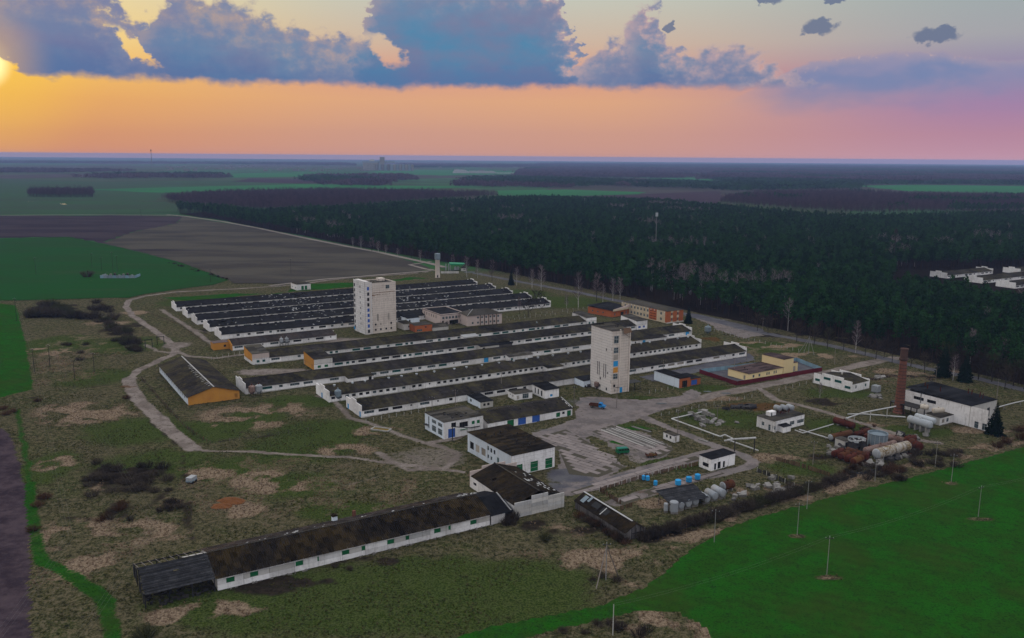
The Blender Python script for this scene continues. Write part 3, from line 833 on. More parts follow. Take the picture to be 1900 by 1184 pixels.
cropc = n.mix(n.math('MULTIPLY', n.math('MULTIPLY', rows.outputs['Fac'], n.ss(n1, .40, .60)), .35), cropc, A(.010, .036, .007))
cropc = n.mix(n.ss(n3, .51, .61, 0, .7), cropc, A(.014, .044, .009))
cropc = n.mix(n.ss(n4, .48, .38, 0, .7), cropc, A(.002, .022, .003))
cropc = n.mix(n.ss(n1, .48, .62, 0, .5), cropc, A(.034, .056, .010))
col = n.mix(brk(crop, .35, .62, .45), col, cropc)
plc = n.mix(n.ss(n2, .38, .62), A(.075, .054, .062), A(.036, .026, .034))
plc = n.mix(n.ss(n3, .5, .7, 0, .5), plc, A(.095, .07, .072))
col = n.mix(brk(plough, .35, .6, .3), col, plc)
col = n.mix(n.math('MULTIPLY', brk(rustm, .3, .8, .8), .8), col, A(.09, .042, .015))
# beyond the farm: a patchwork of strips
vor = n.n.new('ShaderNodeTexVoronoi'); vor.voronoi_dimensions = '2D'
n.put(vor.inputs['Vector'], n.scale(p, (.0011, .0007, 1))); vor.inputs['Scale'].default_value = 1.0
vs = n.n.new('ShaderNodeSeparateColor'); n.l.new(vor.outputs['Color'], vs.inputs[0])
farc = n.ramp(vs.outputs[0], [(0, A(.056, .078, .036)), (.35, A(.036, .104, .034)), (.5, A(.066, .058, .050)), (.7, A(.078, .054, .062)), (.85, A(.046, .108, .042)), (1, A(.058, .05, .048))], 'CONSTANT')
farc = n.mix(n.ss(n.noise(p, .004, 4, .6), .42, .6, 0, .5), farc, A(.034, .036, .026))
col = n.mix(n.ss(py_, 735, 800), col, farc)
n.put(b.inputs['Base Color'], col)
wet = n.math('MULTIPLY', conc, n.ss(n2, .60, .66))
n.put(b.inputs['Roughness'], n.math('SUBTRACT', .95, n.math('MULTIPLY', wet, .35)))
b.inputs['Specular IOR Level'].default_value = .0
bump(n, b, n.math('ADD', n3, n.math('MULTIPLY', n4, .5)), .8, .5)
me.materials.append(m)
ground = bpy.data.objects.new('ground', me); COL.objects.link(ground)
tag(ground, 'rough grassland and tracks of the farm, patchwork of fields beyond', None, None, 'structure')

# ---- fields laid as sheets beyond the farm
def field_mat(name, c1, c2, c3, rot=0.0, stripe=.35, s=.02, rowk=.08):
    m, n, b = new_mat(name); p = wpos(n)
    k1 = n.noise(n.scale(p, (.35, 1.0, 1)), s, 5, .6); k2 = n.noise(p, .3, 4, .65)
    c = n.mix(n.ss(k1, .40, .60), c1, c2)
    c = n.mix(n.ss(n.noise(n.scale(p, (.22, 1.2, 1)), s * 1.4, 5, .65), .56, .70), c, c3)
    r = n.n.new('ShaderNodeVectorRotate'); r.rotation_type = 'Z_AXIS'; r.inputs['Angle'].default_value = R(rot); n.l.new(p, r.inputs['Vector'])
    w = n.n.new('ShaderNodeTexWave'); n.l.new(r.outputs[0], w.inputs['Vector']); w.inputs['Scale'].default_value = rowk; w.inputs['Distortion'].default_value = 2; w.inputs['Detail'].default_value = 3
    dk = tuple(x * .72 for x in c2[:3]) + (1,)
    c = n.mix(n.math('MULTIPLY', w.outputs['Fac'], stripe), c, dk)
    c = n.mix(n.ss(k2, .5, .75, 0, .3), c, dk)
    n.put(b.inputs['Base Color'], c); b.inputs['Roughness'].default_value = .95; b.inputs['Specular IOR Level'].default_value = .0
    return m
fm_crop = field_mat('winter_crop', A(.014, .068, .014), A(.018, .058, .014), A(.026, .060, .018), 20, .25)
fm_crop_far = field_mat('far_crop', A(.030, .15, .044), A(.032, .125, .044), A(.045, .12, .048), 10, .1, .004, .01)
fm_plough = field_mat('ploughed_soil', A(.088, .078, .060), A(.056, .049, .042), A(.030, .025, .029), -48, .35)
fm_plough_p = field_mat('dark_ploughed_soil', A(.055, .042, .047), A(.036, .027, .034), A(.02, .015, .022), 5, .25)
fm_plough_far = field_mat('far_soil', A(.052, .033, .04), A(.044, .028, .035), A(.058, .038, .044), 10, .1, .004, .01)
fm_meadow = field_mat('far_meadow', A(.038, .080, .034), A(.042, .066, .036), A(.050, .056, .04), 8, .15, .006, .02)
fm_dirt = field_mat('track_dirt', A(.27, .235, .20), A(.22, .19, .165), A(.17, .15, .13), 30, .1)
def field(name, pts, mat, z, label, cat='field', dens=12.0, jit=1.5):
    q = [G(*p) for p in pts]
    out = []
    rg = random.Random(len(pts) * 31 + int(pts[0][0]))
    for i in range(len(q)):
        a, c = q[i], q[(i + 1) % len(q)]
        k = max(1, int((c - a).length / dens)); k = min(k, 60)
        for t in range(k):
            w = a.lerp(c, t / k); j = jit if t else 0
            out.append((w.x + rg.uniform(-j, j), w.y + rg.uniform(-j, j), z))
    mb = MB(); mb.add(out, [tuple(range(len(out)))])
    o = mb.build(name, mat)
    tag(o, label, None, None, 'structure')
    return o
field('crop_field', [(-700, 446), (0, 443), (128, 440), (228, 461), (338, 489), (424, 520), (395, 529), (330, 537), (268, 546), (238, 553), (205, 553), (110, 556), (0, 558), (-700, 570)], fm_crop, .22, 'bright green winter crop field round the substation')
field('ploughed_field', [(338, 402), (480, 424), (640, 455), (745, 480), (798, 498), (758, 506), (640, 514), (540, 526), (434, 526), (424, 519), (338, 488), (228, 460), (190, 452), (250, 430), (330, 415)], fm_plough, .30, 'bare brown ploughed field behind the barns')
field('ploughed_field', [(-900, 402), (0, 401), (200, 400), (338, 402), (330, 415), (250, 430), (190, 452), (128, 440), (0, 442), (-900, 446)], fm_plough_p, .26, 'dark purple brown ploughed strip beyond the green crop', jit=6)
field('meadow', [(-2200, 335), (0, 331), (200, 338), (420, 335), (600, 340), (640, 348), (420, 355), (300, 363), (290, 372), (330, 380), (345, 394), (200, 397), (0, 398), (-1500, 402)], fm_meadow, .34, 'wide pale green meadow with a small copse', dens=60, jit=8)
field('crop_field', [(150, 352), (560, 342), (900, 347), (780, 351), (560, 350), (300, 358)], fm_crop_far, .6, 'thin light green strip in front of the far villages', dens=80, jit=12)
field('crop_field', [(918, 354), (1050, 352), (1200, 357), (1185, 361), (1060, 364), (930, 363)], fm_crop_far, .6, 'bright green strip just behind the pine wood', dens=60, jit=8)
field('ploughed_field', [(1185, 361), (1330, 355), (1345, 366), (1330, 379), (1250, 374), (1130, 368), (1060, 365)], fm_plough_far, .65, 'mauve ploughed strip behind the pine wood', dens=60, jit=8)
field('crop_field', [(1585, 345), (1700, 343), (2000, 347), (2000, 360), (1830, 358), (1680, 355)], fm_crop_far, .6, 'green strip between bare woods on the far side', dens=80, jit=10)
field('crop_field', [(1200, 332), (1330, 330), (1350, 335), (1230, 339)], fm_crop_far, .6, 'small far green field among bare woods', dens=90, jit=14)
field('crop_field', [(400, 323), (560, 320), (720, 322), (640, 327), (430, 330)], fm_crop_far, .6, 'green far field before the village', dens=120, jit=20)
field('crop_field', [(690, 314), (950, 317), (1050, 322), (820, 326), (700, 322)], fm_crop_far, .6, 'green far field beside the white hangar', dens=120, jit=20)
field('ploughed_field', [(460, 331), (660, 333), (720, 338), (560, 341), (430, 337)], fm_plough_far, .7, 'mauve far ploughed strip', dens=120, jit=20)
ff = field('forest_floor', [(330, 397), (420, 410), (600, 445), (800, 482), (900, 499), (1150, 548), (1400, 602), (1700, 667), (2100, 760), (2600, 700), (2600, 430), (1900, 412), (1360, 394), (1000, 376), (600, 392), (400, 392)], field_mat('needle_litter_shade', A(.018, .013, .010), A(.012, .009, .007), A(.022, .018, .012), 0, .1), .12, 'needle litter under the pine wood, painted dark as its shade', dens=40, jit=3)  # litter colour darkened to stand for shade under the crowns
def strip(name, pts, w, z, mat, label):
    q = [G(*p) for p in pts]; mb = MB(); L = []; Rr = []
    for i, a in enumerate(q):
        d = (q[min(i + 1, len(q) - 1)] - q[max(i - 1, 0)]); d.z = 0; d.normalize(); s = Vector((-d.y, d.x, 0))
        L.append(a + s * w / 2); Rr.append(a - s * w / 2)
    for i in range(len(q) - 1):
        mb.quad((Rr[i].x, Rr[i].y, z), (Rr[i + 1].x, Rr[i + 1].y, z), (L[i + 1].x, L[i + 1].y, z), (L[i].x, L[i].y, z))
    return tag(mb.build(name, mat), label, None, None, 'structure')
strip('dirt_track', [(826, 497), (800, 490), (745, 478), (700, 468), (640, 457), (560, 441), (480, 424), (410, 411), (345, 402), (310, 399)], 6.5, .42, fm_dirt, 'pale dirt track along the edge of the pine wood')
strip('dirt_track', [(-600, 401), (0, 400), (150, 399), (330, 400)], 7, .44, fm_dirt, 'far pale track crossing the fields')
strip('dirt_track', [(800, 503), (700, 511), (600, 519), (500, 531)], 4.5, .36, fm_dirt, 'thin pale track behind the barns')
strip('dirt_track', [(800, 486), (760, 492), (790, 500), (812, 503)], 4, .40, fm_dirt, 'track bending round the field corner')

# ================================================================== vegetation
def cards(mb, c, r, n, size, rg, flat=0.5, mi=0, up=0.0):
    """n small leaf faces scattered in an ellipsoid"""
    for _ in range(n):
        while True:
            q = Vector((rg.uniform(-1, 1), rg.uniform(-1, 1), rg.uniform(-1, 1)))
            if q.length < 1: break
        q = q.normalized() * (q.length ** .45)
        p = Vector((c[0] + q.x * r[0], c[1] + q.y * r[1], c[2] + q.z * r[2]))
        nrm = (q + Vector((rg.gauss(0, flat), rg.gauss(0, flat), rg.gauss(0, flat) + up))).normalized()
        s = nrm.orthogonal().normalized(); s.rotate(Matrix.Rotation(rg.uniform(0, 6.28), 3, nrm)); t = nrm.cross(s)
        a = size * rg.uniform(.6, 1.3); bb = a * rg.uniform(.5, 1.0)
        mb.quad(p - s * a - t * bb * .4, p + s * a * .3 - t * bb, p + s * a + t * bb * .3, p - s * a * .3 + t * bb, mi)

def pine_meshes(k, seed, detail=1.0):
    out = []
    for i in range(k):
        rg = random.Random(seed + i)
        h = rg.uniform(16, 20); cr = rg.uniform(2.9, 3.9)
        tr = MB(); lean = Vector((rg.uniform(-.5, .5), rg.uniform(-.5, .5), 0))
        tr.tube((0, 0, 0), lean * .4 + Vector((0, 0, h * .5)), .22, .17, 6, False)
        tr.tube(lean * .4 + Vector((0, 0, h * .5)), lean + Vector((0, 0, h * .95)), .17, .05, 6, False)
        cw = MB()
        for j in range(int(11)):
            t = (j + .5) / 11; z = h * ((.42 if detail >= 1 else .54) + (.54 if detail >= 1 else .42) * t); rr = cr * (1.0 - .55 * max(0, t - .35) ** 1.2) * rg.uniform(.6, 1.0)
            a = j * 2.4 + rg.uniform(-.4, .4); d = rr * rg.uniform(.25, .7) * (1 - t * .5)
            c = (lean.x * t + math.cos(a) * d, lean.y * t + math.sin(a) * d, z)
            cards(cw, c, (rr * .62, rr * .62, rr * .42), max(5, int(15 * detail)), .55 / math.sqrt(detail), rg, .5, up=.5)
            if detail >= 1: tr.tube(lean * t + Vector((0, 0, z - .7)), c, .06, .03, 4, False)
        out.append((tr.mesh('pine_trunk', bark_pine), cw.mesh('pine_crown', pine_green), h))
    return out

def bare_tree(rg, h, spread, trunk_mat, twig_mat, n_br=16, twigs=9, twig_len=.9, start=.25, thick=.016, name='bare', tww=.055):
    tr = MB(); tw = MB()
    top = Vector((rg.uniform(-.4, .4), rg.uniform(-.4, .4), h)); r0 = h * thick
    mid = Vector((top.x * .3 + rg.uniform(-.2, .2), top.y * .3 + rg.uniform(-.2, .2), h * .45))
    tr.tube((0, 0, -.3), mid, r0, r0 * .65, 6, False); tr.tube(mid, top, r0 * .65, r0 * .15, 5, False)
    for k in range(n_br):
        t = start + (1 - start) * (k + rg.random()) / n_br
        p = mid.lerp(top, (t * h - mid.z) / (h - mid.z)) if t * h > mid.z else Vector((0, 0, 0)).lerp(mid, t * h / mid.z)
        a = k * 2.399 + rg.uniform(-.5, .5)
        L = spread * (1.1 - .75 * t) * rg.uniform(.7, 1.2)
        e = p + Vector((math.cos(a) * L, math.sin(a) * L, L * rg.uniform(.7, 1.3)))
        tr.tube(p, e, r0 * .28 * (1.2 - t), r0 * .08, 4, False)
        for q in range(twigs):
            s = p.lerp(e, rg.uniform(.3, 1.0))
            d = (e - p).normalized() + Vector((rg.gauss(0, .6), rg.gauss(0, .6), rg.gauss(.25, .5)))
            d = d.normalized() * twig_len * rg.uniform(.6, 1.5)
            side = d.cross(Vector((rg.gauss(0, 1), rg.gauss(0, 1), rg.gauss(0, 1)))).normalized() * tww
            f = s + d
            tw.add([tuple(s - side), tuple(s + side), tuple(f)], [(0, 1, 2)])
            g = s + d * .5 + Vector((rg.gauss(0, .3), rg.gauss(0, .3), rg.gauss(.1, .3))) * twig_len
            tw.add([tuple(s + d * .35 - side * .7), tuple(s + d * .35 + side * .7), tuple(g)], [(0, 1, 2)])
    return tr.mesh(name + '_trunk', trunk_mat), tw.mesh(name + '_twigs', twig_mat)

def shrub_mesh(rg, mat, r=1.0, h=1.0, stems=70, wid=.022):
    """many thin upright stems forking from a shared base"""
    mb = MB()
    for k in range(stems):
        a = rg.uniform(0, 6.283); d = math.sqrt(rg.random())
        b0 = Vector((math.cos(a) * d * r * .45, math.sin(a) * d * r * .45, 0))
        e = Vector((math.cos(a) * d * r, math.sin(a) * d * r, h * (1.05 - .5 * d * d) * rg.uniform(.65, 1.05)))
        mdl = b0.lerp(e, .55) + Vector((rg.gauss(0, .08), rg.gauss(0, .08), .06)) * r
        s = Vector((-math.sin(a), math.cos(a), 0)) * wid
        s.rotate(Matrix.Rotation(rg.uniform(0, 3.1), 3, 'Z'))
        mb.quad(b0 - s, b0 + s, mdl + s * .7, mdl - s * .7); mb.add([tuple(mdl - s * .7), tuple(mdl + s * .7), tuple(e)], [(0, 1, 2)])
        for _ in range(4):
            o = b0.lerp(e, rg.uniform(.35, .85)); f = o + Vector((rg.gauss(0, .28) * r, rg.gauss(0, .28) * r, rg.uniform(.0, .35) * h))
            mb.add([tuple(o - s * .7), tuple(o + s * .7), tuple(f)], [(0, 1, 2)])
    return mb.mesh('shrub', mat)

# ---- which ground carries the pine wood
forest_front = [(335, 398), (345, 396), (420, 411), (520, 431), (600, 446), (680, 461), (740, 472), (800, 483), (850, 491), (885, 496), (930, 505), (1000, 520), (1080, 536), (1150, 549), (1210, 558), (1300, 577),
                (1345, 586), (1365, 596), (1440, 612), (1510, 627), (1590, 642), (1700, 668), (1800, 692), (1900, 714), (2080, 755), (2400, 780)]
forest_back = [(2500, 405), (1900, 391), (1750, 393), (1600, 396), (1480, 391), (1360, 379), (1200, 366), (1000, 362), (850, 366), (700, 376), (600, 381), (480, 386), (400, 377), (328, 373)]
F_POLY = [tuple(G(*p)[:2]) for p in forest_front] + [tuple(G(p[0], p[1], 17)[:2]) for p in forest_back]
CLEAR = [tuple(G(p[0], p[1], 17)[:2]) for p in [(1655, 506), (1715, 512), (1780, 520), (1830, 529), (1900, 538), (2100, 556)]] + [tuple(G(*p)[:2]) for p in [(2100, 500), (1900, 499), (1700, 503), (1660, 503)]]
def scatter(poly, sp, jit, seed):
    xs = [p[0] for p in poly]; ys = [p[1] for p in poly]
    gx_, gy_ = np.meshgrid(np.arange(min(xs), max(xs), sp), np.arange(min(ys), max(ys), sp))
    rg = np.random.default_rng(seed)
    x = gx_.ravel() + rg.uniform(-jit, jit, gx_.size) * sp; y = gy_.ravel() + rg.uniform(-jit, jit, gx_.size) * sp
    k = inside(poly, x, y)
    return x[k], y[k]
fx, fy = scatter(F_POLY, 5.6, .48, 3)
keep = ~inside(CLEAR, fx, fy)
gaps = fbm(fx, fy, .010, 3, 77)
keep &= ~((gaps > .70) & (fbm(fx, fy, .05, 2, 78) > .45))
# only the part of the wood that the view reaches (plus a margin)
keep &= (np.abs(fx) < .68 * fy + 60)
fx, fy = fx[keep], fy[keep]
fdist = np.hypot(fx, fy)
fsc = RNG.uniform(.78, 1.12, len(fx)) * (.9 + .25 * fbm(fx, fy, .012, 3, 5))
frot = RNG.uniform(0, 6.28, len(fx))

pines_hi = pine_meshes(5, 100, 1.0)
pines_lo = pine_meshes(4, 200, .55)
order = np.argsort(fdist)
near_idx = order[:300]
pine_labels = 'tall dark green pine at the edge of the wood along the asphalt road'
for q, i in enumerate(near_idx):
    t_, c_, h_ = pines_hi[q % 5]
    r = thing('pine_tree', pine_labels, 'tree', (fx[i], fy[i], 0), frot[i], 'pines along the near edge of the wood')
    r.scale = (fsc[i],) * 3
    put('trunk', t_, r); put('crown', c_, r)

def instancer(name, xs, ys, zs, sc, rot, idx, objs, label, kind='stuff'):
    """points that carry copies of a few source objects (for what nobody could count)"""
    src = bpy.data.collections.new(name + '_sources')
    for o in objs: src.objects.link(o)
    me = bpy.data.meshes.new(name)
    me.vertices.add(len(xs)); me.vertices.foreach_set('co', np.column_stack([xs, ys, zs]).astype(np.float32).ravel())
    for nm, arr, ty in (('scl', sc, 'FLOAT'), ('rotz', rot, 'FLOAT'), ('pick', idx, 'INT')):
        at = me.attributes.new(nm, ty, 'POINT'); at.data.foreach_set('value', arr.astype(np.int32 if ty == 'INT' else np.float32))
    o = bpy.data.objects.new(name, me); COL.objects.link(o)
    ng = bpy.data.node_groups.new(name + '_nodes', 'GeometryNodeTree')
    ng.interface.new_socket('Geometry', in_out='INPUT', socket_type='NodeSocketGeometry')
    ng.interface.new_socket('Geometry', in_out='OUTPUT', socket_type='NodeSocketGeometry')
    gi = ng.nodes.new('NodeGroupInput'); go = ng.nodes.new('NodeGroupOutput')
    ci = ng.nodes.new('GeometryNodeCollectionInfo'); ci.inputs[0].default_value = src; ci.inputs[1].default_value = True; ci.inputs[2].default_value = True
    ip = ng.nodes.new('GeometryNodeInstanceOnPoints'); ip.inputs['Pick Instance'].default_value = True
    def na(nm, ty):
        a = ng.nodes.new('GeometryNodeInputNamedAttribute'); a.data_type = ty; a.inputs[0].default_value = nm
        return [s for s in a.outputs if s.enabled][0]
    ng.links.new(gi.outputs[0], ip.inputs['Points']); ng.links.new(ci.outputs[0], ip.inputs['Instance'])
    ng.links.new(na('pick', 'INT'), ip.inputs['Instance Index'])
    cx = ng.nodes.new('ShaderNodeCombineXYZ'); ng.links.new(na('rotz', 'FLOAT'), cx.inputs[2]); ng.links.new(cx.outputs[0], ip.inputs['Rotation'])
    ng.links.new(na('scl', 'FLOAT'), ip.inputs['Scale'])
    ng.links.new(ip.outputs[0], go.inputs[0])
    md = o.modifiers.new('scatter', 'NODES'); md.node_group = ng
    return tag(o, label, None, None, kind)

def src_obj(name, mes):
    """one source made of several meshes joined"""
    mb_v = []; out = bpy.data.meshes.new(name); vs = []; fs = []; mi = []; mats = []
    for me in mes:
        o = len(vs); vs += [tuple(v.co) for v in me.vertices]
        if me.materials[0] not in mats: mats.append(me.materials[0])
        k = mats.index(me.materials[0])
        for p in me.polygons: fs.append(tuple(i + o for i in p.vertices)); mi.append(k)
    out.from_pydata(vs, [], fs)
    for m in mats: out.materials.append(m)
    out.polygons.foreach_set('material_index', mi); out.update()
    return bpy.data.objects.new(name, out)

rgb_ = random.Random(12); birch_src = []
for k in range(4):
    a, b_ = bare_tree(rgb_, rgb_.uniform(15, 19), 3.4, bark_birch, twig_mauve, 16, 16, 1.7, .3, .010)
    birch_src.append(src_obj('birch_%s' % 'abcd'[k], [a, b_]))
rest = order[300:]
lo_objs = [src_obj('pine_%s' % 'abcd'[i], [p[0], p[1]]) for i, p in enumerate(pines_lo)]
instancer('pine_forest', fx[rest], fy[rest], np.zeros(len(rest)), fsc[rest], frot[rest], np.where((fbm(fx[rest], fy[rest], .011, 3, 91) > .75) & (RNG.random(len(rest)) < .5) | (RNG.random(len(rest)) < .005), RNG.integers(0, 4, len(rest)), 4 + RNG.integers(0, 4, len(rest))), lo_objs + birch_src, 'broad dark green pine wood behind the farm')
print('pines', len(fx))

# ---- bare broadleaf woods further off
rgw = random.Random(11)
wood_src = []
for k in range(4):
    a, b_ = bare_tree(rgw, rgw.uniform(13, 17), 3.6, bark_dark, twig_wood, 14, 16, 1.9, .25, .012)
    # broaden twigs so that they hold together at a distance
    wood_src.append(src_obj('bare_tree_%s' % 'abcd'[k], [a, b_]))
def broad_wood(poly, sp, seed, name, label, pine=0.0, zsc=1.0):
    x, y = scatter(poly, sp, .48, seed)
    n_ = len(x); r_ = np.random.default_rng(seed)
    pick = r_.integers(0, 4, n_)
    objs = list(wood_src)
    if pine > 0:
        objs = objs + lo_objs
        pm = fbm(x, y, .006, 3, seed) < pine
        pick = np.where(pm, pick + 4, pick)
    # names sort the sources: bare_* first, pine_* after
    return instancer(name, x, y, np.zeros(n_), r_.uniform(.8, 1.2, n_) * zsc, r_.uniform(0, 6.28, n_), pick, objs, label)
def gp(pts, z=0): return [tuple(G(p[0], p[1], z)[:2]) for p in pts]
broad_wood(gp([(300, 371), (330, 381), (420, 388), (480, 394), (640, 388), (800, 374), (920, 367)]) + gp([(925, 357), (780, 353), (640, 350), (420, 354), (300, 362)], 12), 8.0, 21, 'bare_woodland', 'mauve bare wood behind the pines, centre')
broad_wood(gp([(1335, 380), (1480, 392), (1600, 399), (1900, 396), (2150, 400)]) + gp([(2150, 362), (1900, 360), (1700, 358), (1560, 352), (1400, 356), (1345, 362)], 12), 9.5, 22, 'bare_woodland', 'mauve bare wood behind the pines near the far green strip', .36)
broad_wood(gp([(50, 366), (90, 367), (175, 367), (176, 362), (110, 360), (56, 362)]), 7.0, 23, 'bare_copse', 'small bare copse standing alone in the meadow', zsc=1.1)
# patches of canopy for the far woods
patch = []
for k in range(3):
    rg = random.Random(300 + k); mb = MB()
    for _ in range(26):
        x, y = rg.uniform(-45, 45), rg.uniform(-45, 45); h = rg.uniform(10, 19)
        for q in range(10):
            a = rg.uniform(0, 6.28); rr = rg.uniform(2, 6); z = h * rg.uniform(.35, 1.0)
            c = Vector((x + math.cos(a) * rr, y + math.sin(a) * rr, z)); s = rg.uniform(2, 4.5)
            d1 = Vector((rg.gauss(0, 1), rg.gauss(0, 1), rg.gauss(0, .6))).normalized() * s; d2 = Vector((rg.gauss(0, 1), rg.gauss(0, 1), rg.gauss(0, 1.2))).normalized() * s
            mb.add([tuple(c - d1), tuple(c + d2), tuple(c + d1 - d2 * .5)], [(0, 1, 2)])
    patch.append(bpy.data.objects.new('canopy_%s' % 'abc'[k], mb.mesh('canopy', twig_wood if k < 2 else pine_green)))
def far_wood(seed, strips, name, label, sp=52):
    xs, ys = [], []
    for s in strips:
        x, y = scatter(gp(s), sp, .5, seed); xs.append(x); ys.append(y)
    x = np.concatenate(xs); y = np.concatenate(ys); r_ = np.random.default_rng(seed)
    k = len(x)
    pick = np.where(fbm(x, y, .0012, 3, seed) < .46, 2, r_.integers(0, 2, k))
    instancer(name, x, y, np.zeros(k), r_.uniform(.8, 1.15, k), r_.uniform(0, 6.28, k), pick, patch, label)
far_wood(41, [[(960, 328), (1100, 330), (1260, 331), (1300, 327), (1150, 322), (970, 321)], [(1100, 346), (1330, 352), (1330, 342), (1210, 340), (1100, 338)], [(600, 345), (700, 346), (720, 340), (610, 337)],
              [(850, 346), (1010, 350), (1100, 346), (1090, 334), (960, 332), (870, 334)], [(1330, 356), (1580, 352), (1590, 340), (1480, 332), (1340, 334)], [(1560, 344), (1740, 343), (2000, 346), (2000, 328), (1700, 322), (1580, 326)]],
         'far_woodland', 'far belts of bare and pine woods between the fields')
far_wood(42, [[(1300, 334), (1560, 334), (1700, 324), (2000, 328), (2000, 316), (1600, 313), (1350, 314)], [(960, 320), (1350, 322), (1350, 313), (1000, 311)], [(150, 332), (420, 331), (400, 325), (180, 326)], [(-300, 322), (120, 321), (260, 318), (-300, 314)],
              [(560, 338), (760, 336), (760, 328), (590, 328)]], 'far_woodland', 'hazy belts of wood closer to the horizon', 60)
far_wood(43, [[(-500, 303), (300, 304), (660, 308), (640, 303.5), (-500, 297.5)], [(760, 312), (1000, 311), (1000, 306), (740, 306)], [(1000, 309), (2100, 318), (2100, 312.5), (1000, 303.5)]], 'far_woodland', 'last blue line of woods under the horizon', 95)

# ================================================================== buildings
def panel_mesh(w, h, ops, mat, thick=.3):
    key = ('panel', round(w, 3), round(h, 2), tuple(tuple(round(v, 2) for v in o) for o in ops), mat.name)
    return cached(key, lambda: wall_mb(w - .03, h, ops, thick).mesh('wall_panel', mat))

BAY = {   # kind of bay -> openings (x0, x1, z0, z1) and what fills them
    'wide': [(.9, 5.1, 1.15, 2.25)], 'pair': [(.7, 2.3, 1.15, 2.25), (3.6, 5.2, 1.15, 2.25)], 'one': [(2.1, 3.7, 1.15, 2.25)],
    'blank': [], 'door': [(1.6, 4.2, .05, 2.5)], 'small': [(2.6, 3.4, 1.5, 2.2)], 'two': [(.5, 1.9, 1.2, 2.3), (2.3, 5.3, 1.2, 2.3)]}
def barn_root(name, label, L, ang, cat='barn', group=None):
    o = G(*L) if not isinstance(L, Vector) else L
    return thing(name, label, cat, (o.x, o.y, 0), ang, group)

def stepped_end(w, lo, hi, mat, x, t=.3):
    prof = [(0, -.1), (w, -.1), (w, lo), (w * .68, lo), (w * .68, hi), (w * .34, hi), (w * .34, lo + .05), (0, lo + .05)]
    return MB().prism(prof, x, x + t, 'yz').mesh('end_wall', mat)

def barn(name, label, L, ang, length, width, bays, fills, eave=2.8, ridge=5.0, mat=None, roof=None, lo=4.7, hi=5.7, seed=1, drop=0.0, ends=(True, True), x_from=0.0, x_to=None, vents=0, debris=0, group='long barns', plinth=True):
    rg = random.Random(seed); mat = mat or whitewash; roof = roof or roof_dark
    r = barn_root(name, label, L, ang, group=group)
    x_to = x_to or length
    nb = int(round((x_to - x_from) / 6.0)); bw = (x_to - x_from) / nb
    for i in range(nb):
        k = bays[i % len(bays)] if isinstance(bays, list) else rg.choice(bays)
        if rg.random() < .10: k = rg.choice(['blank', 'small', 'one'])
        ops = [(a * bw / 6, b_ * bw / 6, z0, z1) for a, b_, z0, z1 in BAY[k]]
        put('wall_panel', panel_mesh(bw, eave, ops, mat), r, (x_from + i * bw, rg.uniform(-.02, .02), 0))
        for (a, b_, z0, z1) in ops:
            f = rg.choice(fills) if k != 'door' else rg.choice(['dblue', 'dblue', 'blue', 'void'])
            if k == 'small': f = 'void'
            add_window(r, x_from + i * bw + a, .16, z0, b_ - a, z1 - z0, f, name='window' if k != 'door' else 'door')
    wall_mb(length, eave, [], .3).build('back_wall', mat, r, loc=(length, width, 0)).rotation_euler = (0, 0, math.pi)
    for e, x in ((ends[0], -.3), (ends[1], length)):
        if e: put('end_wall', stepped_end(width, lo, hi, mat, x), r)
    gable_roof_mb(length - .1, width, eave + .02, ridge, over=.0, sheet=1.25, rows=5, seed=seed, drop=drop, x0=.05, y0=0).build('roof', roof, r)
    # eaves board and ridge cap
    MB().box(0, -.35, eave - .12, length, .0, eave + .06).build('eaves', roof, r)
    MB().prism([(width / 2 - .35, ridge + .03), (width / 2 + .35, ridge + .03), (width / 2, ridge + .16)], 0, length, 'yz').build('ridge_cap', roof, r)
    if plinth: MB().box(-.1, -.12, -.3, length + .1, -.03, .28).build('plinth', concrete_wall, r)
    for k in range(vents):
        x = length * (k + .5) / vents + rg.uniform(-2, 2)
        vm = cached('ridge_vent', lambda: MB().lathe([(.42, 0), (.42, .5), (.62, .55), (.62, .72), (.2, .8)], 10).mesh('vent', [silver]))
        put('roof_vent', vm, r, (x, width / 2 - .9, ridge - .4))
    if debris:
        mb = MB()
        for _ in range(debris):
            x = rg.choice([rg.uniform(1, length - 1), rg.gauss(length * .3, 12), rg.gauss(length * .62, 8)])
            x = min(max(x, 1), length - 1)
            y = rg.uniform(.4, width / 2 - .3); z = eave + (ridge - eave) * y / (width / 2) + .12
            a = rg.uniform(0, 3.14); l = rg.uniform(.2, .8); w_ = rg.uniform(.1, .28)
            c, s = math.cos(a), math.sin(a); sl = (ridge - eave) / (width / 2)
            q = [(-l, -w_), (l, -w_), (l, w_), (-l, w_)]
            pts = [(x + u * c - v * s, y + u * s + v * c) for u, v in q]
            top = [(p_[0], p_[1], z + (p_[1] - y) * sl + .05 + rg.uniform(0, .1)) for p_ in pts]; bot = [(p_[0], p_[1], p_[2] - .05) for p_ in top]
            mb.add(top + bot, [(0, 1, 2, 3), (4, 7, 6, 5), (0, 4, 5, 1), (1, 5, 6, 2), (2, 6, 7, 3), (3, 7, 4, 0)])
        d = mb.build('broken_sheets', sheet_white, r); d['kind'] = 'stuff'
    return r

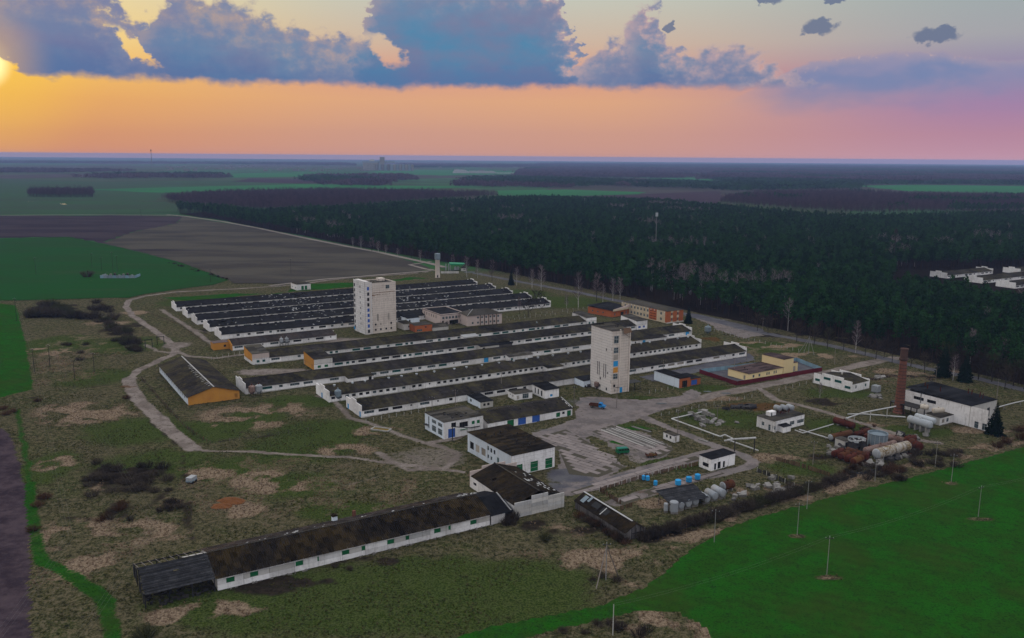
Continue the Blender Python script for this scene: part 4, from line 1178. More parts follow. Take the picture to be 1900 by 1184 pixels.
def annex(parent, x, w, d, h, wallmat, roofmat, doors=(), fall=-.5, name='annex'):
    """lean-to in front of a barn wall"""
    mb = MB(); ops = [(a, b_, z0, z1) for a, b_, z0, z1, f in doors]
    wall_mb(w, h + fall, ops, .25, mb)
    o = mb.build(name, wallmat, parent, loc=(x, -d, 0))
    for s_, xx in ((0, 0), (1, w - .25)):
        MB().prism([(0.004, 0), (d - .05, 0), (d - .05, h), (0.004, h + fall)], xx + .002, xx + .248, 'yz').build('side_wall', wallmat, o)
    flat_roof_mb(w, d - .3, h + fall + .02, .25, 1.2, .12, seed=int(x * 7), fall=-fall).build('annex_roof', roofmat, o)
    for a, b_, z0, z1, f in doors: add_window(o, a, .12, z0, b_ - a, z1 - z0, f, name='door' if z0 < .3 else 'window')
    return o

ANG = R(31.8)
def toward(L, dist, ang=ANG): return G(*L) + Vector((math.cos(ang), math.sin(ang), 0)) * dist
# ---- near group of five long barns
n1 = barn('long_barn', 'long whitewashed barn of the near group closest to the workshops', (671.9, 774.6), ANG, 210, 16, ['wide', 'wide', 'wide', 'one', 'wide', 'small', 'one', 'wide', 'wide'], ['void', 'void', 'board', 'grey'], seed=11)
put('door', window_mesh(1.3, 2.1, 'blue'), n1, (-.36, 1.9, 0), R(-90)); put('door', window_mesh(1.5, 2.1, 'blue'), n1, (-.36, 14.6, 0), R(-90))
n2 = barn('long_barn', 'long whitewashed barn with paired windows, second from the workshops', (612, 746.8), ANG, 207, 16, ['pair', 'pair', 'pair', 'pair', 'pair', 'one', 'pair'], ['void', 'void', 'void', 'grey'], seed=12, vents=26)
put('door', window_mesh(1.4, 2.2, 'blue'), n2, (-.36, 9.2, 0), R(-90))
n3 = barn('long_barn', 'long whitewashed barn with wide grey windows, middle of the near group', (457, 732), R(31.3), 252, 16, ['wide', 'wide', 'one', 'wide', 'wide', 'small', 'wide', 'blank', 'door', 'wide', 'wide'], ['grey', 'grey', 'teal'], seed=13, lo=4.6, hi=5.5)
n4 = barn('long_barn', 'long barn with an ochre end block, fourth of the near group', (583, 687.2), ANG, 204, 15, ['wide', 'pair', 'wide', 'one', 'wide', 'wide', 'pair'], ['grey', 'void', 'teal'], seed=14, ends=(False, False), x_from=9.2, x_to=196)
n5 = barn('long_barn', 'long barn with a tall ochre end block and teal windows', (468.5, 677.3), ANG, 208, 15, ['wide', 'wide', 'one', 'one', 'wide', 'pair', 'blank'], ['teal', 'teal', 'grey'], seed=15, ends=(False, False), x_from=8.3, x_to=200)
def end_block(parent, x, w, d, h, upper, lower_h, left, front_wins, roofmat=roof_felt, ochre=True, fall=1.2, left_wins=(), fill='teal'):
    """two-storey block at a barn end: ochre gable, pinkish upper band, white below"""
    ops = [(a, a + ww, .95, 2.15) for a, ww in front_wins]
    o = wall_mb(w, lower_h, ops, .3).build('end_block', whitewash, parent, loc=(x, -.35, 0))
    for a, ww in front_wins: add_window(o, a, .12, .95, ww, 1.2, fill)
    MB().box(0, .01, lower_h, w, .3, h).build('upper_wall', upper, o)
    for xx, mat in ((0, orange_paint if ochre else whitewash), (w - .3, upper)):
        if xx == 0 and ochre:
            MB().prism([(.301, 1.6), (d, 1.6), (d, h + fall), (.301, h)], -.004, .3, 'yz').build('ochre_gable', mat, o)
            MB().prism([(.301, 0), (d, 0), (d, 1.6), (.301, 1.6)], .002, .3, 'yz').build('lower_gable', orange_paint if left else whitewash, o)
        else:
            MB().prism([(.301, 0), (d, 0), (d, h + fall), (.301, h)], xx, xx + .3, 'yz').build('side_wall', mat, o)
    MB().box(0.002, d - .3, 0, w - .002, d - .002, h + fall - .02).build('back_wall', whitewash, o)
    flat_roof_mb(w, d, h + .02, .15, 1.6, .16, seed=int(x) + 5, fall=fall).build('block_roof', roofmat, o)
    for yy, zz, ww, hh in left_wins: add_window(o, -.03, yy, zz, ww, hh, 'void', R(-90))
    return o
end_block(n5, 0, 8.2, 15, 5.4, pink_plaster, 3.0, False, [(2.0, 1.4), (4.8, 1.4)], left_wins=[(3.5, .4, 1, 2.1), (6.0, 1.2, 1, 1.2), (9.0, 1.2, .9, 1.2), (12.6, 1.2, 1.4, 1.2)])
end_block(n5, 200.2, 7.4, 15, 4.7, whitewash, 3.0, False, [(1.5, 1.3), (4.2, 1.3)], ochre=False)
end_block(n4, 0, 9.0, 15, 5.2, concrete_wall, 2.9, True, [(1.6, 1.6), (5.0, 1.8)], roofmat=roof_dark, left_wins=[(2.6, .9, .9, 1.4), (4.4, .9, .9, 1.4), (7.4, 1, 1, 1.3), (9.6, .3, .9, 2.1), (12.5, .8, 1, 1.5), (14, .8, 1, 1.5)], fill='green')
end_block(n4, 196.2, 8.0, 15, 5.2, whitewash, 3.0, False, [(1.2, 1.9), (4.8, 1.4)], ochre=False, fill='dblue')
# lean-tos along the fronts
def at_px(root, px, py):
    w = G(px, py) - root.location; a = root.rotation_euler[2]
    return w.x * math.cos(a) + w.y * math.sin(a)
annex(n3, at_px(n3, 645, 711), 12, 4.2, 2.75, whitewash, roof_dark, [(9.8, 11.2, .1, 2.0, 'void')], -.55)
annex(n3, at_px(n3, 936, 668), 14, 4.0, 2.9, whitewash, roof_felt, [(1.0, 2.3, .6, 1.7, 'teal')], -.5)
annex(n3, at_px(n3, 1160, 637), 24, 4.2, 2.75, whitewash, roof_dark, [(1.6, 2.6, .9, 1.9, 'void'), (7, 9.2, .1, 2.1, 'blue')], -.4)
annex(n5, at_px(n5, 852, 631), 9, 4.5, 3.0, whitewash, sheet_white, [], -.5)
annex(n4, at_px(n4, 886, 650), 11, 4.6, 2.9, concrete_wall, roof_black, [(1, 2.6, .1, 2.0, 'void')], -.4)
annex(n4, at_px(n4, 915, 646), 10, 3.6, 2.5, timber_grey, roof_black, [], -.4)
annex(n2, at_px(n2, 1012, 691), 9, 4.6, 2.8, whitewash, roof_dark, [], -.4)
annex(n1, at_px(n1, 1076, 716), 13, 7.0, 3.0, whitewash_blue, roof_black, [(7.2, 8.6, .1, 2.0, 'blue')], -.3)

# ---- far group of five, their roofs torn and strewn with pieces
far_rows = [('row nearest the mill tower', (411.5, 630.3), 217, .0, 16), ('second row from the mill tower', (389.5, 615.6), 219, .008, 50), ('middle row of the far group', (366.7, 602.6), 220, .012, 70),
            ('fourth row from the mill tower', (349, 590), 221, .012, 64), ('row furthest back, next to the ploughed field', (328, 577.6), 222, .012, 50)]
for i, (lab, L, ln, dr, db) in enumerate(far_rows):
    fb = barn('long_barn', 'long whitewashed barn with torn dark roof, ' + lab, L, R(31.4), ln, 16, ['wide', 'one', 'one', 'wide', 'one', 'two'] if i == 0 else ['one', 'pair', 'one', 'wide', 'pair'], ['void', 'void', 'void', 'grey'], roof=roof_far, seed=31 + i, drop=dr, debris=db, lo=4.2, hi=5.5, group='long barns of the far group')
    if i == 1:
        for xx, ww in ((at_px(fb, 595, 596), 5.0),): annex(fb, xx, ww, 1.0, 2.7, whitewash, roof_far, [], -.2)
# ---- low ochre-ended shed in front of the far group
f0 = barn('livestock_shed', 'low white shed with an ochre gable and brown-grey roof', (432, 651), ANG, 56, 13, ['wide', 'wide', 'small', 'wide'], ['grey', 'grey', 'void'], roof=roof_slate, seed=41, ends=(False, True), lo=2.85, hi=4.4, group=None)
MB().prism([(0, 0), (13, 0), (13, 2.8), (6.5, 4.8), (0, 2.8)], -.3, 0, 'yz').build('ochre_gable', orange_paint, f0)
put('door', window_mesh(2.2, 2.3, 'orange', 2), f0, (-.34, 10.5, 0), R(-90))
ob = wall_mb(8.0, 3.6, [(5.2, 6.5, 1.2, 2.4)], .3).build('ochre_porch', orange_paint, f0, loc=(-8.3, 6.0, 0))
add_window(ob, 5.2, .12, 1.2, 1.3, 1.2, 'void')
MB().box(0.002, .3, 0, .3, 6, 3.6).build('side_wall', orange_paint, ob); MB().box(.3, 5.7, 0, 8.0, 6, 3.59).build('back_wall', orange_paint, ob)
flat_roof_mb(7.9, 6, 3.62, .1, 1.5, .1, seed=3).build('porch_roof', brown_roof, ob)

# ---- big barn with the ochre gable
L0, a0, w0 = frame_of((349.7, 752.5), (444.7, 739.5))
D0 = 63.0
ogb = thing('hay_barn', 'big dark-roofed barn with a bright ochre gable end', 'barn', L0, a0)
MB().prism([(0, 0), (w0, 0), (w0, 3.5), (w0 / 2, 6.4), (0, 3.5)], 0, .3, 'xz').build('ochre_gable', orange_paint, ogb)
MB().prism([(0, 0), (w0, 0), (w0, 3.5), (w0 / 2, 6.4), (0, 3.5)], D0 - .3, D0, 'xz').build('rear_gable', orange_paint, ogb)
put('door', window_mesh(1.2, 2.0, 'orange', 1), ogb, (w0 - 2.0, -.05, .6))
sidew = wall_mb(D0 - .62, 3.4, [(2 + 4.4 * k, 3.5 + 4.4 * k, 1.3, 2.6) for k in range(13)], .3).build('side_wall', whitewash_blue, ogb, loc=(.002, D0 - .31, 0))
sidew.rotation_euler = (0, 0, R(-90))
for k in range(13): add_window(sidew, 2 + 4.4 * k, .12, 1.3, 1.5, 1.3, 'grey' if k % 3 else 'void')
wall_mb(D0 - .62, 3.4, [], .3).build('far_side_wall', whitewash_blue, ogb, loc=(w0 - .002, .31, 0)).rotation_euler = (0, 0, R(90))
rr_ = gable_roof_mb(D0, w0, 3.5, 6.5, .5, 1.2, 6, seed=5, jit=.03).build('roof', roof_dark, ogb, loc=(w0, 0, 0)); rr_.rotation_euler = (0, 0, R(90))
MB().box(w0 / 2 - .25, -.5, 6.5, w0 / 2 + .25, D0 + .5, 6.62).build('ridge_cap', sheet_white, ogb)
mbx = MB(); rg = random.Random(4)
for k in range(16):
    y = 4 + k * 2.6 + rg.uniform(-.8, .8); x = w0 / 2 - rg.uniform(.6, 1.6); z = 6.5 - (w0 / 2 - x) * .29
    mbx.add([(x - .7, y - .2, z - .1), (x + .7, y - .1, z + .3), (x + .7, y + .2, z + .3), (x - .7, y + .15, z - .1)], [(0, 1, 2, 3)])
mbx.build('loose_ridge_sheets', sheet_white, ogb)['kind'] = 'stuff'

# ---- mill towers
def tower_wall(mb, length, height, row=1.2, seed=0, colw=6.0, thick=.25):
    """panel courses with recessed joints"""
    rg = random.Random(seed); nz = int(round(height / row))
    nxp = max(1, int(round(length / colw)))
    for j in range(nz):
        for i in range(nxp):
            d = rg.uniform(-.02, .02)
            mb.box(length * i / nxp + .03, d, height * j / nz + .035, length * (i + 1) / nxp - .03, thick, height * (j + 1) / nz - .035)
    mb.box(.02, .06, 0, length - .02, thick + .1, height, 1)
    return mb
# tower between the far and near groups
La, aa, wa = frame_of((678, 621), (735.7, 614.2))
TL = thing('mill_tower', 'tall beige concrete mill tower with rust stains and a stair shaft', 'tower', La, aa)
hA = 28.6; dA = 15.0; stw = 4.4
tower_wall(MB(), wa - stw, hA, 1.3, 3, 8.0).build('front_wall', [tower_beige, joint_tar_shade], TL, loc=(stw, 0, 0))
tower_wall(MB(), dA, hA, 1.3, 4).build('side_wall', [tower_beige, joint_tar_shade], TL, loc=(wa, .35, 0)).rotation_euler = (0, 0, R(90))
MB().box(stw, .36, 0, wa - .4, dA, hA - .3).build('core', tower_beige, TL)
stair = tower_wall(MB(), 3.0, hA + 1.6, 1.3, 5, 3.0).build('stair_shaft', [tower_grey, joint_tar_shade], TL, loc=(0, -.6, 0))
for xx, ww in ((3.0, .5), (3.5, .9)):
    MB().box(xx + .003, -.45 if ww > .6 else -.35, 0, xx + ww, .6, hA + .9).build('pilaster', tower_grey if ww > .6 else tower_beige, TL)
stl = tower_wall(MB(), dA, hA + 1.6, 1.3, 6, 3.4).build('stair_side_wall', [whitewash, joint_tar_shade], TL, loc=(.002, dA - .3, 0)); stl.rotation_euler = (0, 0, R(-90))
MB().box(.36, -.2, 0, 3.4, dA, hA + 1.4).build('stair_core', tower_grey, TL)
for k in range(9):
    add_window(TL, 1.35, -.68, .9 + k * 3.05, 1.25, 1.9, ['void', 'dblue', 'dblue', 'dblue', 'dblue', 'void', 'void', 'void', 'dblue'][k], nx=2)
    add_window(TL, -.1, dA - 1.0, 1.8 + k * 3.05, 1.3, 1.7, 'void', R(-90))
    if k > 0: add_window(TL, -.1, dA - 9.0, 1.8 + k * 3.05, .7, 1.2, 'grey' if k % 2 else 'void', R(-90))
for x in (6.0, 9.2, 12.6, 15.8): add_window(TL, x, -.10, 1.6, 1.0, 1.1, 'void')
for x, f in ((6.0, 'void'), (9.2, 'board'), (15.8, 'void')): add_window(TL, x, -.10, 4.6, 1.0, 1.1, f)
for x in (7.4, 14.2): add_window(TL, x, -.10, 7.2, 1.1, 3.9, 'board', nx=2)
add_window(TL, 13.2, -.10, hA - 3.2, 2.3, 2.1, 'grey', nx=2)
mbx = MB(); rg = random.Random(8)
x = stw + .15
while x < wa - .6:
    w_ = rg.uniform(.18, .4); f = max(0, 1 - (x - stw) / 9.5)
    mbx.box(x, -.034, hA - 5.25 - rg.uniform(0, .12), x + w_, -.022, hA - 5.05 + rg.uniform(0, .08))
    if rg.random() < .9 * f + .06: mbx.box(x, -.035, hA - 6.2 - rg.uniform(.1, .9) * (f + .2), x + w_, -.023, hA - 6.2 + rg.uniform(0, .3) * f)
    if rg.random() < .35: mbx.box(x, -.036, hA - 9.7 - rg.uniform(0, .12), x + w_, -.024, hA - 9.55)
    x += w_
for k in range(34):
    z = hA - .7 * k - rg.uniform(0, .4); mbx.box(stw + .04, -.037, z - rg.uniform(.3, .8), stw + rg.uniform(.12, .5), -.025, z)
mbx.build('rust_stain', stain_rust, TL)['kind'] = 'stuff'
flat_roof_mb(wa - stw, dA, hA - .2, -.3, 3, .15, seed=8, x0=stw).build('roof', roof_felt, TL)
for x0_, y0_, x1_, y1_ in ((stw, .0, wa, .3), (wa - .3, .3, wa, dA), (stw, dA - .3, wa - .3, dA)): MB().box(x0_ + .003, y0_ + .003, hA, x1_ + .003, y1_, hA + .45).build('parapet', tower_beige, TL)
for x in (7, 8.5, 12, 14.5, 16): MB().tube((x, 6, hA), (x, 6, hA + rg.uniform(.8, 1.8)), .12, .12, 6).build('vent_pipe', dark_metal, TL)
MB().box(13.5, 9, hA, 17, 13, hA + 1.5).build('roof_hatch', tower_beige, TL)

# tower in front of the near group
Lb, ab_, wb = frame_of((1133.2, 731.6), (1164.6, 726.4))
TR = thing('feed_tower', 'tall grey concrete feed tower with one column of stair windows beside the yard', 'tower', Lb, R(30))
hB = 27.6; dB = 15.5; wb = 9.6
cw_ = 4.0
tower_wall(MB(), cw_, hB, 1.2, 13, 4.0).build('window_bay', [tower_beige, joint_tar_shade], TR)
MB().box(cw_ + .003, -.25, 0, cw_ + .45, .4, hB + .3).build('pilaster', tower_beige, TR)
tower_wall(MB(), wb - cw_ - 1.0, hB, 1.2, 14, 5.0).build('front_wall', [tower_beige, joint_tar_shade], TR, loc=(cw_ + .47, .12, 0))
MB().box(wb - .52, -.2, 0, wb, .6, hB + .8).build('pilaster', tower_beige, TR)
sl = tower_wall(MB(), dB, hB, 1.2, 15, 7.0).build('side_wall', [tower_grey, joint_tar_shade], TR, loc=(.002, dB, 0)); sl.rotation_euler = (0, 0, R(-90))
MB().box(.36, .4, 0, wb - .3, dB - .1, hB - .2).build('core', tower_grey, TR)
tower_wall(MB(), dB - .65, hB, 1.2, 16, 7.0).build('far_side_wall', [tower_grey, joint_tar_shade], TR, loc=(wb - .04, .62, 0)).rotation_euler = (0, 0, R(90))
rowz = [(22.2, 3.2, 'grey'), (17.9, 2.4, 'grey'), (14.9, 2.3, 'board'), (12.1, 2.3, 'blue'), (9.3, 2.3, 'orange'), (6.5, 2.3, 'grey')]
for z, h, f in rowz:
    add_window(TR, .9, -.12, z, 2.4, h, f, nx=2)
    if f == 'grey': MB().box(.9, -.16, z + h * .48, 3.3, -.1, z + h * .48 + .12).build('transom', window_frame_mat, TR)
add_window(TR, 1.2, -.1, 2.9, 1.0, 1.2, 'void'); add_window(TR, 1.7, -.1, .9, .7, 1.0, 'board'); put('door', window_mesh(1.5, 2.3, 'blue', 2), TR, (4.7, .04, .1))
for y, z, w_, h_ in ((10.2, 6.6, .28, 6.0), (8.9, 6.6, .28, 6.0), (5.6, 6.4, .28, 6.0), (4.2, 6.4, .28, 6.0), (3.0, 8.6, .8, .5), (8.4, 1.5, .8, 1.1), (3.6, 1.0, .8, 1.2), (8.2, 4.9, .7, .9), (4.2, 18.4, .5, 1.0)):
    add_window(TR, -.12, y, z, w_, h_, 'void', R(-90), nx=1)
flat_roof_mb(wb, dB, hB + .02, .25, 2.5, .2, seed=9).build('roof', roof_felt, TR)
for x, y in ((2, 12), (3, 13.4), (4.4, 13), (6, 5), (6.8, 5.4), (7.4, 6.0), (6.2, 6.2)): MB().tube((x, y, hB), (x, y, hB + random.uniform(.8, 2.6)), .13, .13, 6).build('vent_pipe', dark_metal, TR)
MB().box(0, dB - 1, hB + .22, 6, dB - .6, hB + .9).build('roof_rail', dark_metal, TR)
cano = MB(); cano.quad((5.0, -1.6, hB - 1.4), (9.2, -1.6, hB - 1.0), (9.4, .1, hB + .9), (5.6, .1, hB + .7)); cano.tube((5.4, -1.2, hB - 1.2), (8.6, -.3, hB - 3.2), .1, .08, 5); cano.tube((8.6, -.3, hB - 3.2), (9.6, -1.0, hB - 3.3), .1, .06, 5)
cano.build('collapsed_canopy', timber_brown, TR)
sh = MB();
for x, y in ((wb + .6, 1), (wb + 4, 1), (wb + 7, 1), (wb + .6, 5), (wb + 7, 5)): sh.tube((x, y, 0), (x, y, 3.2), .12, .12, 6)
sh.box(wb + .2, .6, 3.2, wb + 7.6, 5.4, 3.35); sh.build('side_canopy', dark_metal, TR)

# ================================================================== generic block buildings
def block(name, label, cat, C, Lb_, Rb_, h, wallL, wallF, roofm, winF=(), winL=(), roof_kind='flat', ridge=0.0, over=.2, fall=0.0, depth=None, length=None, group=None, parapet=0.0, seed=3, sheet=2.0):
    """corner C nearest to the camera; Lb_ = far end of the left wall, Rb_ = far end of the front wall.
    local x runs along the front wall, local y along the left wall."""
    c = G(*C); rp = G(*Rb_); lp = G(*Lb_)
    dF = rp - c; dL = lp - c
    a = math.atan2(dF.y, dF.x)
    al = math.atan2(dL.y, dL.x) - math.pi / 2
    d_ = ((al - a + math.pi) % (2 * math.pi)) - math.pi
    a = a + d_ * .5                      # share the error between both walls
    W = length or dF.length; D = depth or dL.length
    r = thing(name, label, cat, c, a, group)
    opsF = [(x, x + w, z, z + hh) for x, z, w, hh, f in winF]
    wall_mb(W, h, opsF, .3).build('front_wall', wallF, r)
    for x, z, w, hh, f in winF: add_window(r, x, .14, z, w, hh, f, name='door' if z < .25 else 'window')
    opsL = [(x, x + w, z, z + hh) for x, z, w, hh, f in winL]
    lw = wall_mb(D - .6, h, opsL, .3).build('left_wall', wallL, r, loc=(.002, D - .3, 0)); lw.rotation_euler = (0, 0, R(-90))
    for x, z, w, hh, f in winL: add_window(lw, x, .14, z, w, hh, f, name='door' if z < .25 else 'window')
    wall_mb(D - .6, h, [], .3).build('right_wall', wallF, r, loc=(W - .002, .3, 0)).rotation_euler = (0, 0, R(90))
    wall_mb(W, h, [], .3).build('back_wall', wallL, r, loc=(W, D, 0)).rotation_euler = (0, 0, math.pi)
    if roof_kind == 'flat':
        flat_roof_mb(W, D, h + .02, over, sheet, .15, seed=seed, fall=fall).build('roof', roofm, r)
    elif roof_kind == 'ridge_x':
        gable_roof_mb(W, D, h, ridge, over, 1.2, 5, seed=seed).build('roof', roofm, r)
        for x, m_ in ((.003, wallL), (W - .303, wallF)): MB().prism([(0.3, h), (D - .3, h), (D / 2, ridge - .15)], x, x + .3, 'yz').build('gable', m_, r)
    elif roof_kind == 'ridge_y':
        g = gable_roof_mb(D, W, h, ridge, over, 1.2, 5, seed=seed).build('roof', roofm, r, loc=(W, 0, 0)); g.rotation_euler = (0, 0, R(90))
        for y in (.003, D - .303): MB().prism([(.3, h), (W - .3, h), (W / 2, ridge - .15)], y, y + .3, 'xz').build('gable', wallF, r)
    elif roof_kind == 'hip':
        k = min(W, D) * .45; mb = MB(); o = over
        A_, B_, C_, D_ = (-o, -o, h), (W + o, -o, h), (W + o, D + o, h), (-o, D + o, h)
        if W >= D: E_, F_ = (D / 2, D / 2, ridge), (W - D / 2, D / 2, ridge)
        else: E_, F_ = (W / 2, W / 2, ridge), (W / 2, D - W / 2, ridge)
        if W >= D:
            mb.add([A_, B_, F_, E_], [(0, 1, 2, 3)], 0, .5); mb.add([C_, D_, E_, F_], [(0, 1, 2, 3)], 0, .4); mb.add([D_, A_, E_], [(0, 1, 2)], 0, .65); mb.add([B_, C_, F_], [(0, 1, 2)], 0, .3)
        else:
            mb.add([A_, B_, E_], [(0, 1, 2)], 0, .5); mb.add([B_, C_, F_, E_], [(0, 1, 2, 3)], 0, .4); mb.add([C_, D_, F_], [(0, 1, 2)], 0, .4); mb.add([D_, A_, E_, F_], [(0, 1, 2, 3)], 0, .65)
        mb.add([A_, B_, C_, D_], [(3, 2, 1, 0)], 0, .3)
        mb.build('roof', roofm, r)
    if parapet:
        for q in ((0, 0, W, .3), (0, D - .3, W, D), (0, .3, .3, D - .3), (W - .3, .3, W, D - .3)):
            MB().box(q[0] - .003, q[1] - .003, h - .01, q[2] + .003, q[3] + .003, h + parapet).build('parapet', wallF, r)
    r['w'] = W; r['d'] = D
    return r
def span(x, z, w, h, f, n_, step): return [(x + k * step, z, w, h, f) for k in range(n_)]

# small white house by the ploughed field
pumph = block('field_house', 'small white flat-roofed house by the ploughed field', 'house', (550.6, 539), (534.5, 534.6), (577, 537.4), 4.4, whitewash, whitewash, roof_dark, [(3.6, .1, 2.0, 3.0, 'green'), (6.2, .1, 2.0, 3.0, 'green')], [(3, 1.2, 1.5, 1.2, 'grey'), (9, 1.2, 1.5, 1.2, 'grey')], depth=13, length=11)
# two-storey grey office with hipped roof
offc = block('office_block', 'grey two-storey office with a hipped roof and dark pilasters', 'building', (867, 605.8), (858, 600.5), (927.7, 598.9), 6.3, pink_plaster, pink_plaster, roof_felt,
             [(x, z, 1.2, 1.3, 'grey') for x in (3, 6.5, 9.2, 12, 14.8, 17.4, 20) for z in (1.1, 4.2) if not (z > 4 and x < 4)], [(2, 1.1, 1.0, 1.3, 'void'), (2, 4.2, 1.0, 1.3, 'void')], 'hip', 9.0, .5, depth=13)
for x in (8.3, 11.1, 13.9, 16.6, 19.2): MB().box(x, -.22, 0, x + .45, -.002, 6.2).build('pilaster', timber_brown, offc)
MB().tube((0, 0, 6.4), (6.4, 6.4, 9.05), .16, .16, 5).build('hip_flashing', sheet_white, offc)
wing = block('office_wing', 'flat-roofed office wing on columns beside the grey office', 'building', (817.5, 603.4), (786, 588), (859, 598), 6.0, pink_plaster, pink_plaster, roof_black, span(1.2, 3.4, 1.5, 1.5, 'grey', 7, 2.2) + [(1, .1, 1.2, 2.4, 'void'), (6, .1, 6, 2.4, 'void')], span(2, 3.2, 1.0, 1.8, 'void', 6, 3.2), depth=25, parapet=.5)
# orange brick boiler shed and huts around the mill tower
block('brick_shed', 'small orange brick shed beside the beige mill tower', 'shed', (770.5, 617), (757, 609), (801, 613.5), 3.9, orange_brick, orange_brick, roof_felt, [(6, 2.2, 1.2, .8, 'void'), (1.0, .4, 3.4, 1.2, 'grey')], (), depth=9)
block('lean_to_shed', 'pale blue shed wall with a slanted dark roof behind the brick shed', 'shed', (756, 601), (750, 597), (775, 597.5), 3.2, whitewash_blue, whitewash_blue, roof_black, [(1, .1, 1.2, 2.2, 'void')], (), fall=1.6, depth=11)
block('crumbling_shed', 'crumbling grey shed against the beige mill tower', 'shed', (750, 613), (740, 608), (765, 611), 3.6, concrete_wall, concrete_wall, roof_dark, [(2.6, 1.4, 1.1, 1.1, 'void')], (), depth=9, fall=.4)
block('collapsed_shed', 'low shed with pale broken roof sheets next to the brick shed', 'shed', (803, 614.5), (795, 610), (830, 610.6), 2.0, concrete_wall, concrete_wall, roof_felt, (), (), depth=7, fall=.8)
# orange and white brick administration building
hall = block('canteen_hall', 'orange brick hall with a wide dark sloping roof', 'building', (1136, 589), (1109, 584.6), (1176, 583), 4.2, orange_brick, orange_brick, roof_black, [(2, .8, 1.1, 1.8, 'grey'), (8, .1, 3.0, 2.4, 'void'), (13, .8, 1.2, 2, 'grey'), (18, .8, 1.2, 2, 'grey'), (20, .8, 1.2, 2, 'grey'), (22, .8, 1.2, 2, 'grey')], span(3, 1.6, 1.4, .9, 'grey', 3, 4.5), depth=21, over=.8, fall=.8)
MB().box(-.35, -.85, 3.9, hall['w'] + .3, -.8, 5.0).build('fascia', panel_tan, hall)
MB().prism([(0, 4.9), (hall['w'], 4.9), (hall['w'], 7.2)], -.79, -.5, 'xz').build('fascia', pink_plaster, hall)
adm = block('office_building', 'long two-storey orange brick office with pale panels', 'building', (1236.8, 600.2), (1177, 585), (1266, 596), 7.4, panel_tan, orange_brick, roof_felt, [(x, z, 1.1, 1.7, 'grey') for x in (3.6, 8.6) for z in (1.2, 4.6)],
            [(2.5 + k * 3.1, z, 1.7, 1.7, 'grey' if (k + z) % 3 else 'void') for k in range(12) for z in (1.2, 4.6) if k not in (9, 10)], 'hip', 8.6, .3, depth=43)
for x in (3.2, 8.2): MB().box(x, -.06, 0, x + 1.9, -.004, 1.15).build('pale_panel', panel_tan, adm); MB().box(x, -.06, 2.95, x + 1.9, -.004, 4.55).build('pale_panel', panel_tan, adm); MB().box(x, -.06, 6.35, x + 1.9, -.004, 7.35).build('pale_panel', panel_tan, adm)
for k, (y0_, y1_) in enumerate(((0, 1.5), (9.0, 16.2))): MB().box(-.07, y0_ + .2, .5, -.004, y1_, 7.3).build('brick_panel', orange_brick, adm)
for k in range(8): MB().box(-.16, 9.6 + (k % 2) * 3.2, 1.0 + (k // 2) * 1.6, -.08, 12.0 + (k % 2) * 3.2, 1.35 + (k // 2) * 1.6).build('grille', window_void, adm)
for k in range(14): MB().box(-.12, 1.9 + k * 3.1, 6.3, -.006, 2.3 + k * 3.1, 7.2).build('pier', whitewash, adm)
MB().box(-.25, -.25, -.1, adm['w'] + .25, -.08, .5).build('plinth', concrete_wall, adm)

# ochre house inside its walled compound
ylow = block('cream_house', 'cream plastered house with brown flat roof inside the walled compound', 'house', (1389, 707.5), (1355, 698.5), (1455, 695.5), 3.4, cream_paint, cream_paint, roof_brown, [(2.6, 1.2, 1.2, 1.3, 'grey'), (6.6, 1.2, 1.2, 1.3, 'grey'), (12.0, 1.2, .9, 1.4, 'grey'), (13.4, 1.2, .9, 1.4, 'grey'), (17, 1.2, .9, 1.4, 'grey'), (18.4, 1.2, .9, 1.4, 'grey')], [(9, .1, 1.2, 2.1, 'board')], depth=12.5, length=23.5, over=.4)
for x, y in ((6, 8), (6.6, 8.2), (4.6, 5.0), (12, 10)): MB().tube((x, y, 3.5), (x, y, 4.1), .14, .14, 6).build('vent_pipe', dark_metal, ylow)
tb = wall_mb(7.0, 7.2, [], .3).build('tall_wing', cream_paint, ylow, loc=(23.52, -.3, 0))
MB().box(.002, .3, 0, .3, 13, 7.2).build('side_wall', cream_paint, tb); MB().box(6.7, .3, 0, 6.998, 13, 7.2).build('side_wall', cream_paint, tb); MB().box(.3, 12.7, 0, 6.7, 13, 7.19).build('back_wall', cream_paint, tb)
flat_roof_mb(7, 13, 7.22, .15, 2, .15, seed=4).build('wing_roof', roof_brown, tb)
lb_ = wall_mb(5.0, 4.2, [(1.2, 3.4, .1, 2.6)], .3).build('side_wing', cream_paint, ylow, loc=(30.54, 1.0, 0)); add_window(lb_, 1.2, .12, .1, 2.2, 2.5, 'board', name='door')
MB().box(4.7, .3, 0, 4.998, 10, 4.2).build('side_wall', cream_paint, lb_); MB().box(0, 9.7, 0, 4.7, 10, 4.19).build('back_wall', cream_paint, lb_)
flat_roof_mb(5, 10, 4.22, .15, 2, .15, seed=5).build('wing_roof', roof_brown, lb_)
comp = thing('compound_wall', 'metal sheet wall, maroon outside and pale blue inside', 'fence', G(1367, 715.5))
cpts = [G(1297.7, 692.4), G(1367, 715.5), G(1525, 688.9), G(1478, 670.5)]
o_ = cpts[1]
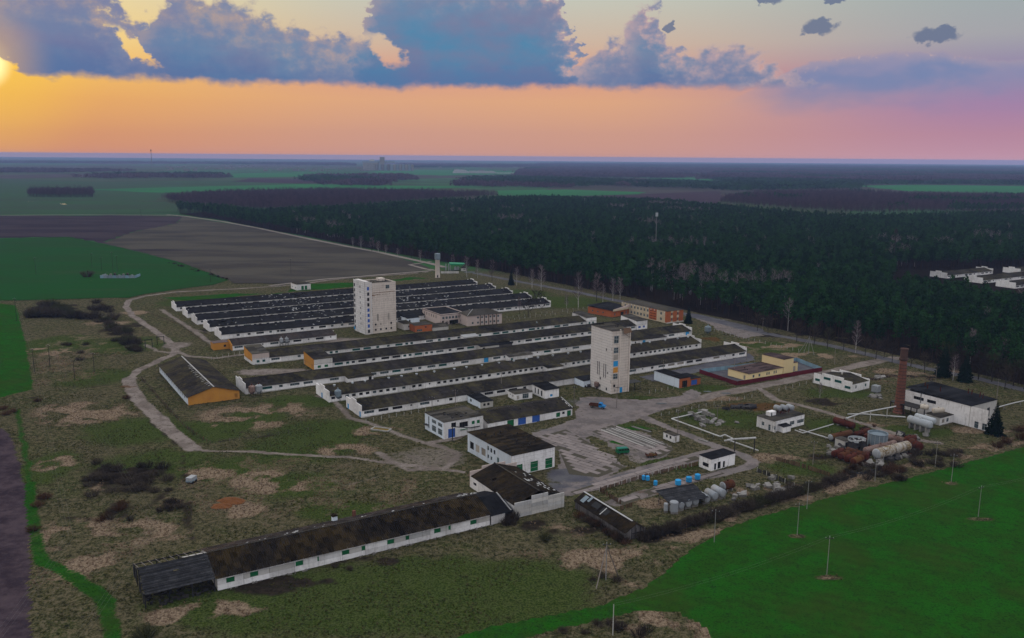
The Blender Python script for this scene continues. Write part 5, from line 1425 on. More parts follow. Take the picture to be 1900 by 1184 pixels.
for i in range(4):
    p0, p1 = cpts[i] - o_, cpts[(i + 1) % 4] - o_; dd = p1 - p0; ln = dd.length; k = max(1, int(ln / 2.5)); dd.normalize(); nn = Vector((dd.y, -dd.x, 0))
    if i == 2 or i == 3: pass
    ctr = sum(cpts, Vector()) / 4 - o_
    if (ctr - p0).dot(nn) > 0: nn = -nn
    for j in range(k):
        q0 = p0 + dd * (ln * j / k); q1 = p0 + dd * (ln * (j + 1) / k - .04); u = Vector((0, 0, 1.95))
        mb = MB()
        a_, b2, c2, d2 = q0 + nn * .03, q1 + nn * .03, q1 + nn * .03 + u, q0 + nn * .03 + u
        mb.quad(a_, b2, c2, d2, 0); e_, f_, g_, h_ = q0 - nn * .03, q1 - nn * .03, q1 - nn * .03 + u, q0 - nn * .03 + u
        mb.quad(f_, e_, h_, g_, 1); mb.quad(d_ if False else h_, d2, c2, g_, 0); mb.quad(a_, d2, h_, e_, 0); mb.quad(b2, f_, g_, c2, 0)
        mb.build('sheet_panel', [maroon, pale_blue], comp)

# blue-roofed brick garage
gar = block('brick_garage', 'small garage with dark blue flat roof, brick front and open doorway', 'garage', (1260.5, 720.6), (1220.5, 708.6), (1281.5, 717.6), 4.3, whitewash_blue, orange_brick, roof_black, [(1.6, .05, 3.0, 3.1, 'void')], (), depth=17)
pw = wall_mb(6.5, 3.2, [(1.0, 4.6, .3, 2.6)], .3).build('porch', orange_brick, gar, loc=(gar['w'] + .02, .4, 0)); add_window(pw, 1.0, .12, .3, 3.6, 2.3, 'dblue')
MB().box(6.2, .3, 0, 6.498, 9, 3.2).build('side_wall', orange_brick, pw); MB().box(0, 8.7, 0, 6.2, 9, 3.19).build('back_wall', orange_brick, pw); flat_roof_mb(6.5, 9, 3.22, .25, 2, .15, seed=6).build('porch_roof', roof_black, pw)

# white house with stepped front
sth = block('stepped_house', 'white house with a stepped parapet front and teal windows', 'house', (1580.4, 728), (1513.4, 711.5), (1610.5, 721.2), 3.4, whitewash, whitewash, roof_dark, [(2.4, 1.2, 1.0, 1.5, 'grey'), (9.4, 1.2, 1.1, 1.3, 'teal')], (), 'flat', depth=19.5, length=12.5)
for o in list(sth.children):
    if o.name.startswith(('roof', 'left_wall')): bpy.data.objects.remove(o)
D_ = 19.5
MB().prism([(0, 0), (D_, 0), (D_, 4.6), (D_ * .78, 4.6), (D_ * .78, 5.5), (D_ * .22, 5.5), (D_ * .22, 4.6), (0, 4.6)], -.3, 0, 'yz').build('stepped_front', whitewash, sth)
MB().prism([(0, 0), (D_, 0), (D_, 4.2), (D_ * .78, 4.2), (D_ * .78, 5.3), (D_ * .22, 5.3), (D_ * .22, 4.2), (0, 4.2)], 12.5, 12.8, 'yz').build('stepped_rear', whitewash, sth)
for y, z, w_ in ((3.4, 1.3, 2.8), (8.6, 2.9, 3.4), (14.2, 2.9, 3.4), (18.6, 1.3, 2.4)): add_window(sth, -.40, y, z, w_, 1.1, 'teal', R(-90), nx=4)
gable_roof_mb(12.4, D_, 3.4, 5.2, .0, 1.2, 5, seed=9, x0=.05).build('roof', roof_dark, sth)
MB().box(6, 9.4, 5.2, 6.6, 10, 6.0).build('flue', concrete_wall, sth)

# white pump house with gear on its roof
pmp = block('pump_house', 'white pump house with rusty machinery on its flat roof', 'building', (1435.4, 802), (1402.6, 791.6), (1493.5, 789), 4.2, whitewash, whitewash, roof_felt, [(6.4, 1.1, 1.0, 1.4, 'grey'), (9.0, 1.1, 2.6, 1.5, 'grey'), (13.2, 1.1, 4.0, 1.4, 'grey')], [(2.0, 1.2, 1.3, 1.4, 'grey'), (5.2, .1, 1.1, 2.3, 'grey'), (7.2, 1.0, 1.4, 1.4, 'grey')])
W_, D_ = pmp['w'], pmp['d']
pa = wall_mb(4.2, 2.2, [], .2).build('porch', whitewash, pmp, loc=(2.2, -2.6, 0)); MB().box(.002, .2, 0, .2, 2.55, 2.2).build('side_wall', whitewash, pa); MB().box(4.0, .2, 0, 4.198, 2.55, 2.2).build('side_wall', whitewash, pa)
put('door', window_mesh(.9, 1.9, 'grey', 1), pa, (-.04, 1.9, .05), R(-90)); flat_roof_mb(4.2, 2.55, 2.22, .2, 1.5, .1, seed=2, fall=.3).build('porch_roof', roof_black, pa)
vb = MB().box(0, 0, 0, 3.4, 2.0, 1.6).build('roof_cabin', whitewash, pmp, loc=(3.2, D_ - 3.4, 4.3)); put('door', window_mesh(.7, 1.3, 'grey', 1), vb, (.5, -.06, .05))
rg = random.Random(21)
rm = MB()
for k in range(9):
    x, y = rg.uniform(9, 14), rg.uniform(D_ * .45, D_ * .8); rm.tube((x, y, 4.4), (x + rg.uniform(-1.5, 1.5), y + rg.uniform(-.6, .6), 4.6 + rg.uniform(.3, 1.3)), .16, .12, 6)
rm.build('rusty_machinery', rust_red, pmp)
for k in range(3):
    a_ = pmp.rotation_euler[2]; lx, ly = W_ * .66 + k * 2.5, D_ - .2 - k * .9; p = pmp.location + Vector((lx * math.cos(a_) - ly * math.sin(a_), lx * math.sin(a_) + ly * math.cos(a_), 0))
    t = thing('feed_drum', ['white drum on the pump house roof, furthest from the chimney', 'white drum on the pump house roof, middle of three', 'white drum on the pump house roof, closest to the chimney'][k], 'tank', (p.x, p.y, 5.6), R(118), 'white drums on the pump house roof')
    MB().lathe([(.3, -1.5), (.95, -1.4), (1.05, -1.1), (1.05, 1.1), (.95, 1.4), (.3, 1.5)], 16, axis='x').build('drum', tank_white, t, True)
    MB().box(-1.2, -.7, -1.28, -.8, .7, -.7).build('saddle', concrete_block, t); MB().box(.8, -.7, -1.28, 1.2, .7, -.7).build('saddle', concrete_block, t)

# boiler house and chimney
boi = block('boiler_house', 'large white boiler house with black roof beside the brick chimney', 'building', (1797.8, 791.5), (1677, 758.5), (1845.7, 778), 8.0, whitewash, concrete_wall, roof_black, [(6.5, 2.2, .7, .8, 'void'), (11.5, 2.0, 2.0, 3.6, 'void')], [(3.5, 5.2, 4.4, 1.3, 'void'), (9.3, 5.2, 3.8, 1.3, 'void'), (29, .1, 1.6, 2.6, 'grey'), (32, .1, 1.8, 2.6, 'grey')], fall=1.0)
W_, D_ = boi['w'], boi['d']
for x, y in ((W_ * .7, D_ * .1), (W_ * .75, D_ * .16), (W_ * .8, D_ * .3), (W_ * .82, D_ * .36), (W_ * .4, D_ * .62), (W_ * .35, D_ * .8), (W_ * .5, D_ * .9)): MB().tube((x, y, 8.6), (x, y, 10.6), .22, .22, 7).build('roof_flue', rust_red, boi)
ban = wall_mb(9.5, 3.0, [(2, .9, 2.9, 2.2)] and [(1.2, 3.0, .7, 2.2), (4.2, 5.8, .7, 2.2)], .25).build('outhouse', whitewash, boi, loc=(-8.6, 6.5, 0)); ban.rotation_euler = (0, 0, R(0))
add_window(ban, 1.2, .1, .7, 1.8, 1.5, 'board'); add_window(ban, 4.2, .1, .7, 1.6, 1.5, 'grey')
MB().box(.002, .25, 0, .25, 6, 3).build('side_wall', concrete_wall, ban); MB().box(9.25, .25, 0, 9.498, 6, 3).build('side_wall', whitewash, ban); flat_roof_mb(9.5, 6, 3.02, .2, 1.5, .12, seed=4, fall=.3).build('outhouse_roof', roof_felt, ban)
bpo = wall_mb(6.0, 2.8, [(3.6, 4.6, .9, 1.9)], .25).build('porch', whitewash, boi, loc=(1.0, -4.2, 0)); add_window(bpo, 3.6, .1, .9, 1.0, 1.0, 'void')
MB().box(.002, .25, 0, .25, 4.1, 2.8).build('side_wall', whitewash, bpo); MB().box(5.75, .25, 0, 5.998, 4.1, 2.8).build('side_wall', whitewash, bpo); put('door', window_mesh(1.3, 2.1, 'grey', 1), bpo, (-.05, 3.0, .05), R(-90)); flat_roof_mb(6, 4.1, 2.82, .25, 1.5, .12, seed=7, fall=.4).build('porch_roof', roof_felt, bpo)
cb = G(1667.5, 766)
chim = thing('brick_chimney', 'tall round brick chimney with iron bands', 'chimney', cb)
hc = 26.6
def chr_(z): return 2.0 - .82 * z / hc
MB().lathe([(2.3, -.2), (2.3, .5), (2.05, .55)] + [(chr_(z), z) for z in np.linspace(.6, hc - 5.0, 16)], 24).build('shaft', red_brick, chim, True)
MB().lathe([(chr_(hc - 5), hc - 5.0), (1.75, hc - 4.6), (1.75, hc - 4.1), (1.45, hc - 4.0), (1.38, hc - .6), (1.55, hc - .5), (1.55, hc - .1), (1.2, hc), (.7, hc - .4)], 24).build('crown', weathered('soot_brick', A(.08, .045, .038), A(.03, .022, .02), A(.015, .013, .012), streak_amt=.6), chim, False)
for k in range(15): z = .9 + k * 1.36; MB().lathe([(chr_(z) + .06, z), (chr_(z) + .06, z + .16)], 24).build('iron_band', dark_metal, chim)
mb = MB()
for k in range(50): z = 1 + k * .5; mb.box(chr_(z) * .72, -chr_(z) * .72 - .3, z, chr_(z) * .72 + .3, -chr_(z) * .72 - .25, z + .05)
mb.build('ladder', dark_metal, chim)

def htank(name, label, p0, p1, r, zc, mat, cap=None, group=None, saddles=2, cat='tank', n=20, smat=None, bands=0):
    """horizontal tank lying between two photo positions"""
    a = G(p0[0], p0[1], zc); b_ = G(p1[0], p1[1], zc); d = b_ - a; L = d.length; mid = (a + b_) / 2
    t = thing(name, label, cat, (mid.x, mid.y, 0), math.atan2(d.y, d.x), group)
    MB().lathe([(r * .97, -L / 2 + .05), (r, -L / 2 + .12), (r, L / 2 - .12), (r * .97, L / 2 - .05)], n, (0, 0, zc), axis='x').build('shell', mat, t, True)
    for s_ in (-1, 1):
        MB().lathe([(r * .99, s_ * (L / 2 - .06)), (r * .72, s_ * (L / 2 + .22)), (r * .2, s_ * (L / 2 + .32))][::s_], n, (0, 0, zc), axis='x').build('end_cap', cap or mat, t, True)
    for k in range(bands): x = -L / 2 + L * (k + .5) / bands; MB().lathe([(r + .05, x - .06), (r + .05, x + .06)], n, (0, 0, zc), axis='x').build('band', dark_metal, t)
    for k in range(saddles):
        x = -L / 2 + L * (k + .5) / saddles; MB().box(x - .3, -r * .8, 0, x + .3, r * .8, max(.15, zc - r * .72)).build('saddle', smat or concrete_block, t)
    MB().tube((0, 0, zc + r - .05), (0, 0, zc + r + .35), .3, .3, 10).build('manhole', mat, t)
    return t
htank('storage_tank', 'long silver tank on concrete legs in front of the boiler house', (1687, 777), (1727, 789), 1.45, 3.3, silver, group=None, saddles=4, n=24)
htank('storage_tank', 'second silver tank seen end-on behind the long silver tank', (1700, 772), (1734, 782), 1.25, 3.0, silver, saddles=3, n=24)
pl = thing('tank_platform', 'dark steel platform against the boiler house wall', 'platform', G(1706, 776), boi.rotation_euler[2])
MB().box(-2, 0, 4.0, 3.6, 12, 4.3).build('deck', dark_metal, pl)
for x in (-1.8, 3.4):
    for y in (.3, 6, 11.7): MB().box(x - .15, y - .15, 0, x + .15, y + .15, 4.0).build('leg', dark_metal, pl)
htank('platform_tank', 'small cream tank on the platform nearer the chimney', (1709, 754), (1722, 756), 1.0, 6.3, tank_cream, saddles=0)
htank('platform_tank', 'small cream tank on the platform nearer the doors', (1732, 762), (1750, 761), 1.05, 6.3, tank_cream, saddles=0)
mb = MB(); o_ = G(1722, 768)
for q in (((-3, 1, 4.3), (-3, 1, 8.4)), ((-3, 1, 8.0), (3, 3.5, 8.0)), ((3, 3.5, 8), (3, 3.5, 5.0)), ((-1, 3, 4.3), (-1, 3, 8.8)), ((-1, 3, 7.2), (5, 4, 7.2))): mb.tube(q[0], q[1], .18, .18, 6)
tag(mb.build('pipework', steel, None, loc=(o_.x, o_.y, 0)), 'tangle of steel pipes above the platform tanks', 'pipework')

# workshop with green doors
wsh = block('workshop', 'white workshop with a mossy flat roof and three green doors', 'building', (949.3, 884.5), (857, 840), (1033.3, 869), 6.9, whitewash_blue, whitewash, roof_moss, [(1.2, .1, 3.0, 3.4, 'green'), (7.2, .1, 3.0, 3.4, 'green'), (13.0, .1, 2.9, 3.4, 'green')],
            [(1.2, 1.6, 2.6, 2.6, 'void'), (5.0, 1.6, 2.6, 2.6, 'board'), (8.8, 1.6, 2.8, 2.6, 'board'), (12.6, 4.4, 1.2, 1.5, 'grey'), (14.6, 4.2, 1.2, 1.5, 'void'), (16.6, 4.2, 1.2, 1.5, 'void'), (12.7, 1.7, 1.1, 1.3, 'grey'), (14.7, 1.6, 1.1, 1.3, 'grey'), (18.8, 1.2, 1.3, 2.6, 'teal'), (21.0, 1.2, 1.6, 1.6, 'board')], sheet=1.6)
W_, D_ = wsh['w'], wsh['d']
for z in (1.4, 2.8, 4.2, 5.6): MB().box(.02, -.02, z, W_ - .02, -.004, z + .05).build('panel_joint', concrete_wall, wsh)
rg = random.Random(17)
for k in range(11):
    x, y = rg.uniform(2, W_ - 2), rg.uniform(3, D_ - 3); MB().tube((x, y, 7.0), (x, y, 7.0 + rg.uniform(.5, 1.2)), .22, .18, 7).build('roof_vent', dark_metal, wsh)
rb = MB()
for k in range(90): x, y = rg.uniform(.6, W_ - .6), rg.uniform(.6, D_ - .6); l = rg.uniform(.1, .45); rb.box(x, y, 7.05, x + l, y + rg.uniform(.1, .4), 7.12 + rg.uniform(0, .1))
rb.build('roof_litter', rubble_dark, wsh)['kind'] = 'stuff'
for k in range(4): MB().box(-.06, D_ * (.05 + k * .24), 0, -.004, D_ * (.05 + k * .24) + .06, 6.8).build('downpipe', concrete_wall, wsh)
# two-storey white workshop with blue gate
rt = G(902, 770, 6.3); c_ = G(824, 815.4)
Wt = (Vector((rt.x, rt.y, 0)) - c_).length
stor = block('store_building', 'two-storey white store with a felt roof and blue gate', 'building', (824, 815.4), (785, 793.6), (902, 800), 6.3, whitewash_blue, whitewash, roof_felt, [(1.7, .1, 3.0, 3.4, 'dblue'), (3.0, 4.0, 2.0, 1.6, 'void'), (6.4, 3.2, 3.6, 2.0, 'void'), (11.6, 3.6, 1.3, 1.3, 'green'), (13.8, 3.6, 1.3, 1.3, 'green')],
             [(2.2, 1.0, .9, 4.6, 'grey'), (5.0, 3.9, 3.2, 1.4, 'grey'), (9.6, 3.9, 3.2, 1.4, 'grey'), (5.0, .8, 3.2, 2.3, 'grey'), (9.6, .8, 3.2, 2.3, 'grey')], length=16.5, depth=14.5)
MB().box(-1.3, 11.4, 2.3, -.02, 13.6, 2.42).build('door_canopy', dark_metal, stor)
MB().box(6.6, -.5, 2.4, 9.6, -.02, 2.5).build('door_canopy', green_paint, stor); MB().box(11, -.5, 2.5, 14.6, -.02, 2.6).build('door_canopy', green_paint, stor)
pb = MB(); pb.tube((2.2, -2.2, 0), (2.2, -2.2, 5.0), .16, .16, 7); pb.tube((2.2, -2.2, 5.0), (7.4, -5.6, 4.6), .18, .18, 7); pb.tube((7.4, -5.6, 4.6), (9.6, -9.0, 5.8), .18, .18, 7); pb.build('heating_pipe', dark_metal, stor)
mb = MB()
for k in range(7): x, y = rg.uniform(2, 14), rg.uniform(2, 12); mb.box(x, y, 6.45, x + .7, y + .5, 6.9)
mb.build('roof_hatches', dark_metal, stor)
# row of garages
Lg = G(905, 799.5); Rg = G(1061.7, 771)
dg = Rg - Lg; grow = thing('garage_row', 'low dark-roofed garage row with blue and green gates', 'garage', Lg, math.atan2(dg.y, dg.x)); gl = dg.length
ops = [(gl * .22, gl * .22 + 3.0, .05, 2.6, 'green'), (gl * .345, gl * .345 + 3.6, .05, 2.7, 'dblue'), (gl * .51, gl * .51 + 3.6, .05, 2.7, 'dblue'), (gl * .80, gl * .80 + 1.9, .4, 2.2, 'teal' if False else 'green'), (gl * .875, gl * .875 + 1.2, 1.2, 2.2, 'void'), (gl * .935, gl * .935 + 1.9, .1, 2.3, 'green')]
wall_mb(gl, 2.9, [o[:4] for o in ops], .3).build('front_wall', whitewash, grow)
for a_, b2, z0, z1, f in ops: add_window(grow, a_, .1, z0, b2 - a_, z1 - z0, f, name='gate' if z0 < .2 else 'window')
for x in (.02, gl - .32): MB().prism([(0.301, 0), (13, 0), (13, 4.0), (8, 5.2), (.301, 3.0)], x, x + .3, 'yz').build('end_wall', whitewash, grow)
MB().prism([(0, 3.2), (8, 5.5), (8, 5.7), (0, 3.4)], gl - .1, gl + .25, 'yz').build('verge', sheet_white, grow)
MB().box(.32, 12.7, 0, gl - .32, 13, 4).build('back_wall', whitewash, grow)
gable_roof_mb(gl, 16, 2.9, 5.2, .2, 1.2, 5, seed=19, both=False).build('roof', roof_dark, grow)
MB().add([(0, 8, 5.2), (gl, 8, 5.2), (gl, 13.3, 4.05), (0, 13.3, 4.05)], [(0, 1, 2, 3)]).build('rear_roof', roof_dark, grow)
for x in (gl * .45, gl * .75, gl * .9): MB().tube((x, 5, 4), (x, 5, 5.0), .2, .2, 7).build('roof_vent', dark_metal, grow)
# small sheds behind the garages
block('transformer_shed', 'low grey shed with two roof levels beside the white store', 'shed', (892, 758.5), (862.7, 747), (916.4, 755.5), 2.6, whitewash_blue, concrete_wall, roof_black, [(1.2, .9, 1.1, 1.0, 'void'), (3.0, .9, 1.1, 1.0, 'void')], [(1.6, .8, 1.6, 1.2, 'grey')], fall=.3)
block('tool_shed', 'small white shed with pale blue double doors', 'shed', (955.8, 743.4), (943.4, 736.5), (987, 738.5), 2.7, whitewash, whitewash, roof_felt, [(.9, .3, .9, 1.6, 'board'), (3.6, .3, 2.9, 2.1, 'grey')], [(1.2, 1.2, .7, .8, 'void'), (3.5, 1.0, .8, 1.0, 'void')])
block('tall_shed', 'tall white shed with black sloping roof behind the garages', 'shed', (1011, 740.2), (992.7, 729.4), (1034.4, 735), 3.7, whitewash, whitewash, roof_black, [(2.6, .6, 1.4, 1.0, 'blue')], [(1.4, .7, 1.0, 2.4, 'void'), (3.8, .7, 1.0, 2.4, 'void'), (6.2, .5, 1.2, 2.4, 'void')], fall=.5, over=.4)
# guard kiosk and white house by the crossroads
block('kiosk', 'tiny white kiosk with a flat roof standing in the yard', 'kiosk', (1250.4, 821.6), (1229.8, 813.8), (1260.5, 819.4), 2.5, whitewash, whitewash, roof_felt, [(.4, .1, .9, 1.9, 'board')], [(1.0, .9, 1.0, 1.1, 'void'), (2.9, .9, 1.0, 1.1, 'void')])
wh = block('filling_house', 'small white house with black roof and dark doors by the crossroads', 'house', (1318.8, 874.6), (1296.4, 866), (1364.4, 862.8), 4.0, whitewash, whitewash, roof_black, [(1.5, .1, 1.0, 2.2, 'void'), (3.1, .1, 1.5, 2.4, 'void'), (5.6, .1, 1.0, 2.2, 'void')], [(1.2, .9, 2.6, 1.3, 'void')])

# ================================================================== yard paved with cast slabs, each lying a little differently
rgP = random.Random(88)
sl_m = [MB().box(-2.94 + .1 * k, -.93, -.2, 2.94, .93, .13).mesh('slab', slab_mat) for k in range(3)]
def paved(label, px, d0, d1):
    poly = gpoly(px); o = G(*px[0])
    base = MB().add([(p[0] - o.x, p[1] - o.y, .035) for p in poly], [tuple(range(len(poly)))]).build('yard_pavement', joint_earth, None, loc=o)
    tag(base, label, None, None, 'structure')
    e = (G(*d1) - G(*d0)).normalized(); an = math.atan2(e.y, e.x); f = Vector((-e.y, e.x, 0))
    us = [(Vector((p[0], p[1], 0)) - o).dot(e) for p in poly]; vs = [(Vector((p[0], p[1], 0)) - o).dot(f) for p in poly]
    v = min(vs); row = 0
    while v < max(vs):
        u = min(us) - (row % 2) * 3.0
        while u < max(us):
            c = o + e * (u + 3) + f * (v + 1)
            ok = all(inside(poly, np.array([q.x]), np.array([q.y]))[0] for q in (c - e * 2.2, c + e * 2.2))
            if ok and rgP.random() > .07:
                s_ = put('slab', rgP.choice(sl_m), base, c - o + Vector((0, 0, rgP.uniform(-.03, .04)))); s_.rotation_euler = (rgP.gauss(0, .008), rgP.gauss(0, .006), an + rgP.gauss(0, .006))
            u += 6.05
        v += 2.04; row += 1
paved('cracked concrete slab apron below the green-doored workshop', [(992, 812), (1050, 797), (1105, 828), (1168, 864), (1110, 886), (1056, 880), (1040, 842)], (1000, 815), (1165, 866))
paved('concrete slab storage pad under the pole stack', [(1098, 801), (1135, 789), (1195, 806), (1252, 834), (1226, 848), (1165, 828)], (1100, 800), (1235, 848))
paved('slab road along the board fence', [(1058, 913), (1120, 893), (1200, 871), (1290, 846), (1300, 851), (1210, 878), (1130, 900), (1070, 918)], (1060, 912), (1300, 846))
paved('old slab track beside the fuel yard', [(1140, 934), (1200, 910), (1260, 891), (1330, 874), (1345, 879), (1275, 898), (1210, 918), (1160, 938)], (1140, 934), (1340, 876))

# ================================================================== foreground barn
Ll, al_, ll = frame_of((404, 1096.5), (909, 974.5))
LW, LE, LR = 17.0, 3.4, 6.1
lb = thing('cattle_barn', 'long mossy-roofed barn of white concrete panels in the foreground', 'barn', Ll, al_)
MB().box(.05, .14, 0, ll - .05, .5, LE).build('backing_wall', concrete_wall, lb)
nb = 12; bw = ll / nb; rg = random.Random(51)
win_x = [(.24, .62), (1.55 / 1, 0)]
wins = [.34, 1.25, 3.05, 3.95, 5.0, 5.85, 7.0, 7.85, 9.2, 9.9, 11.0]      # in bays
for i in range(nb):
    x0 = i * bw + .04; x1 = (i + 1) * bw - .04
    put('wall_panel', box_mesh(x1 - x0, .2, 1.30, whitewash), lb, ((x0 + x1) / 2, .06 + rg.uniform(-.02, .02), .06))
    put('wall_panel', box_mesh(x1 - x0, .2, .64, whitewash), lb, ((x0 + x1) / 2, .06 + rg.uniform(-.02, .02), 2.70))
    edges = [x0]; fl = []
    for w in wins:
        if i <= w < i + 1: edges += [w * bw, w * bw + 1.9]; fl.append(w * bw)
    edges.append(x1)
    for k in range(0, len(edges), 2):
        a_, b2 = edges[k] + .03, edges[k + 1] - .03
        if b2 - a_ > .2: put('wall_panel', box_mesh(round(b2 - a_, 2), .2, 1.24, rg.choice([whitewash, grey_panel, concrete_wall])), lb, ((a_ + b2) / 2, .07 + rg.uniform(-.02, .02), 1.41))
    for x in fl: add_window(lb, x, .02, 1.46, 1.85, 1.15, 'green')
mbp = MB()
for k in range(60): x = rg.uniform(0, ll); l = rg.uniform(.2, .8); mbp.box(x, -rg.uniform(.2, .9), -.1, x + l, -.1, rg.uniform(.05, .3))
mbp.build('crumbled_footing', concrete_block, lb)['kind'] = 'stuff'
wall_mb(ll, LE, [], .3).build('back_wall', whitewash, lb, loc=(ll, LW, 0)).rotation_euler = (0, 0, math.pi)
for x in (0.0, ll - .3): MB().prism([(.5, 0), (LW - .3, 0), (LW - .3, LE), (LW / 2, LR - .3), (.5, LE)], x + .01, x + .29, 'yz').build('gable', whitewash, lb)
# every sheet column of the roof is a piece of its own
ns = 46; sw = (ll + .6) / ns
for side in (0, 1):
    for i in range(ns):
        key = ('longroof', side, i % 6)
        def mk(side=side, i=i):
            rgx = random.Random(i * 3 + side); mb = MB(); rows = 5
            for j in range(rows):
                t0 = -.08 + 1.08 * j / rows; t1 = min(1.0, -.08 + 1.08 * (j + 1.06) / rows)
                d = rgx.uniform(0, .03) + .03 * (rows - j) / rows
                y0, y1 = LW / 2 * t0, LW / 2 * t1; z0, z1 = LE + (LR - LE) * t0 + d, LE + (LR - LE) * t1 + d
                if side: y0, y1 = LW - y0, LW - y1
                tn = rgx.random()
                for q in range(3):      # folded corrugations
                    xa = (sw - .03) * q / 3; xb = (sw - .03) * (q + 1) / 3; xm = (xa + xb) / 2
                    f1 = [(0, 1, 2, 3)] if not side else [(3, 2, 1, 0)]
                    mb.add([(xa, y0, z0), (xm, y0, z0 + .07), (xm, y1, z1 + .07), (xa, y1, z1)], f1, 0, tn); mb.add([(xm, y0, z0 + .07), (xb, y0, z0), (xb, y1, z1), (xm, y1, z1 + .07)], f1, 0, tn)
            return mb.mesh('roof_sheet', roof_moss if side == 0 else roof_slate)
        put('roof_sheet', cached(key, mk), lb, (-.3 + i * sw, 0, 0))
MB().prism([(LW / 2 - .3, LR + .06), (LW / 2 + .3, LR + .06), (LW / 2, LR + .2)], -.3, ll + .3, 'yz').build('ridge_cap', roof_felt, lb)
mb = MB()
for k in range(40):
    x = rg.choice([rg.gauss(ll * .97, 1.6), rg.gauss(ll * .27, 3.5), rg.uniform(0, ll)]); x = min(max(x, .5), ll); y = LW / 2 + rg.uniform(.2, 3.5); z = LR - (y - LW / 2) * (LR - LE) / (LW / 2) + .12; l = rg.uniform(.2, .8)
    mb.box(x, y, z, x + l, y + rg.uniform(.1, .4), z + .06)
mb.build('broken_sheets', sheet_white, lb)['kind'] = 'stuff'
for x in (ll * .46,):
    cw = MB().box(0, 0, 0, 1.3, 1.1, 1.5).build('dormer', whitewash_blue, lb, loc=(x, LW - 1.4, LE + .2)); MB().prism([(-.2, 1.5), (1.5, 1.5), (.65, 2.1)], -.2, 1.3, 'xz').build('dormer_roof', roof_moss, cw)
MB().box(ll * .54, LW - 1.0, LE, ll * .54 + .8, LW - .3, LE + 1.9).build('brick_stack', red_brick, lb)

# burnt-out end: charred boards on posts, rear slope open to the rafters
bx0 = -16.0
bt = thing('burnt_barn_end', 'charred timber end of the foreground barn with bare rafters', 'ruin', Ll, al_)
nbd = 34
for i in range(nbd):
    t0 = -.03 + 1.03 * i / nbd; t1 = -.03 + 1.03 * (i + .93) / nbd
    xa = bx0 + .3 + random.uniform(-.25, .25); xb = -.35 + random.uniform(-.2, .1)
    y0, y1 = LW / 2 * t0, LW / 2 * t1; z0, z1 = LE + (LR - LE) * t0, LE + (LR - LE) * t1; s_ = random.uniform(-.03, .05)
    if i in (20, 21): segs = [(xa, -8.6), (-7.4, xb)]
    else: segs = [(xa, xb)]
    for a_, b2 in segs:
        MB().add([(a_, y0, z0 + s_), (b2, y0, z0 + s_), (b2, y1, z1 + s_), (a_, y1, z1 + s_), (a_, y0, z0 + s_ - .05), (b2, y0, z0 + s_ - .05), (b2, y1, z1 + s_ - .05), (a_, y1, z1 + s_ - .05)],
                 [(0, 1, 2, 3), (4, 7, 6, 5), (0, 4, 5, 1), (1, 5, 6, 2), (2, 6, 7, 3), (3, 7, 4, 0)]).build('roof_board', timber_burnt, bt)
for k in range(10):
    x = bx0 + .4 + k * 1.62
    MB().tube((x, LW / 2, LR), (x, LW + .3, LE - .1), .09, .09, 4).build('rafter', timber_grey, bt)
for x in (bx0 + .4, bx0 + 5.5, bx0 + 10.5, -.6):
    MB().box(x - .14, .05, -.2, x + .14, .33, LE - .05).build('post', timber_burnt, bt); MB().box(x - .14, LW - .4, -.2, x + .14, LW - .12, LE - .05).build('post', timber_burnt, bt); MB().box(x - .14, LW / 2 - .14, -.2, x + .14, LW / 2 + .14, LR - .1).build('post', timber_burnt, bt)
MB().box(bx0 + .2, LW - .35, LE - .3, -.4, LW - .15, LE - .05).build('wall_plate', timber_burnt, bt); MB().box(bx0 + .2, .1, LE - .3, -.4, .3, LE - .08).build('wall_plate', timber_burnt, bt); MB().box(bx0 + .2, LW / 2 - .1, LR - .35, -.4, LW / 2 + .1, LR - .1).build('ridge_beam', timber_burnt, bt)
MB().add([(-5.5, LW / 2, LR + .05), (-.3, LW / 2, LR + .05), (-.3, LW * .82, LR - 2.2), (-5.5, LW * .82, LR - 2.2)], [(0, 1, 2, 3)]).build('roofing_felt', grey_panel, bt)
for k in range(9):
    y0 = .4 + k * LW / 9.4; hh = LE + (LR - LE) * (1 - abs(y0 + .5 - LW / 2) / (LW / 2)) - .3
    if k % 3 != 1: MB().box(bx0 + .05, y0, hh * random.uniform(.1, .35), bx0 + .2, y0 + 1.1, hh).build('wall_board', timber_burnt, bt)
mb = MB()
for k in range(160): x, y = random.uniform(bx0 + 1, -.8), random.uniform(-.6, LW * .8); l = random.uniform(.2, 1.4); mb.box(x, y, -.05, x + l, y + random.uniform(.1, .5), random.uniform(.08, .7))
mb.build('charred_debris', rubble_dark, bt)['kind'] = 'stuff'

# ================================================================== mossy gabled store with panel end wall
c = G(955, 962); r_ = G(1046.6, 940.5); b_ = G(866, 905)
d = r_ - c; an = math.atan2(d.y, d.x); GW = d.length; GD = (b_ - c).length
gs = thing('panel_store', 'gabled store with a moss-brown roof and bare concrete panel end wall', 'building', c, an)
GE, GR = 3.6, 6.4
np_ = 6
for j in range(4):
    z = j * 1.12
    for i in range(3):
        x0, x1 = GW * i / 3 + .02, GW * (i + 1) / 3 - .02
        put('wall_panel', box_mesh(round(x1 - x0, 2), .25, 1.08, concrete_wall if (i + j) % 3 else grey_panel), gs, ((x0 + x1) / 2, .1 + random.uniform(-.02, .02), z))
put('wall_panel', box_mesh(round(GW / 3 - .04, 2), .25, 1.1, grey_panel), gs, (GW / 2, .1, 4.5))
MB().box(.05, .23, 0, GW - .05, .4, 4.4).build('backing_wall', concrete_wall, gs)
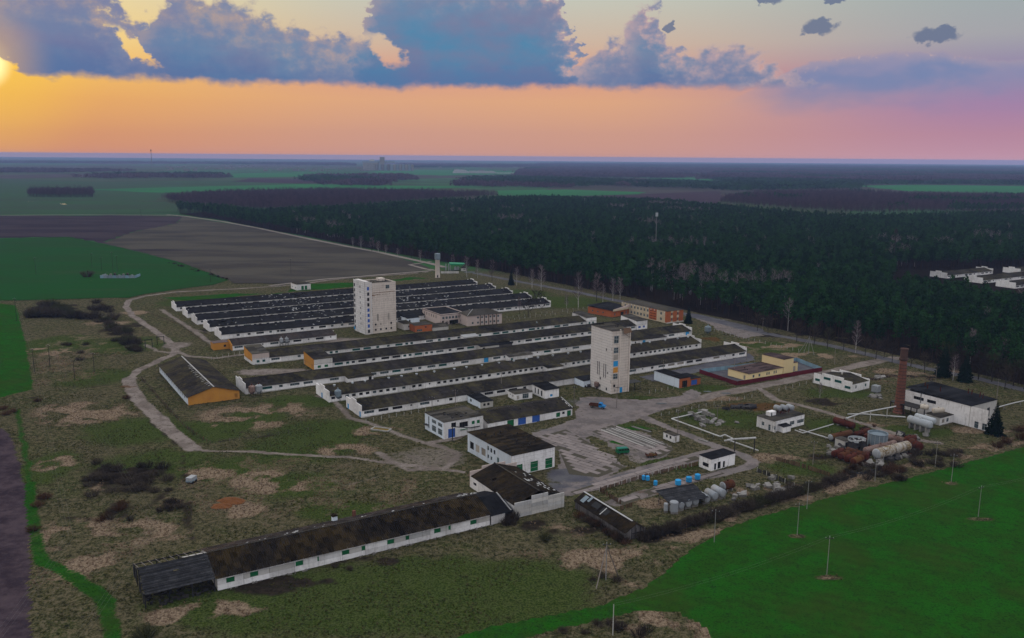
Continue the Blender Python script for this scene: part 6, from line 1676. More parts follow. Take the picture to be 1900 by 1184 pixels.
for i in range(4):
    x0, x1 = GW * i / 4 + .02, GW * (i + 1) / 4 - .02
    put('rear_panel', box_mesh(round(x1 - x0, 2), .25, 5.0 + (1.0 if i in (1, 2) else 0), pink_plaster), gs, ((x0 + x1) / 2, GD + .2, 0))
wall_mb(GD - .5, GE, [(2, 4, 1.4, 2.4)], .3).build('left_wall', whitewash, gs, loc=(0, GD, 0)).rotation_euler = (0, 0, R(-90))
wall_mb(GD - .5, GE, [], .3).build('right_wall', whitewash, gs, loc=(GW, .4, 0)).rotation_euler = (0, 0, R(90))
g = gable_roof_mb(GD - .7, GW, GE, GR, .0, 1.15, 6, seed=61, jit=.04, drop=.006).build('roof', roof_moss, gs, loc=(GW, .45, 0)); g.rotation_euler = (0, 0, R(90))
MB().box(GW / 2 - .2, .5, GR + .02, GW / 2 + .2, GD - .2, GR + .16).build('ridge_cap', roof_felt, gs)
mb = MB()
for k in range(22):
    y = random.uniform(GD * .1, GD * .7); x = GW / 2 + random.uniform(1.5, GW / 2 - .6); z = GR - (x - GW / 2) * (GR - GE) / (GW / 2) + .1; l = random.uniform(.4, 1.5)
    mb.add([(x, y, z), (x + .5, y, z - .1), (x + .5, y + l, z - .1), (x, y + l, z + .06)], [(0, 1, 2, 3)])
mb.build('torn_sheets', sheet_white, gs)['kind'] = 'stuff'
# low dark link between the two barns
lk = thing('link_shed', 'low dark lean-to joining the long barn and the gabled store', 'shed', Ll + Vector((math.cos(al_), math.sin(al_), 0)) * (ll + .4), al_)
gable_roof_mb(7.0, 16.5, 2.7, 5.0, .2, 1.2, 5, seed=66).build('roof', roof_black, lk)
wall_mb(4.4, 2.7, [], .25).build('front_wall', whitewash, lk); MB().box(4.4, .1, 0, 7, .25, 2.6).build('gate', timber_burnt, lk); MB().box(.1, 13, 0, 7, 13.3, 2.7).build('back_wall', whitewash, lk)
mb = MB()
for k in range(16): t = k / 15; mb.box(6.3, .2 + 7.8 * t, 2.9 + 2.3 * t, 6.7, .2 + 7.8 * t + .4, 3.0 + 2.3 * t)
mb.build('gutter', sheet_white, lk)

# ================================================================== grey timber shed
c = G(1160.5, 1003.5); r_ = G(1203, 999.5); d = r_ - c; an = R(29); SW = d.length; SD = (G(1062, 944) - c).length
ts = thing('timber_shed', 'weathered grey board shed with a mossy roof and white ridge sheets', 'shed', c, an)
nbo = int(SD / .45)
for i in range(nbo):
    hh = 2.4 + random.uniform(-.12, .05)
    put('board', box_mesh(.06, .42, round(hh, 1), timber_grey), ts, (random.uniform(-.03, .03), SD * (i + .5) / nbo, -.05))
    if i % 2 == 0: put('board', box_mesh(.06, .85, 2.4, timber_grey), ts, (SW + random.uniform(-.03, .03), SD * (i + 1) / nbo, -.05))
ngb = int(SW / .62)
for i in range(ngb):
    x = SW * (i + .5) / ngb; hh = 2.4 + 1.9 * (1 - abs(x - SW / 2) / (SW / 2)) - .12
    put('board', box_mesh(.58, .06, round(hh, 1), timber_grey), ts, (x, .02 + random.uniform(-.03, .03), -.05))
for x in (SW * .3, SW * .52, SW * .74): MB().box(x - .1, -.12, 0, x + .1, -.04, 3.0).build('door_frame', timber_burnt, ts)
MB().box(SW * .3, -.13, 1.5, SW * .95, -.05, 1.68).build('door_frame', timber_burnt, ts)
g = gable_roof_mb(SD, SW, 2.4, 4.3, .35, 1.15, 4, seed=71, jit=.03, drop=.02).build('roof', roof_moss, ts, loc=(SW, 0, 0)); g.rotation_euler = (0, 0, R(90))
MB().box(SW / 2 - .28, 1.5, 4.32, SW / 2 + .22, SD + .3, 4.42).build('ridge_sheet', sheet_white, ts)
for y, x0, x1, w_ in ((SD * .86, .5, 2.6, 1.8), (SD * .80, 1.4, 3.4, 1.0), (SD * .5, .2, 2.6, .35)):
    za = 2.4 + 1.9 * x0 / (SW / 2) + .13; zb = 2.4 + 1.9 * x1 / (SW / 2) + .13
    MB().add([(x0, y, za), (x1, y, zb), (x1, y + w_, zb), (x0, y + w_, za)], [(3, 2, 1, 0)]).build('pale_sheet', galv if w_ > .5 else sheet_white, ts)
for y, x0 in ((SD * .42, .8), (SD * .60, 1.0)):
    za = 2.4 + 1.9 * x0 / (SW / 2) + .12; zb = 2.4 + 1.9 * (x0 + 1.6) / (SW / 2) + .12
    MB().add([(x0, y, za), (x0 + 1.6, y, zb), (x0 + 1.6, y + 3.2, zb), (x0, y + 3.2, za)], [(3, 2, 1, 0)]).build('patch_sheet', window_void, ts)

# ================================================================== fuel yard: tanks under a canopy, blue drums
fc = G(1262, 952) + Vector((-math.sin(R(25)), math.cos(R(25)), 0)) * 1.6
fy = thing('tank_canopy', 'sagging board canopy on posts over the white fuel tanks', 'canopy', fc, R(25))
for x in (-2.4, 2.0, 9.5):
    MB().tube((x, -.3, 0), (x, -.3, 2.7), .1, .1, 6).build('post', timber_grey, fy); MB().tube((x, 5.6, 0), (x, 5.6, 4.0), .1, .1, 6).build('post', timber_grey, fy)
for i in range(20):
    y0 = -.8 + i * .37; y1 = y0 + .40; z0 = 2.7 + (y0 + .8) * .22; z1 = 2.7 + (y1 + .8) * .22
    x0 = -3.0 + random.uniform(-.2, .2); x1 = 10.4 + random.uniform(-.3, .3)
    MB().add([(x0, y0, z0), (x1, y0, z0), (x1, y1, z1), (x0, y1, z1), (x0, y0, z0 - .06), (x1, y0, z0 - .06), (x1, y1, z1 - .06), (x0, y1, z1 - .06)], [(0, 1, 2, 3), (4, 7, 6, 5), (0, 4, 5, 1), (1, 5, 6, 2), (2, 6, 7, 3), (3, 7, 4, 0)]).build('roof_board', timber_burnt, fy)
def vdir(p, an, L): return p + Vector((-math.sin(an), math.cos(an), 0)) * L
names = ['white fuel tank on blocks, first from the upright drums', 'white fuel tank on blocks, second from the upright drums', 'white fuel tank on blocks, third from the upright drums', 'white fuel tank half out of the canopy', 'white fuel tank just beyond the canopy', 'outermost white fuel tank past the canopy']
for k, (px, py, rr, L) in enumerate([(1264.5, 949, 1.0, 5), (1278, 945, 1.05, 5), (1291, 941.5, 1.05, 5), (1312, 937, 1.1, 4), (1327, 931.5, 1.1, 4), (1341.5, 926.5, 1.15, 4.6)]):
    p = G(px, py); t = thing('fuel_tank', names[k], 'tank', p, R(25 + 90), 'white fuel tanks in a row')
    zc = rr + .75
    MB().lathe([(rr, 0), (rr, L)], 22, (0, 0, zc), axis='x').build('shell', tank_white, t, True)
    MB().lathe([(rr * .3, -.14), (rr * .9, -.06), (rr, .0)], 22, (0, 0, zc), axis='x').build('end_cap', tank_white, t, False)
    MB().lathe([(rr * 1.03, .02), (rr * 1.03, .12)], 22, (0, 0, zc), axis='x').build('rim', galv, t)
    MB().box(.3, -rr, 0, .9, rr, .95).build('saddle', concrete_block, t); MB().box(L - 1, -rr, 0, L - .4, rr, .95).build('saddle', concrete_block, t)
for k, (px, py, rr, h) in enumerate([(1235.5, 950, .7, 1.9), (1250, 951.5, 1.25, 2.7)]):
    p = G(px, py); t = thing('upright_drum', ['narrow white upright drum at the end of the fuel tanks', 'wide white upright drum at the end of the fuel tanks'][k], 'tank', p)
    MB().lathe([(rr, .6), (rr, .6 + h), (rr * .8, .8 + h), (.2, .85 + h)], 16).build('shell', tank_white, t); MB().box(-rr * .8, -rr * .8, 0, rr * .8, rr * .8, .6).build('base', concrete_block, t)
htank('old_tank', 'rust-topped grey tank lying behind the fuel tanks', (1341, 902), (1359, 897), 1.35, 1.8, rust, tank_white)
for k, (px, py, s, lab) in enumerate([(1194, 892, .55, 'slim blue drum by the fence, first of the close pair'), (1201.5, 893, .62, 'slim blue drum by the fence, second of the close pair'), (1216, 902, .6, 'slim blue drum standing alone on the slabs'),
                                     (1258, 901, .95, 'wide blue tank on legs nearest the canopy'), (1278, 895.5, .95, 'wide blue tank on legs in the middle'), (1294, 890.5, .9, 'wide blue tank on legs nearest the white house')]):
    t = thing('blue_drum', lab, 'drum', G(px, py), k * .7, 'blue drums in the fuel yard')
    hh = 1.5 if s > .8 else 1.35
    MB().lathe([(s * .9, .35), (s, .42), (s, .35 + hh * .48), (s * 1.05, .35 + hh * .5), (s, .35 + hh * .52), (s, .3 + hh), (s * .85, .4 + hh), (.12, .45 + hh)], 16).build('shell', cyan_paint, t)
    for q in range(3): a = q * 2.1; MB().box(math.cos(a) * s * .7 - .07, math.sin(a) * s * .7 - .07, 0, math.cos(a) * s * .7 + .07, math.sin(a) * s * .7 + .07, .4).build('leg', dark_metal, t)

# ================================================================== rusting tank farm
tanks = [('short grey-ended brown tank near the pump house pipes', (1541, 812), (1578, 803), 1.2, 1.3, rust, tank_white), ('dark rusty tank beside the pipe bridge', (1549, 779), (1584, 790), 1.25, 1.5, rust_red, None),
         ('brown-orange tank across the ends of the four short tanks', (1571, 836), (1609, 848), 1.35, 1.9, rust, rust_red),
         ('long mossy pale tank, largest of the rusting farm', (1626, 842), (1684, 827), 1.75, 2.5, moss_tank, tank_white), ('pinkish flaking tank behind the long mossy tank', (1606, 836), (1660, 822), 1.15, 1.5, rust_pink, rust_pink),
         ('pale flaking tank beside the metal silo', (1645, 810), (1679, 819), 1.2, 1.4, rust_pink, rust_red), ('maroon tank at the far end of the long mossy tank', (1690, 820), (1707, 829), 1.5, 1.8, rust_red, None), ('maroon tank end nearest the boiler house', (1680, 816), (1697, 812), 1.1, 1.3, rust_red, None),
         ('dark maroon tank behind the metal silo', (1588, 806), (1612, 799), 1.1, 1.2, rust_red, None)]
for lab, a_, b2, r0, zc, mt, cap in tanks: htank('rusty_tank', lab, a_, b2, r0, zc, mt, cap, 'rusting tanks', 2 if r0 < 1.6 else 4, bands=3 if r0 > 1.3 else 0)
for k in range(4):
    htank('rusty_tank', ['first', 'second', 'third', 'fourth'][k] + ' of four short red-brown tanks counting towards the camera', (1547.5 + k * 11.8, 842.5 + k * 4.7), (1563 + k * 11.8, 837 + k * 4.2), 1.2, 1.5, rust if k % 2 else rust_red, rust_red, 'rusting tanks', 2)
si = thing('metal_silo', 'round grey metal silo standing among the rusting tanks', 'silo', G(1627, 829))
MB().lathe([(3.3, 0), (3.3, 5.0), (3.42, 5.05), (3.42, 5.2), (3.1, 5.2), (3.05, 4.6), (.1, 4.9)], 28).build('shell', galv, si)
for k in range(14): a = k * math.pi / 7; MB().box(-.06, -.05, 0, .06, .05, 5.0).build('rib', silver, si, loc=(math.cos(a) * 3.33, math.sin(a) * 3.33, 0)).rotation_euler = (0, 0, a + math.pi / 2)
bk = thing('broken_tank', 'collapsed blackened round tank beside the metal silo', 'tank', G(1589, 832))
prof = MB(); rg = random.Random(5)
for k in range(24):
    a0_, a1_ = 2 * math.pi * k / 24, 2 * math.pi * (k + 1) / 24; h0 = rg.uniform(2.0, 3.6)
    if k % 7 == 3: continue
    prof.quad((3.2 * math.cos(a0_), 3.2 * math.sin(a0_), 0), (3.2 * math.cos(a1_), 3.2 * math.sin(a1_), 0), (3.25 * math.cos(a1_), 3.25 * math.sin(a1_), h0), (3.25 * math.cos(a0_), 3.25 * math.sin(a0_), h0))
prof.build('torn_shell', rubble_dark, bk)
jm = MB()
for k in range(60): x, y = rg.uniform(-2.6, 2.6), rg.uniform(-2.6, 2.6); jm.box(x, y, rg.uniform(.2, 2.6), x + rg.uniform(.2, 1.0), y + rg.uniform(.2, .8), rg.uniform(2.4, 3.4))
jm.build('scrap', rubble_dark, bk)['kind'] = 'stuff'
jm = MB()
for k in range(14): x, y = rg.uniform(-2.6, 2.6), rg.uniform(-2.6, 2.6); jm.box(x, y, 3.2, x + rg.uniform(.2, .9), y + rg.uniform(.1, .4), 3.5)
jm.build('pale_scrap', sheet_white, bk)['kind'] = 'stuff'
mb = MB()
for k in range(15): a0_, a1_ = k * .3, (k + 1) * .3; mb.quad((3.1 * math.cos(a0_), 3.1 * math.sin(a0_), 2.9), (3.1 * math.cos(a1_), 3.1 * math.sin(a1_), 2.9), (3.15 * math.cos(a1_), 3.15 * math.sin(a1_), 3.7), (3.15 * math.cos(a0_), 3.15 * math.sin(a0_), 3.7))
mb.build('bent_ring', silver, bk)
block('pump_hut', 'small concrete hut among the rusting tanks', 'hut', (1566, 832), (1553, 825), (1574, 828.5), 2.6, concrete_wall, concrete_wall, roof_felt, [(.6, .1, .9, 1.9, 'void')], ())

# ================================================================== loose concrete and scrap
def loose(name, label, cat, mat, spots, smin, smax, group, seed, flat_=.5):
    rg = random.Random(seed)
    for px, py in spots:
        k = rg.randrange(5)
        def mk(k=k):
            r2 = random.Random(seed * 10 + k); mb = MB(); v = []
            for sx in (-1, 1):
                for sy in (-1, 1):
                    for sz in (0, 1): v.append((sx * r2.uniform(.35, .55), sy * r2.uniform(.2, .45), sz * flat_ * r2.uniform(.7, 1.2)))
            mb.add(v, [(0, 1, 3, 2), (4, 6, 7, 5), (0, 4, 5, 1), (2, 3, 7, 6), (0, 2, 6, 4), (1, 5, 7, 3)])
            if k % 2: mb.box(-.6, -.12, flat_ * .3, .5, .14, flat_ * .75)
            return mb.mesh(name, mat)
        s = rg.uniform(smin, smax)
        o = put(name, cached((name, seed, k), mk), None, G(px, py), rg.uniform(0, 6.28), (s, s, s * rg.uniform(.7, 1.1)))
        o.rotation_euler = (rg.uniform(-.25, .25), rg.uniform(-.25, .25), rg.uniform(0, 6.28))
        tag(o, label, cat, group)
rs = random.Random(77)
loose('concrete_block', 'broken concrete block dumped on the grass beside the fuel tanks', 'block', concrete_block, [(rs.gauss(1435, 22), rs.gauss(904, 7)) for _ in range(26)] + [(rs.gauss(1380, 10), rs.gauss(921, 3)) for _ in range(6)], 1.2, 2.4, 'concrete blocks by the fuel tanks', 5)
loose('concrete_ring', 'grey concrete trough standing in rows beside the white pipe', 'trough', concrete_block, [(1282 + k * 5.5 + rs.uniform(-1, 1), 770 + k * 2.4 + rs.uniform(-1, 1)) for k in range(6)] + [(1293 + k * 6 + rs.uniform(-1, 1), 779 + k * 2.2 + rs.uniform(-1, 1)) for k in range(4)] + [(1300 + k * 7, 766 + k * 2.5) for k in range(4)], 1.7, 2.4, 'concrete troughs by the pipe', 6, .8)
loose('concrete_slab', 'loose pale slab lying beyond the concrete troughs', 'slab', concrete_block, [(rs.gauss(1332, 14), rs.gauss(783, 4)) for _ in range(14)], 1.4, 2.6, 'slabs beyond the troughs', 7, .3)
loose('concrete_slab', 'broken slab scattered round the rusting tanks', 'slab', concrete_block, [(rs.uniform(1535, 1560), rs.uniform(828, 845)) for _ in range(9)] + [(rs.uniform(1590, 1640), rs.uniform(850, 866)) for _ in range(10)] + [(rs.uniform(1640, 1690), rs.uniform(838, 856)) for _ in range(8)] + [(rs.uniform(1650, 1720), rs.uniform(808, 822)) for _ in range(8)], 1.3, 2.6, 'slabs round the rusting tanks', 8, .5)
loose('scrap_lump', 'dark lump of scrap in the heap behind the pump house', 'scrap', rubble_dark, [(rs.gauss(1375, 12), rs.gauss(757.5, 1.6)) for _ in range(16)] + [(rs.gauss(1400, 6), rs.gauss(756, 1.2)) for _ in range(7)], 1.4, 3.0, 'scrap heap behind the pump house', 9, .5)
loose('scrap_lump', 'dark rusty lump of scrap lying between the rusting tanks', 'scrap', rust_red, [(rs.uniform(1560, 1700), rs.uniform(812, 850)) for _ in range(44)], 1.1, 2.8, 'scrap between the rusting tanks', 14, .6)
loose('scrap_lump', 'black lump of scrap lying between the rusting tanks', 'scrap', rubble_dark, [(rs.uniform(1555, 1700), rs.uniform(806, 854)) for _ in range(60)], 1.1, 2.8, 'black scrap between the rusting tanks', 15, .6)
loose('rubble_lump', 'grey lump in the rubble heap between chimney and stepped house', 'rubble', concrete_block, [(rs.gauss(1625, 8), rs.gauss(737, 2)) for _ in range(12)], 1.2, 2.4, 'rubble heap near the chimney', 10, .5)
loose('concrete_slab', 'pale slab in the small stack behind the stepped house', 'slab', concrete_block, [(rs.gauss(1627, 7), rs.gauss(702, 1.6)) for _ in range(8)], 1.6, 3.0, 'slabs behind the stepped house', 11, .3)
for k, (px, py, s) in enumerate([(428, 929, 1), (412, 939, .8), (438, 932, .7)]):
    p = G(px, py); rg = random.Random(k); mb = MB(); n_ = 14; vs = [(0, 0, 1.0 * s)]
    for ring, zz in ((.5, .75), (1.0, 0.0)):
        for q in range(n_): a = 6.283 * q / n_; rr = 2.6 * s * ring * rg.uniform(.8, 1.2); vs.append((math.cos(a) * rr * 1.5, math.sin(a) * rr, zz * s * rg.uniform(.5, 1.2)))
    fs = [(0, 1 + q, 1 + (q + 1) % n_) for q in range(n_)] + [(1 + q, 1 + n_ + q, 1 + n_ + (q + 1) % n_, 1 + (q + 1) % n_) for q in range(n_)]
    mb.add(vs, fs)
    tag(mb.build('sand_heap', weathered('sand_%d' % k, A(.17, .066, .022), A(.10, .038, .014), None, objvar=0), None, loc=p), ['largest of three orange sand heaps in the meadow', 'orange sand heap closest to the long barn', 'small orange sand heap beside the largest heap'][k], 'sand heap')
# long poles stacked in the yard
stk = thing('pole_stack', 'stack of long grey concrete poles lying in the yard', 'poles', G(1188, 815), 0)
pa_, pb_ = G(1133, 797) - G(1188, 815), G(1225, 832) - G(1188, 815)
dd = (pb_ - pa_).normalized(); nn = Vector((-dd.y, dd.x, 0))
for k in range(14):
    o1 = nn * (k * .62 - 3.6) + dd * random.uniform(-1.2, 1.2); z = .25 + (.28 if k in (4, 5, 6) else 0)
    MB().tube(pa_ + o1 + Vector((0, 0, z)), pb_ + o1 + Vector((0, 0, z)) - dd * random.uniform(0, 4), .2, .15, 6).build('pole', concrete_wall if k % 3 == 0 else concrete_block, stk)
for px, py, l in ((1190, 797, 9), (1305, 818, 4)):
    q = G(px, py); tag(MB().box(-l / 2, -.5, 0, l / 2, .5, .25).build('concrete_beam', concrete_block, None, loc=q), 'long pale beam lying near the pole stack' if l > 5 else 'short pale beam lying at the roadside', 'beam').rotation_euler = (0, 0, R(-48))
q = G(707, 797); pit = thing('concrete_pit', 'open concrete-rimmed pit in the grass below the front barn', 'pit', q, R(-20))
for x0, y0, x1, y1 in ((-3.6, -1.6, 3.6, -1.3), (-3.6, 1.3, 3.6, 1.6), (-3.6, -1.3, -3.3, 1.3), (3.3, -1.3, 3.6, 1.3)): MB().box(x0, y0, -.2, x1, y1, .35).build('rim', post_white, pit)
MB().box(-3.3, -1.3, -.2, 3.3, 1.3, .08).build('scummy_water', weathered('scum', A(.16, .10, .02), A(.10, .075, .02), None), pit)

# ================================================================== pipes
def pipeline(name, label, pts, r, mat, posts=True, z=None, step=6.0):
    q = [G(p[0], p[1], p[2] if len(p) > 2 else (z or .9)) for p in pts]; o = q[0].copy(); o.z = 0
    t = thing(name, label, 'pipe', o)
    for i in range(len(q) - 1):
        a_, b2 = q[i] - o, q[i + 1] - o
        MB().tube(a_, b2, r, r, 8).build('pipe', mat, t)
        if posts:
            L = (b2 - a_).length; k = max(1, int(L / step))
            for j in range(k):
                p = a_.lerp(b2, (j + .5) / k)
                if p.z > .6: MB().box(p.x - .12, p.y - .12, 0, p.x + .12, p.y + .12, p.z - r * .8).build('support', concrete_block if p.z < 2 else post_white, t)
    return t
pipeline('heating_pipe', 'white wrapped heating pipe zigzagging past the concrete troughs', [(1308, 763), (1246, 777), (1336, 810), (1345, 806.5), (1360, 814), (1350, 816), (1407, 836)], .24, pipe_wrap, z=1.0)
pipeline('heating_pipe', 'white wrapped pipe leading from the pump house to the tanks', [(1475, 798), (1490, 803.5), (1546, 787)], .2, pipe_wrap, z=.7)
pipeline('heating_pipe', 'short white pipe running from the pump house towards the grey-ended tank', [(1483, 797), (1524, 809), (1540, 814)], .22, pipe_wrap, z=.6)
pipeline('heating_pipe', 'raised pipe bridge on posts leading to the chimney', [(1570.5, 775, .3), (1571, 776, 3.9), (1600, 766, 3.9), (1662, 754, 3.9)], .26, pipe_wrap, z=3.9, step=9)
pipeline('heating_pipe', 'peeling white pipe on the ground below the pipe bridge', [(1573, 768.5), (1600, 768), (1640, 771), (1680, 774)], .26, pipe_wrap, z=.6)
pipeline('heating_pipe', 'white pipe leaving the boiler house towards the forest road', [(1846, 757), (1880, 748), (1960, 730)], .24, pipe_wrap, z=1.6, step=8)
pg = thing('pipe_portal', 'dark pipe portal spanning the track beside the white house', 'pipe', G(1362.7, 837.5))
p2 = G(1399, 839) - G(1362.7, 837.5)
MB().tube((0, 0, 0), (0, 0, 4.4), .18, .18, 7).build('leg', dark_metal, pg); MB().tube(p2, p2 + Vector((0, 0, 5.2)), .2, .2, 7).build('leg', dark_metal, pg)
MB().tube((-.3, 0, 4.4), p2 + Vector((.4, 0, 5.2)), .34, .34, 8).build('span', pipe_wrap, pg); MB().tube((0, .2, 4.4), (-3.4, 1.2, 3.4), .3, .3, 8).build('elbow', pipe_wrap, pg)

# ================================================================== feed bins beside the barns
def bin_(px, py, r, h, mat, lab, roofm=None, leg=1.6):
    t = thing('feed_bin', lab, 'bin', G(px, py), 0, 'feed bins')
    MB().lathe([(r * .25, leg), (r, leg + h * .3), (r, leg + h * .85), (r * .35, leg + h), (.1, leg + h * 1.02)], 16).build('hopper', mat, t)
    for k in range(4): a = .78 + k * math.pi / 2; MB().tube((math.cos(a) * r, math.sin(a) * r, 0), (math.cos(a) * r, math.sin(a) * r, leg + h * .4), .08, .08, 5).build('leg', dark_metal, t)
    MB().tube((0, 0, leg + h), (0, 0, leg + h + .6), .28, .28, 8).build('hatch', roofm or mat, t)
bin_(468, 736, 1.4, 4.0, rust_pink, 'rusty feed bin between the ochre barn and the middle barn', rust_red, 1.0); bin_(481, 735, 1.4, 4.2, tank_white, 'pale grey feed bin between the ochre barn and the middle barn', rust_red, 1.0)
bin_(627.5, 744, 1.4, 4.2, galv, 'grey feed bin at the end of the paired-window barn', None, .8); bin_(1313, 621, 1.9, 4.4, galv, 'dark grey feed bin at the forest end of the middle barn', None, .8)
bin_(522.5, 643.5, 1.0, 3.2, tank_white, 'white feed bin in front of the ochre-ended shed, first'); bin_(532.5, 642.5, 1.0, 3.2, tank_white, 'white feed bin in front of the ochre-ended shed, second')
for px, py, h, lab in ((645, 648, 2.2, 'brown feed bin beside the teal-windowed barn'), (724, 640, 2.0, 'grey feed bin midway along the teal-windowed barn'), (995.5, 611.5, 3.2, 'blue-grey feed bin at the teal-windowed barn')): bin_(px, py, 1.2, h + .6, galv if 'blue' in lab else timber_grey, lab, None, .5)
bin_(660, 613, 1.0, 2.2, cyan_paint, 'blue drum at the foot of the beige mill tower', None, .3)
hp = thing('old_hopper', 'rusty hopper standing by the grey feed tower', 'hopper', G(1107, 722)); MB().lathe([(.3, .4), (1.2, 1.6), (1.2, 3.0), (1.05, 3.2), (.2, 3.2)], 14).build('hopper', rust_pink, hp); [MB().tube((x, y, 0), (x, y, 1.8), .1, .1, 5).build('leg', dark_metal, hp) for x, y in ((.9, .5), (-.9, .5), (0, -1))]
rs = random.Random(3)
loose('scrap_lump', 'lump of scrap piled at the foot of the grey feed tower', 'scrap', rubble_dark, [(rs.gauss(1092, 7), rs.gauss(716.5, 1.2)) for _ in range(14)], 1.0, 1.8, 'scrap at the feed tower', 21, .6)
tl = thing('garden_tank', 'white cube tank on the grass behind the chimney', 'tank', G(1625, 727.5), R(35)); MB().box(-1.4, -1.4, .3, 1.4, 1.4, 3.0).build('tank', tank_white, tl); MB().box(-1.5, -1.5, 0, 1.5, 1.5, .3).build('pallet', timber_grey, tl); MB().lathe([(.4, 3.0), (.4, 3.2), (.1, 3.25)], 10).build('lid', silver, tl)
gt = thing('box_trailer', 'white boxy trailer parked alone in the meadow', 'trailer', G(355.5, 895), R(75)); MB().box(-1.5, -1.0, .55, 1.5, 1.0, 1.0).build('bed', galv, gt); MB().box(-1.45, -.95, 1.0, 1.45, .95, 1.9).build('box', tank_white, gt)
for x in (-.8, .8):
    for y in (-1.02, 1.02): MB().lathe([(.38, -.12), (.38, .12)], 14, (x, y, .38), axis='y').build('wheel', rubber, gt)

# ================================================================== water tower, filling station
wt_ = thing('water_tower', 'slim pale water tower with a grey drum beside the track', 'tower', G(812, 515.2))
MB().lathe([(2.15, 0), (2.0, .4), (1.9, 14.8), (2.1, 15.0)], 20).build('stem', tower_beige, wt_, True); MB().lathe([(2.0, 15.0), (2.35, 15.5), (2.4, 15.6), (2.4, 20.0), (2.2, 20.3), (.2, 20.6)], 20).build('drum', galv, wt_); MB().box(-.3, -2.2, .4, .7, -1.9, 2.4).build('door', dark_door, wt_)
MB().tube((0, 0, 20.4), (0, 0, 22.4), .06, .04, 5).build('mast', dark_metal, wt_)
fs_ = thing('filling_shelter', 'green-roofed fuel shelter beside the water tower', 'shelter', G(836, 502.6), R(8))
for x in (0, 12): 
    for y in (0, 9): MB().tube((x, y, 0), (x, y, 5.4), .15, .15, 6).build('post', post_white, fs_)
MB().prism([(-.6, 5.4), (13, 5.4), (13, 5.9), (-.6, 6.6)], -.6, 9.6, 'xz').build('roof', green_roof, fs_); MB().box(12.2, .2, 0, 12.5, 9, 5.2).build('end_wall', dark_door, fs_)
for x in (4.5, 7.0): MB().lathe([(1.1, 0), (1.1, 2.4), (.7, 3.0), (.1, 3.1)], 14, (x, 3, .4)).build('tank', tank_white, fs_)
for x in (-4.0, -1.6): MB().tube((x, 1, 0), (x, 1, 6.2), .45, .45, 8).build('column_tank', tank_white, fs_)
gw = thing('concrete_fence', 'low grey slab wall below the fuel shelter', 'wall', G(818, 507.5), R(5))
for k in range(6): MB().box(k * 2.6, 0, 0, k * 2.6 + 2.5, .15, 1.9).build('slab', concrete_wall, gw)
sb = thing('sentry_hut', 'small grey hut beside the fuel shelter', 'hut', G(861, 503), R(10)); MB().box(-2.4, 0, 0, 2.4, 4, 2.8).build('wall', concrete_wall, sb); MB().prism([(-2.8, 2.8), (2.8, 2.8), (0, 4)], -.3, 4.3, 'xz').build('roof', roof_slate, sb); put('window', window_mesh(1.0, 1.0, 'void'), sb, (-.5, -.06, 1.2))
# substation in the green field
ss_ = thing('substation', 'pale blue fenced substation standing in the green field', 'substation', G(186, 516.8), R(4))
for k in range(11): MB().box(k * 2.5, 0, 0, k * 2.5 + 2.4, .15, 2.5).build('fence_panel', galv if k % 4 else pale_blue, ss_)
for k in range(5): MB().box(-.1, k * 2.5, 0, .05, k * 2.5 + 2.4, 2.5).build('fence_panel', galv, ss_); MB().box(27.4, k * 2.5, 0, 27.55, k * 2.5 + 2.4, 2.5).build('fence_panel', pale_blue, ss_)
for k in range(7): MB().box(2 + k * 3.4, 5, 0, 3.4 + k * 3.4, 7, 2.2 + (k % 3) * .7).build('cabinet', [galv, steel, dark_metal][k % 3], ss_)
def pole(px, py, h, label, mat=None, cross=True, wood=True, group='power line poles', r=.12):
    t = thing('power_pole', label, 'pole', G(px, py), R(random.uniform(-25, 25)), group)
    MB().tube((0, 0, -.3), (0, 0, h), r * 1.15, r * .75, 7).build('shaft', mat or (post_wood if wood else post_white), t)
    if cross:
        MB().box(-1.0, -.06, h - .5, 1.0, .06, h - .36).build('crossarm', dark_metal, t)
        for x in (-.9, 0, .9): MB().tube((x, 0, h - .36 if x else h), (x, 0, h - .1 if x else h + .26), .06, .05, 6).build('insulator', silver, t)
    return t
for k, (px, py, h) in enumerate([(171, 497, 13), (189, 503, 12), (210, 507, 18), (218, 505, 14)]): pole(px, py, h, ['tall dark pole over the bush by the substation', 'second dark pole over the substation', 'tallest pole over the substation', 'last pole over the substation'][k], bark_dark)
pole(67, 509, 14, 'lone dark pole in the green field left of the substation', bark_dark)
for k, (px, py, h) in enumerate([(31, 596, 14), (64, 690, 11), (93, 682, 11), (139, 705, 9), (175, 690, 9)]): pole(px, py, h, ['dark pole at the edge of the bright crop strip', 'pole in the meadow nearest the bright crop strip', 'second pole in the meadow by the crop strip', 'short pole in the meadow, nearer the camera of two', 'short pole in the meadow near the dark shrubs'][k], bark_dark, r=.12)
pole(391, 524, 11, 'thin pole at the corner of the ploughed field', bark_dark, r=.12); pole(540, 508, 13, 'thin pole in the ploughed field', bark_dark, r=.1); pole(262, 402, 13, 'thin pole on the far track', bark_dark, r=.2)
crop_poles = [(1479, 993, 9), (1325, 1006, 9), (1497, 944, 8.5), (1534, 1067, 10), (1765, 894, 9), (1815, 958, 9), (1735, 866, 8.5), (1623, 893, 8)]
cl = ['concrete pole at the edge of the crop nearest the hedge', 'concrete pole at the corner of the crop and hedge', 'concrete pole on the dry bank above the hedge', 'concrete pole furthest into the crop, nearest the camera', 'concrete pole at the far edge of the crop', 'concrete pole in the crop with a long weedy scrape', 'thin pole on the bank behind the rusting tanks', 'leaning pole in the dark shrubs below the rusting tanks']
for k, (px, py, h) in enumerate(crop_poles): pole(px, py, h, cl[k], pole_grey, True, False, r=.085)
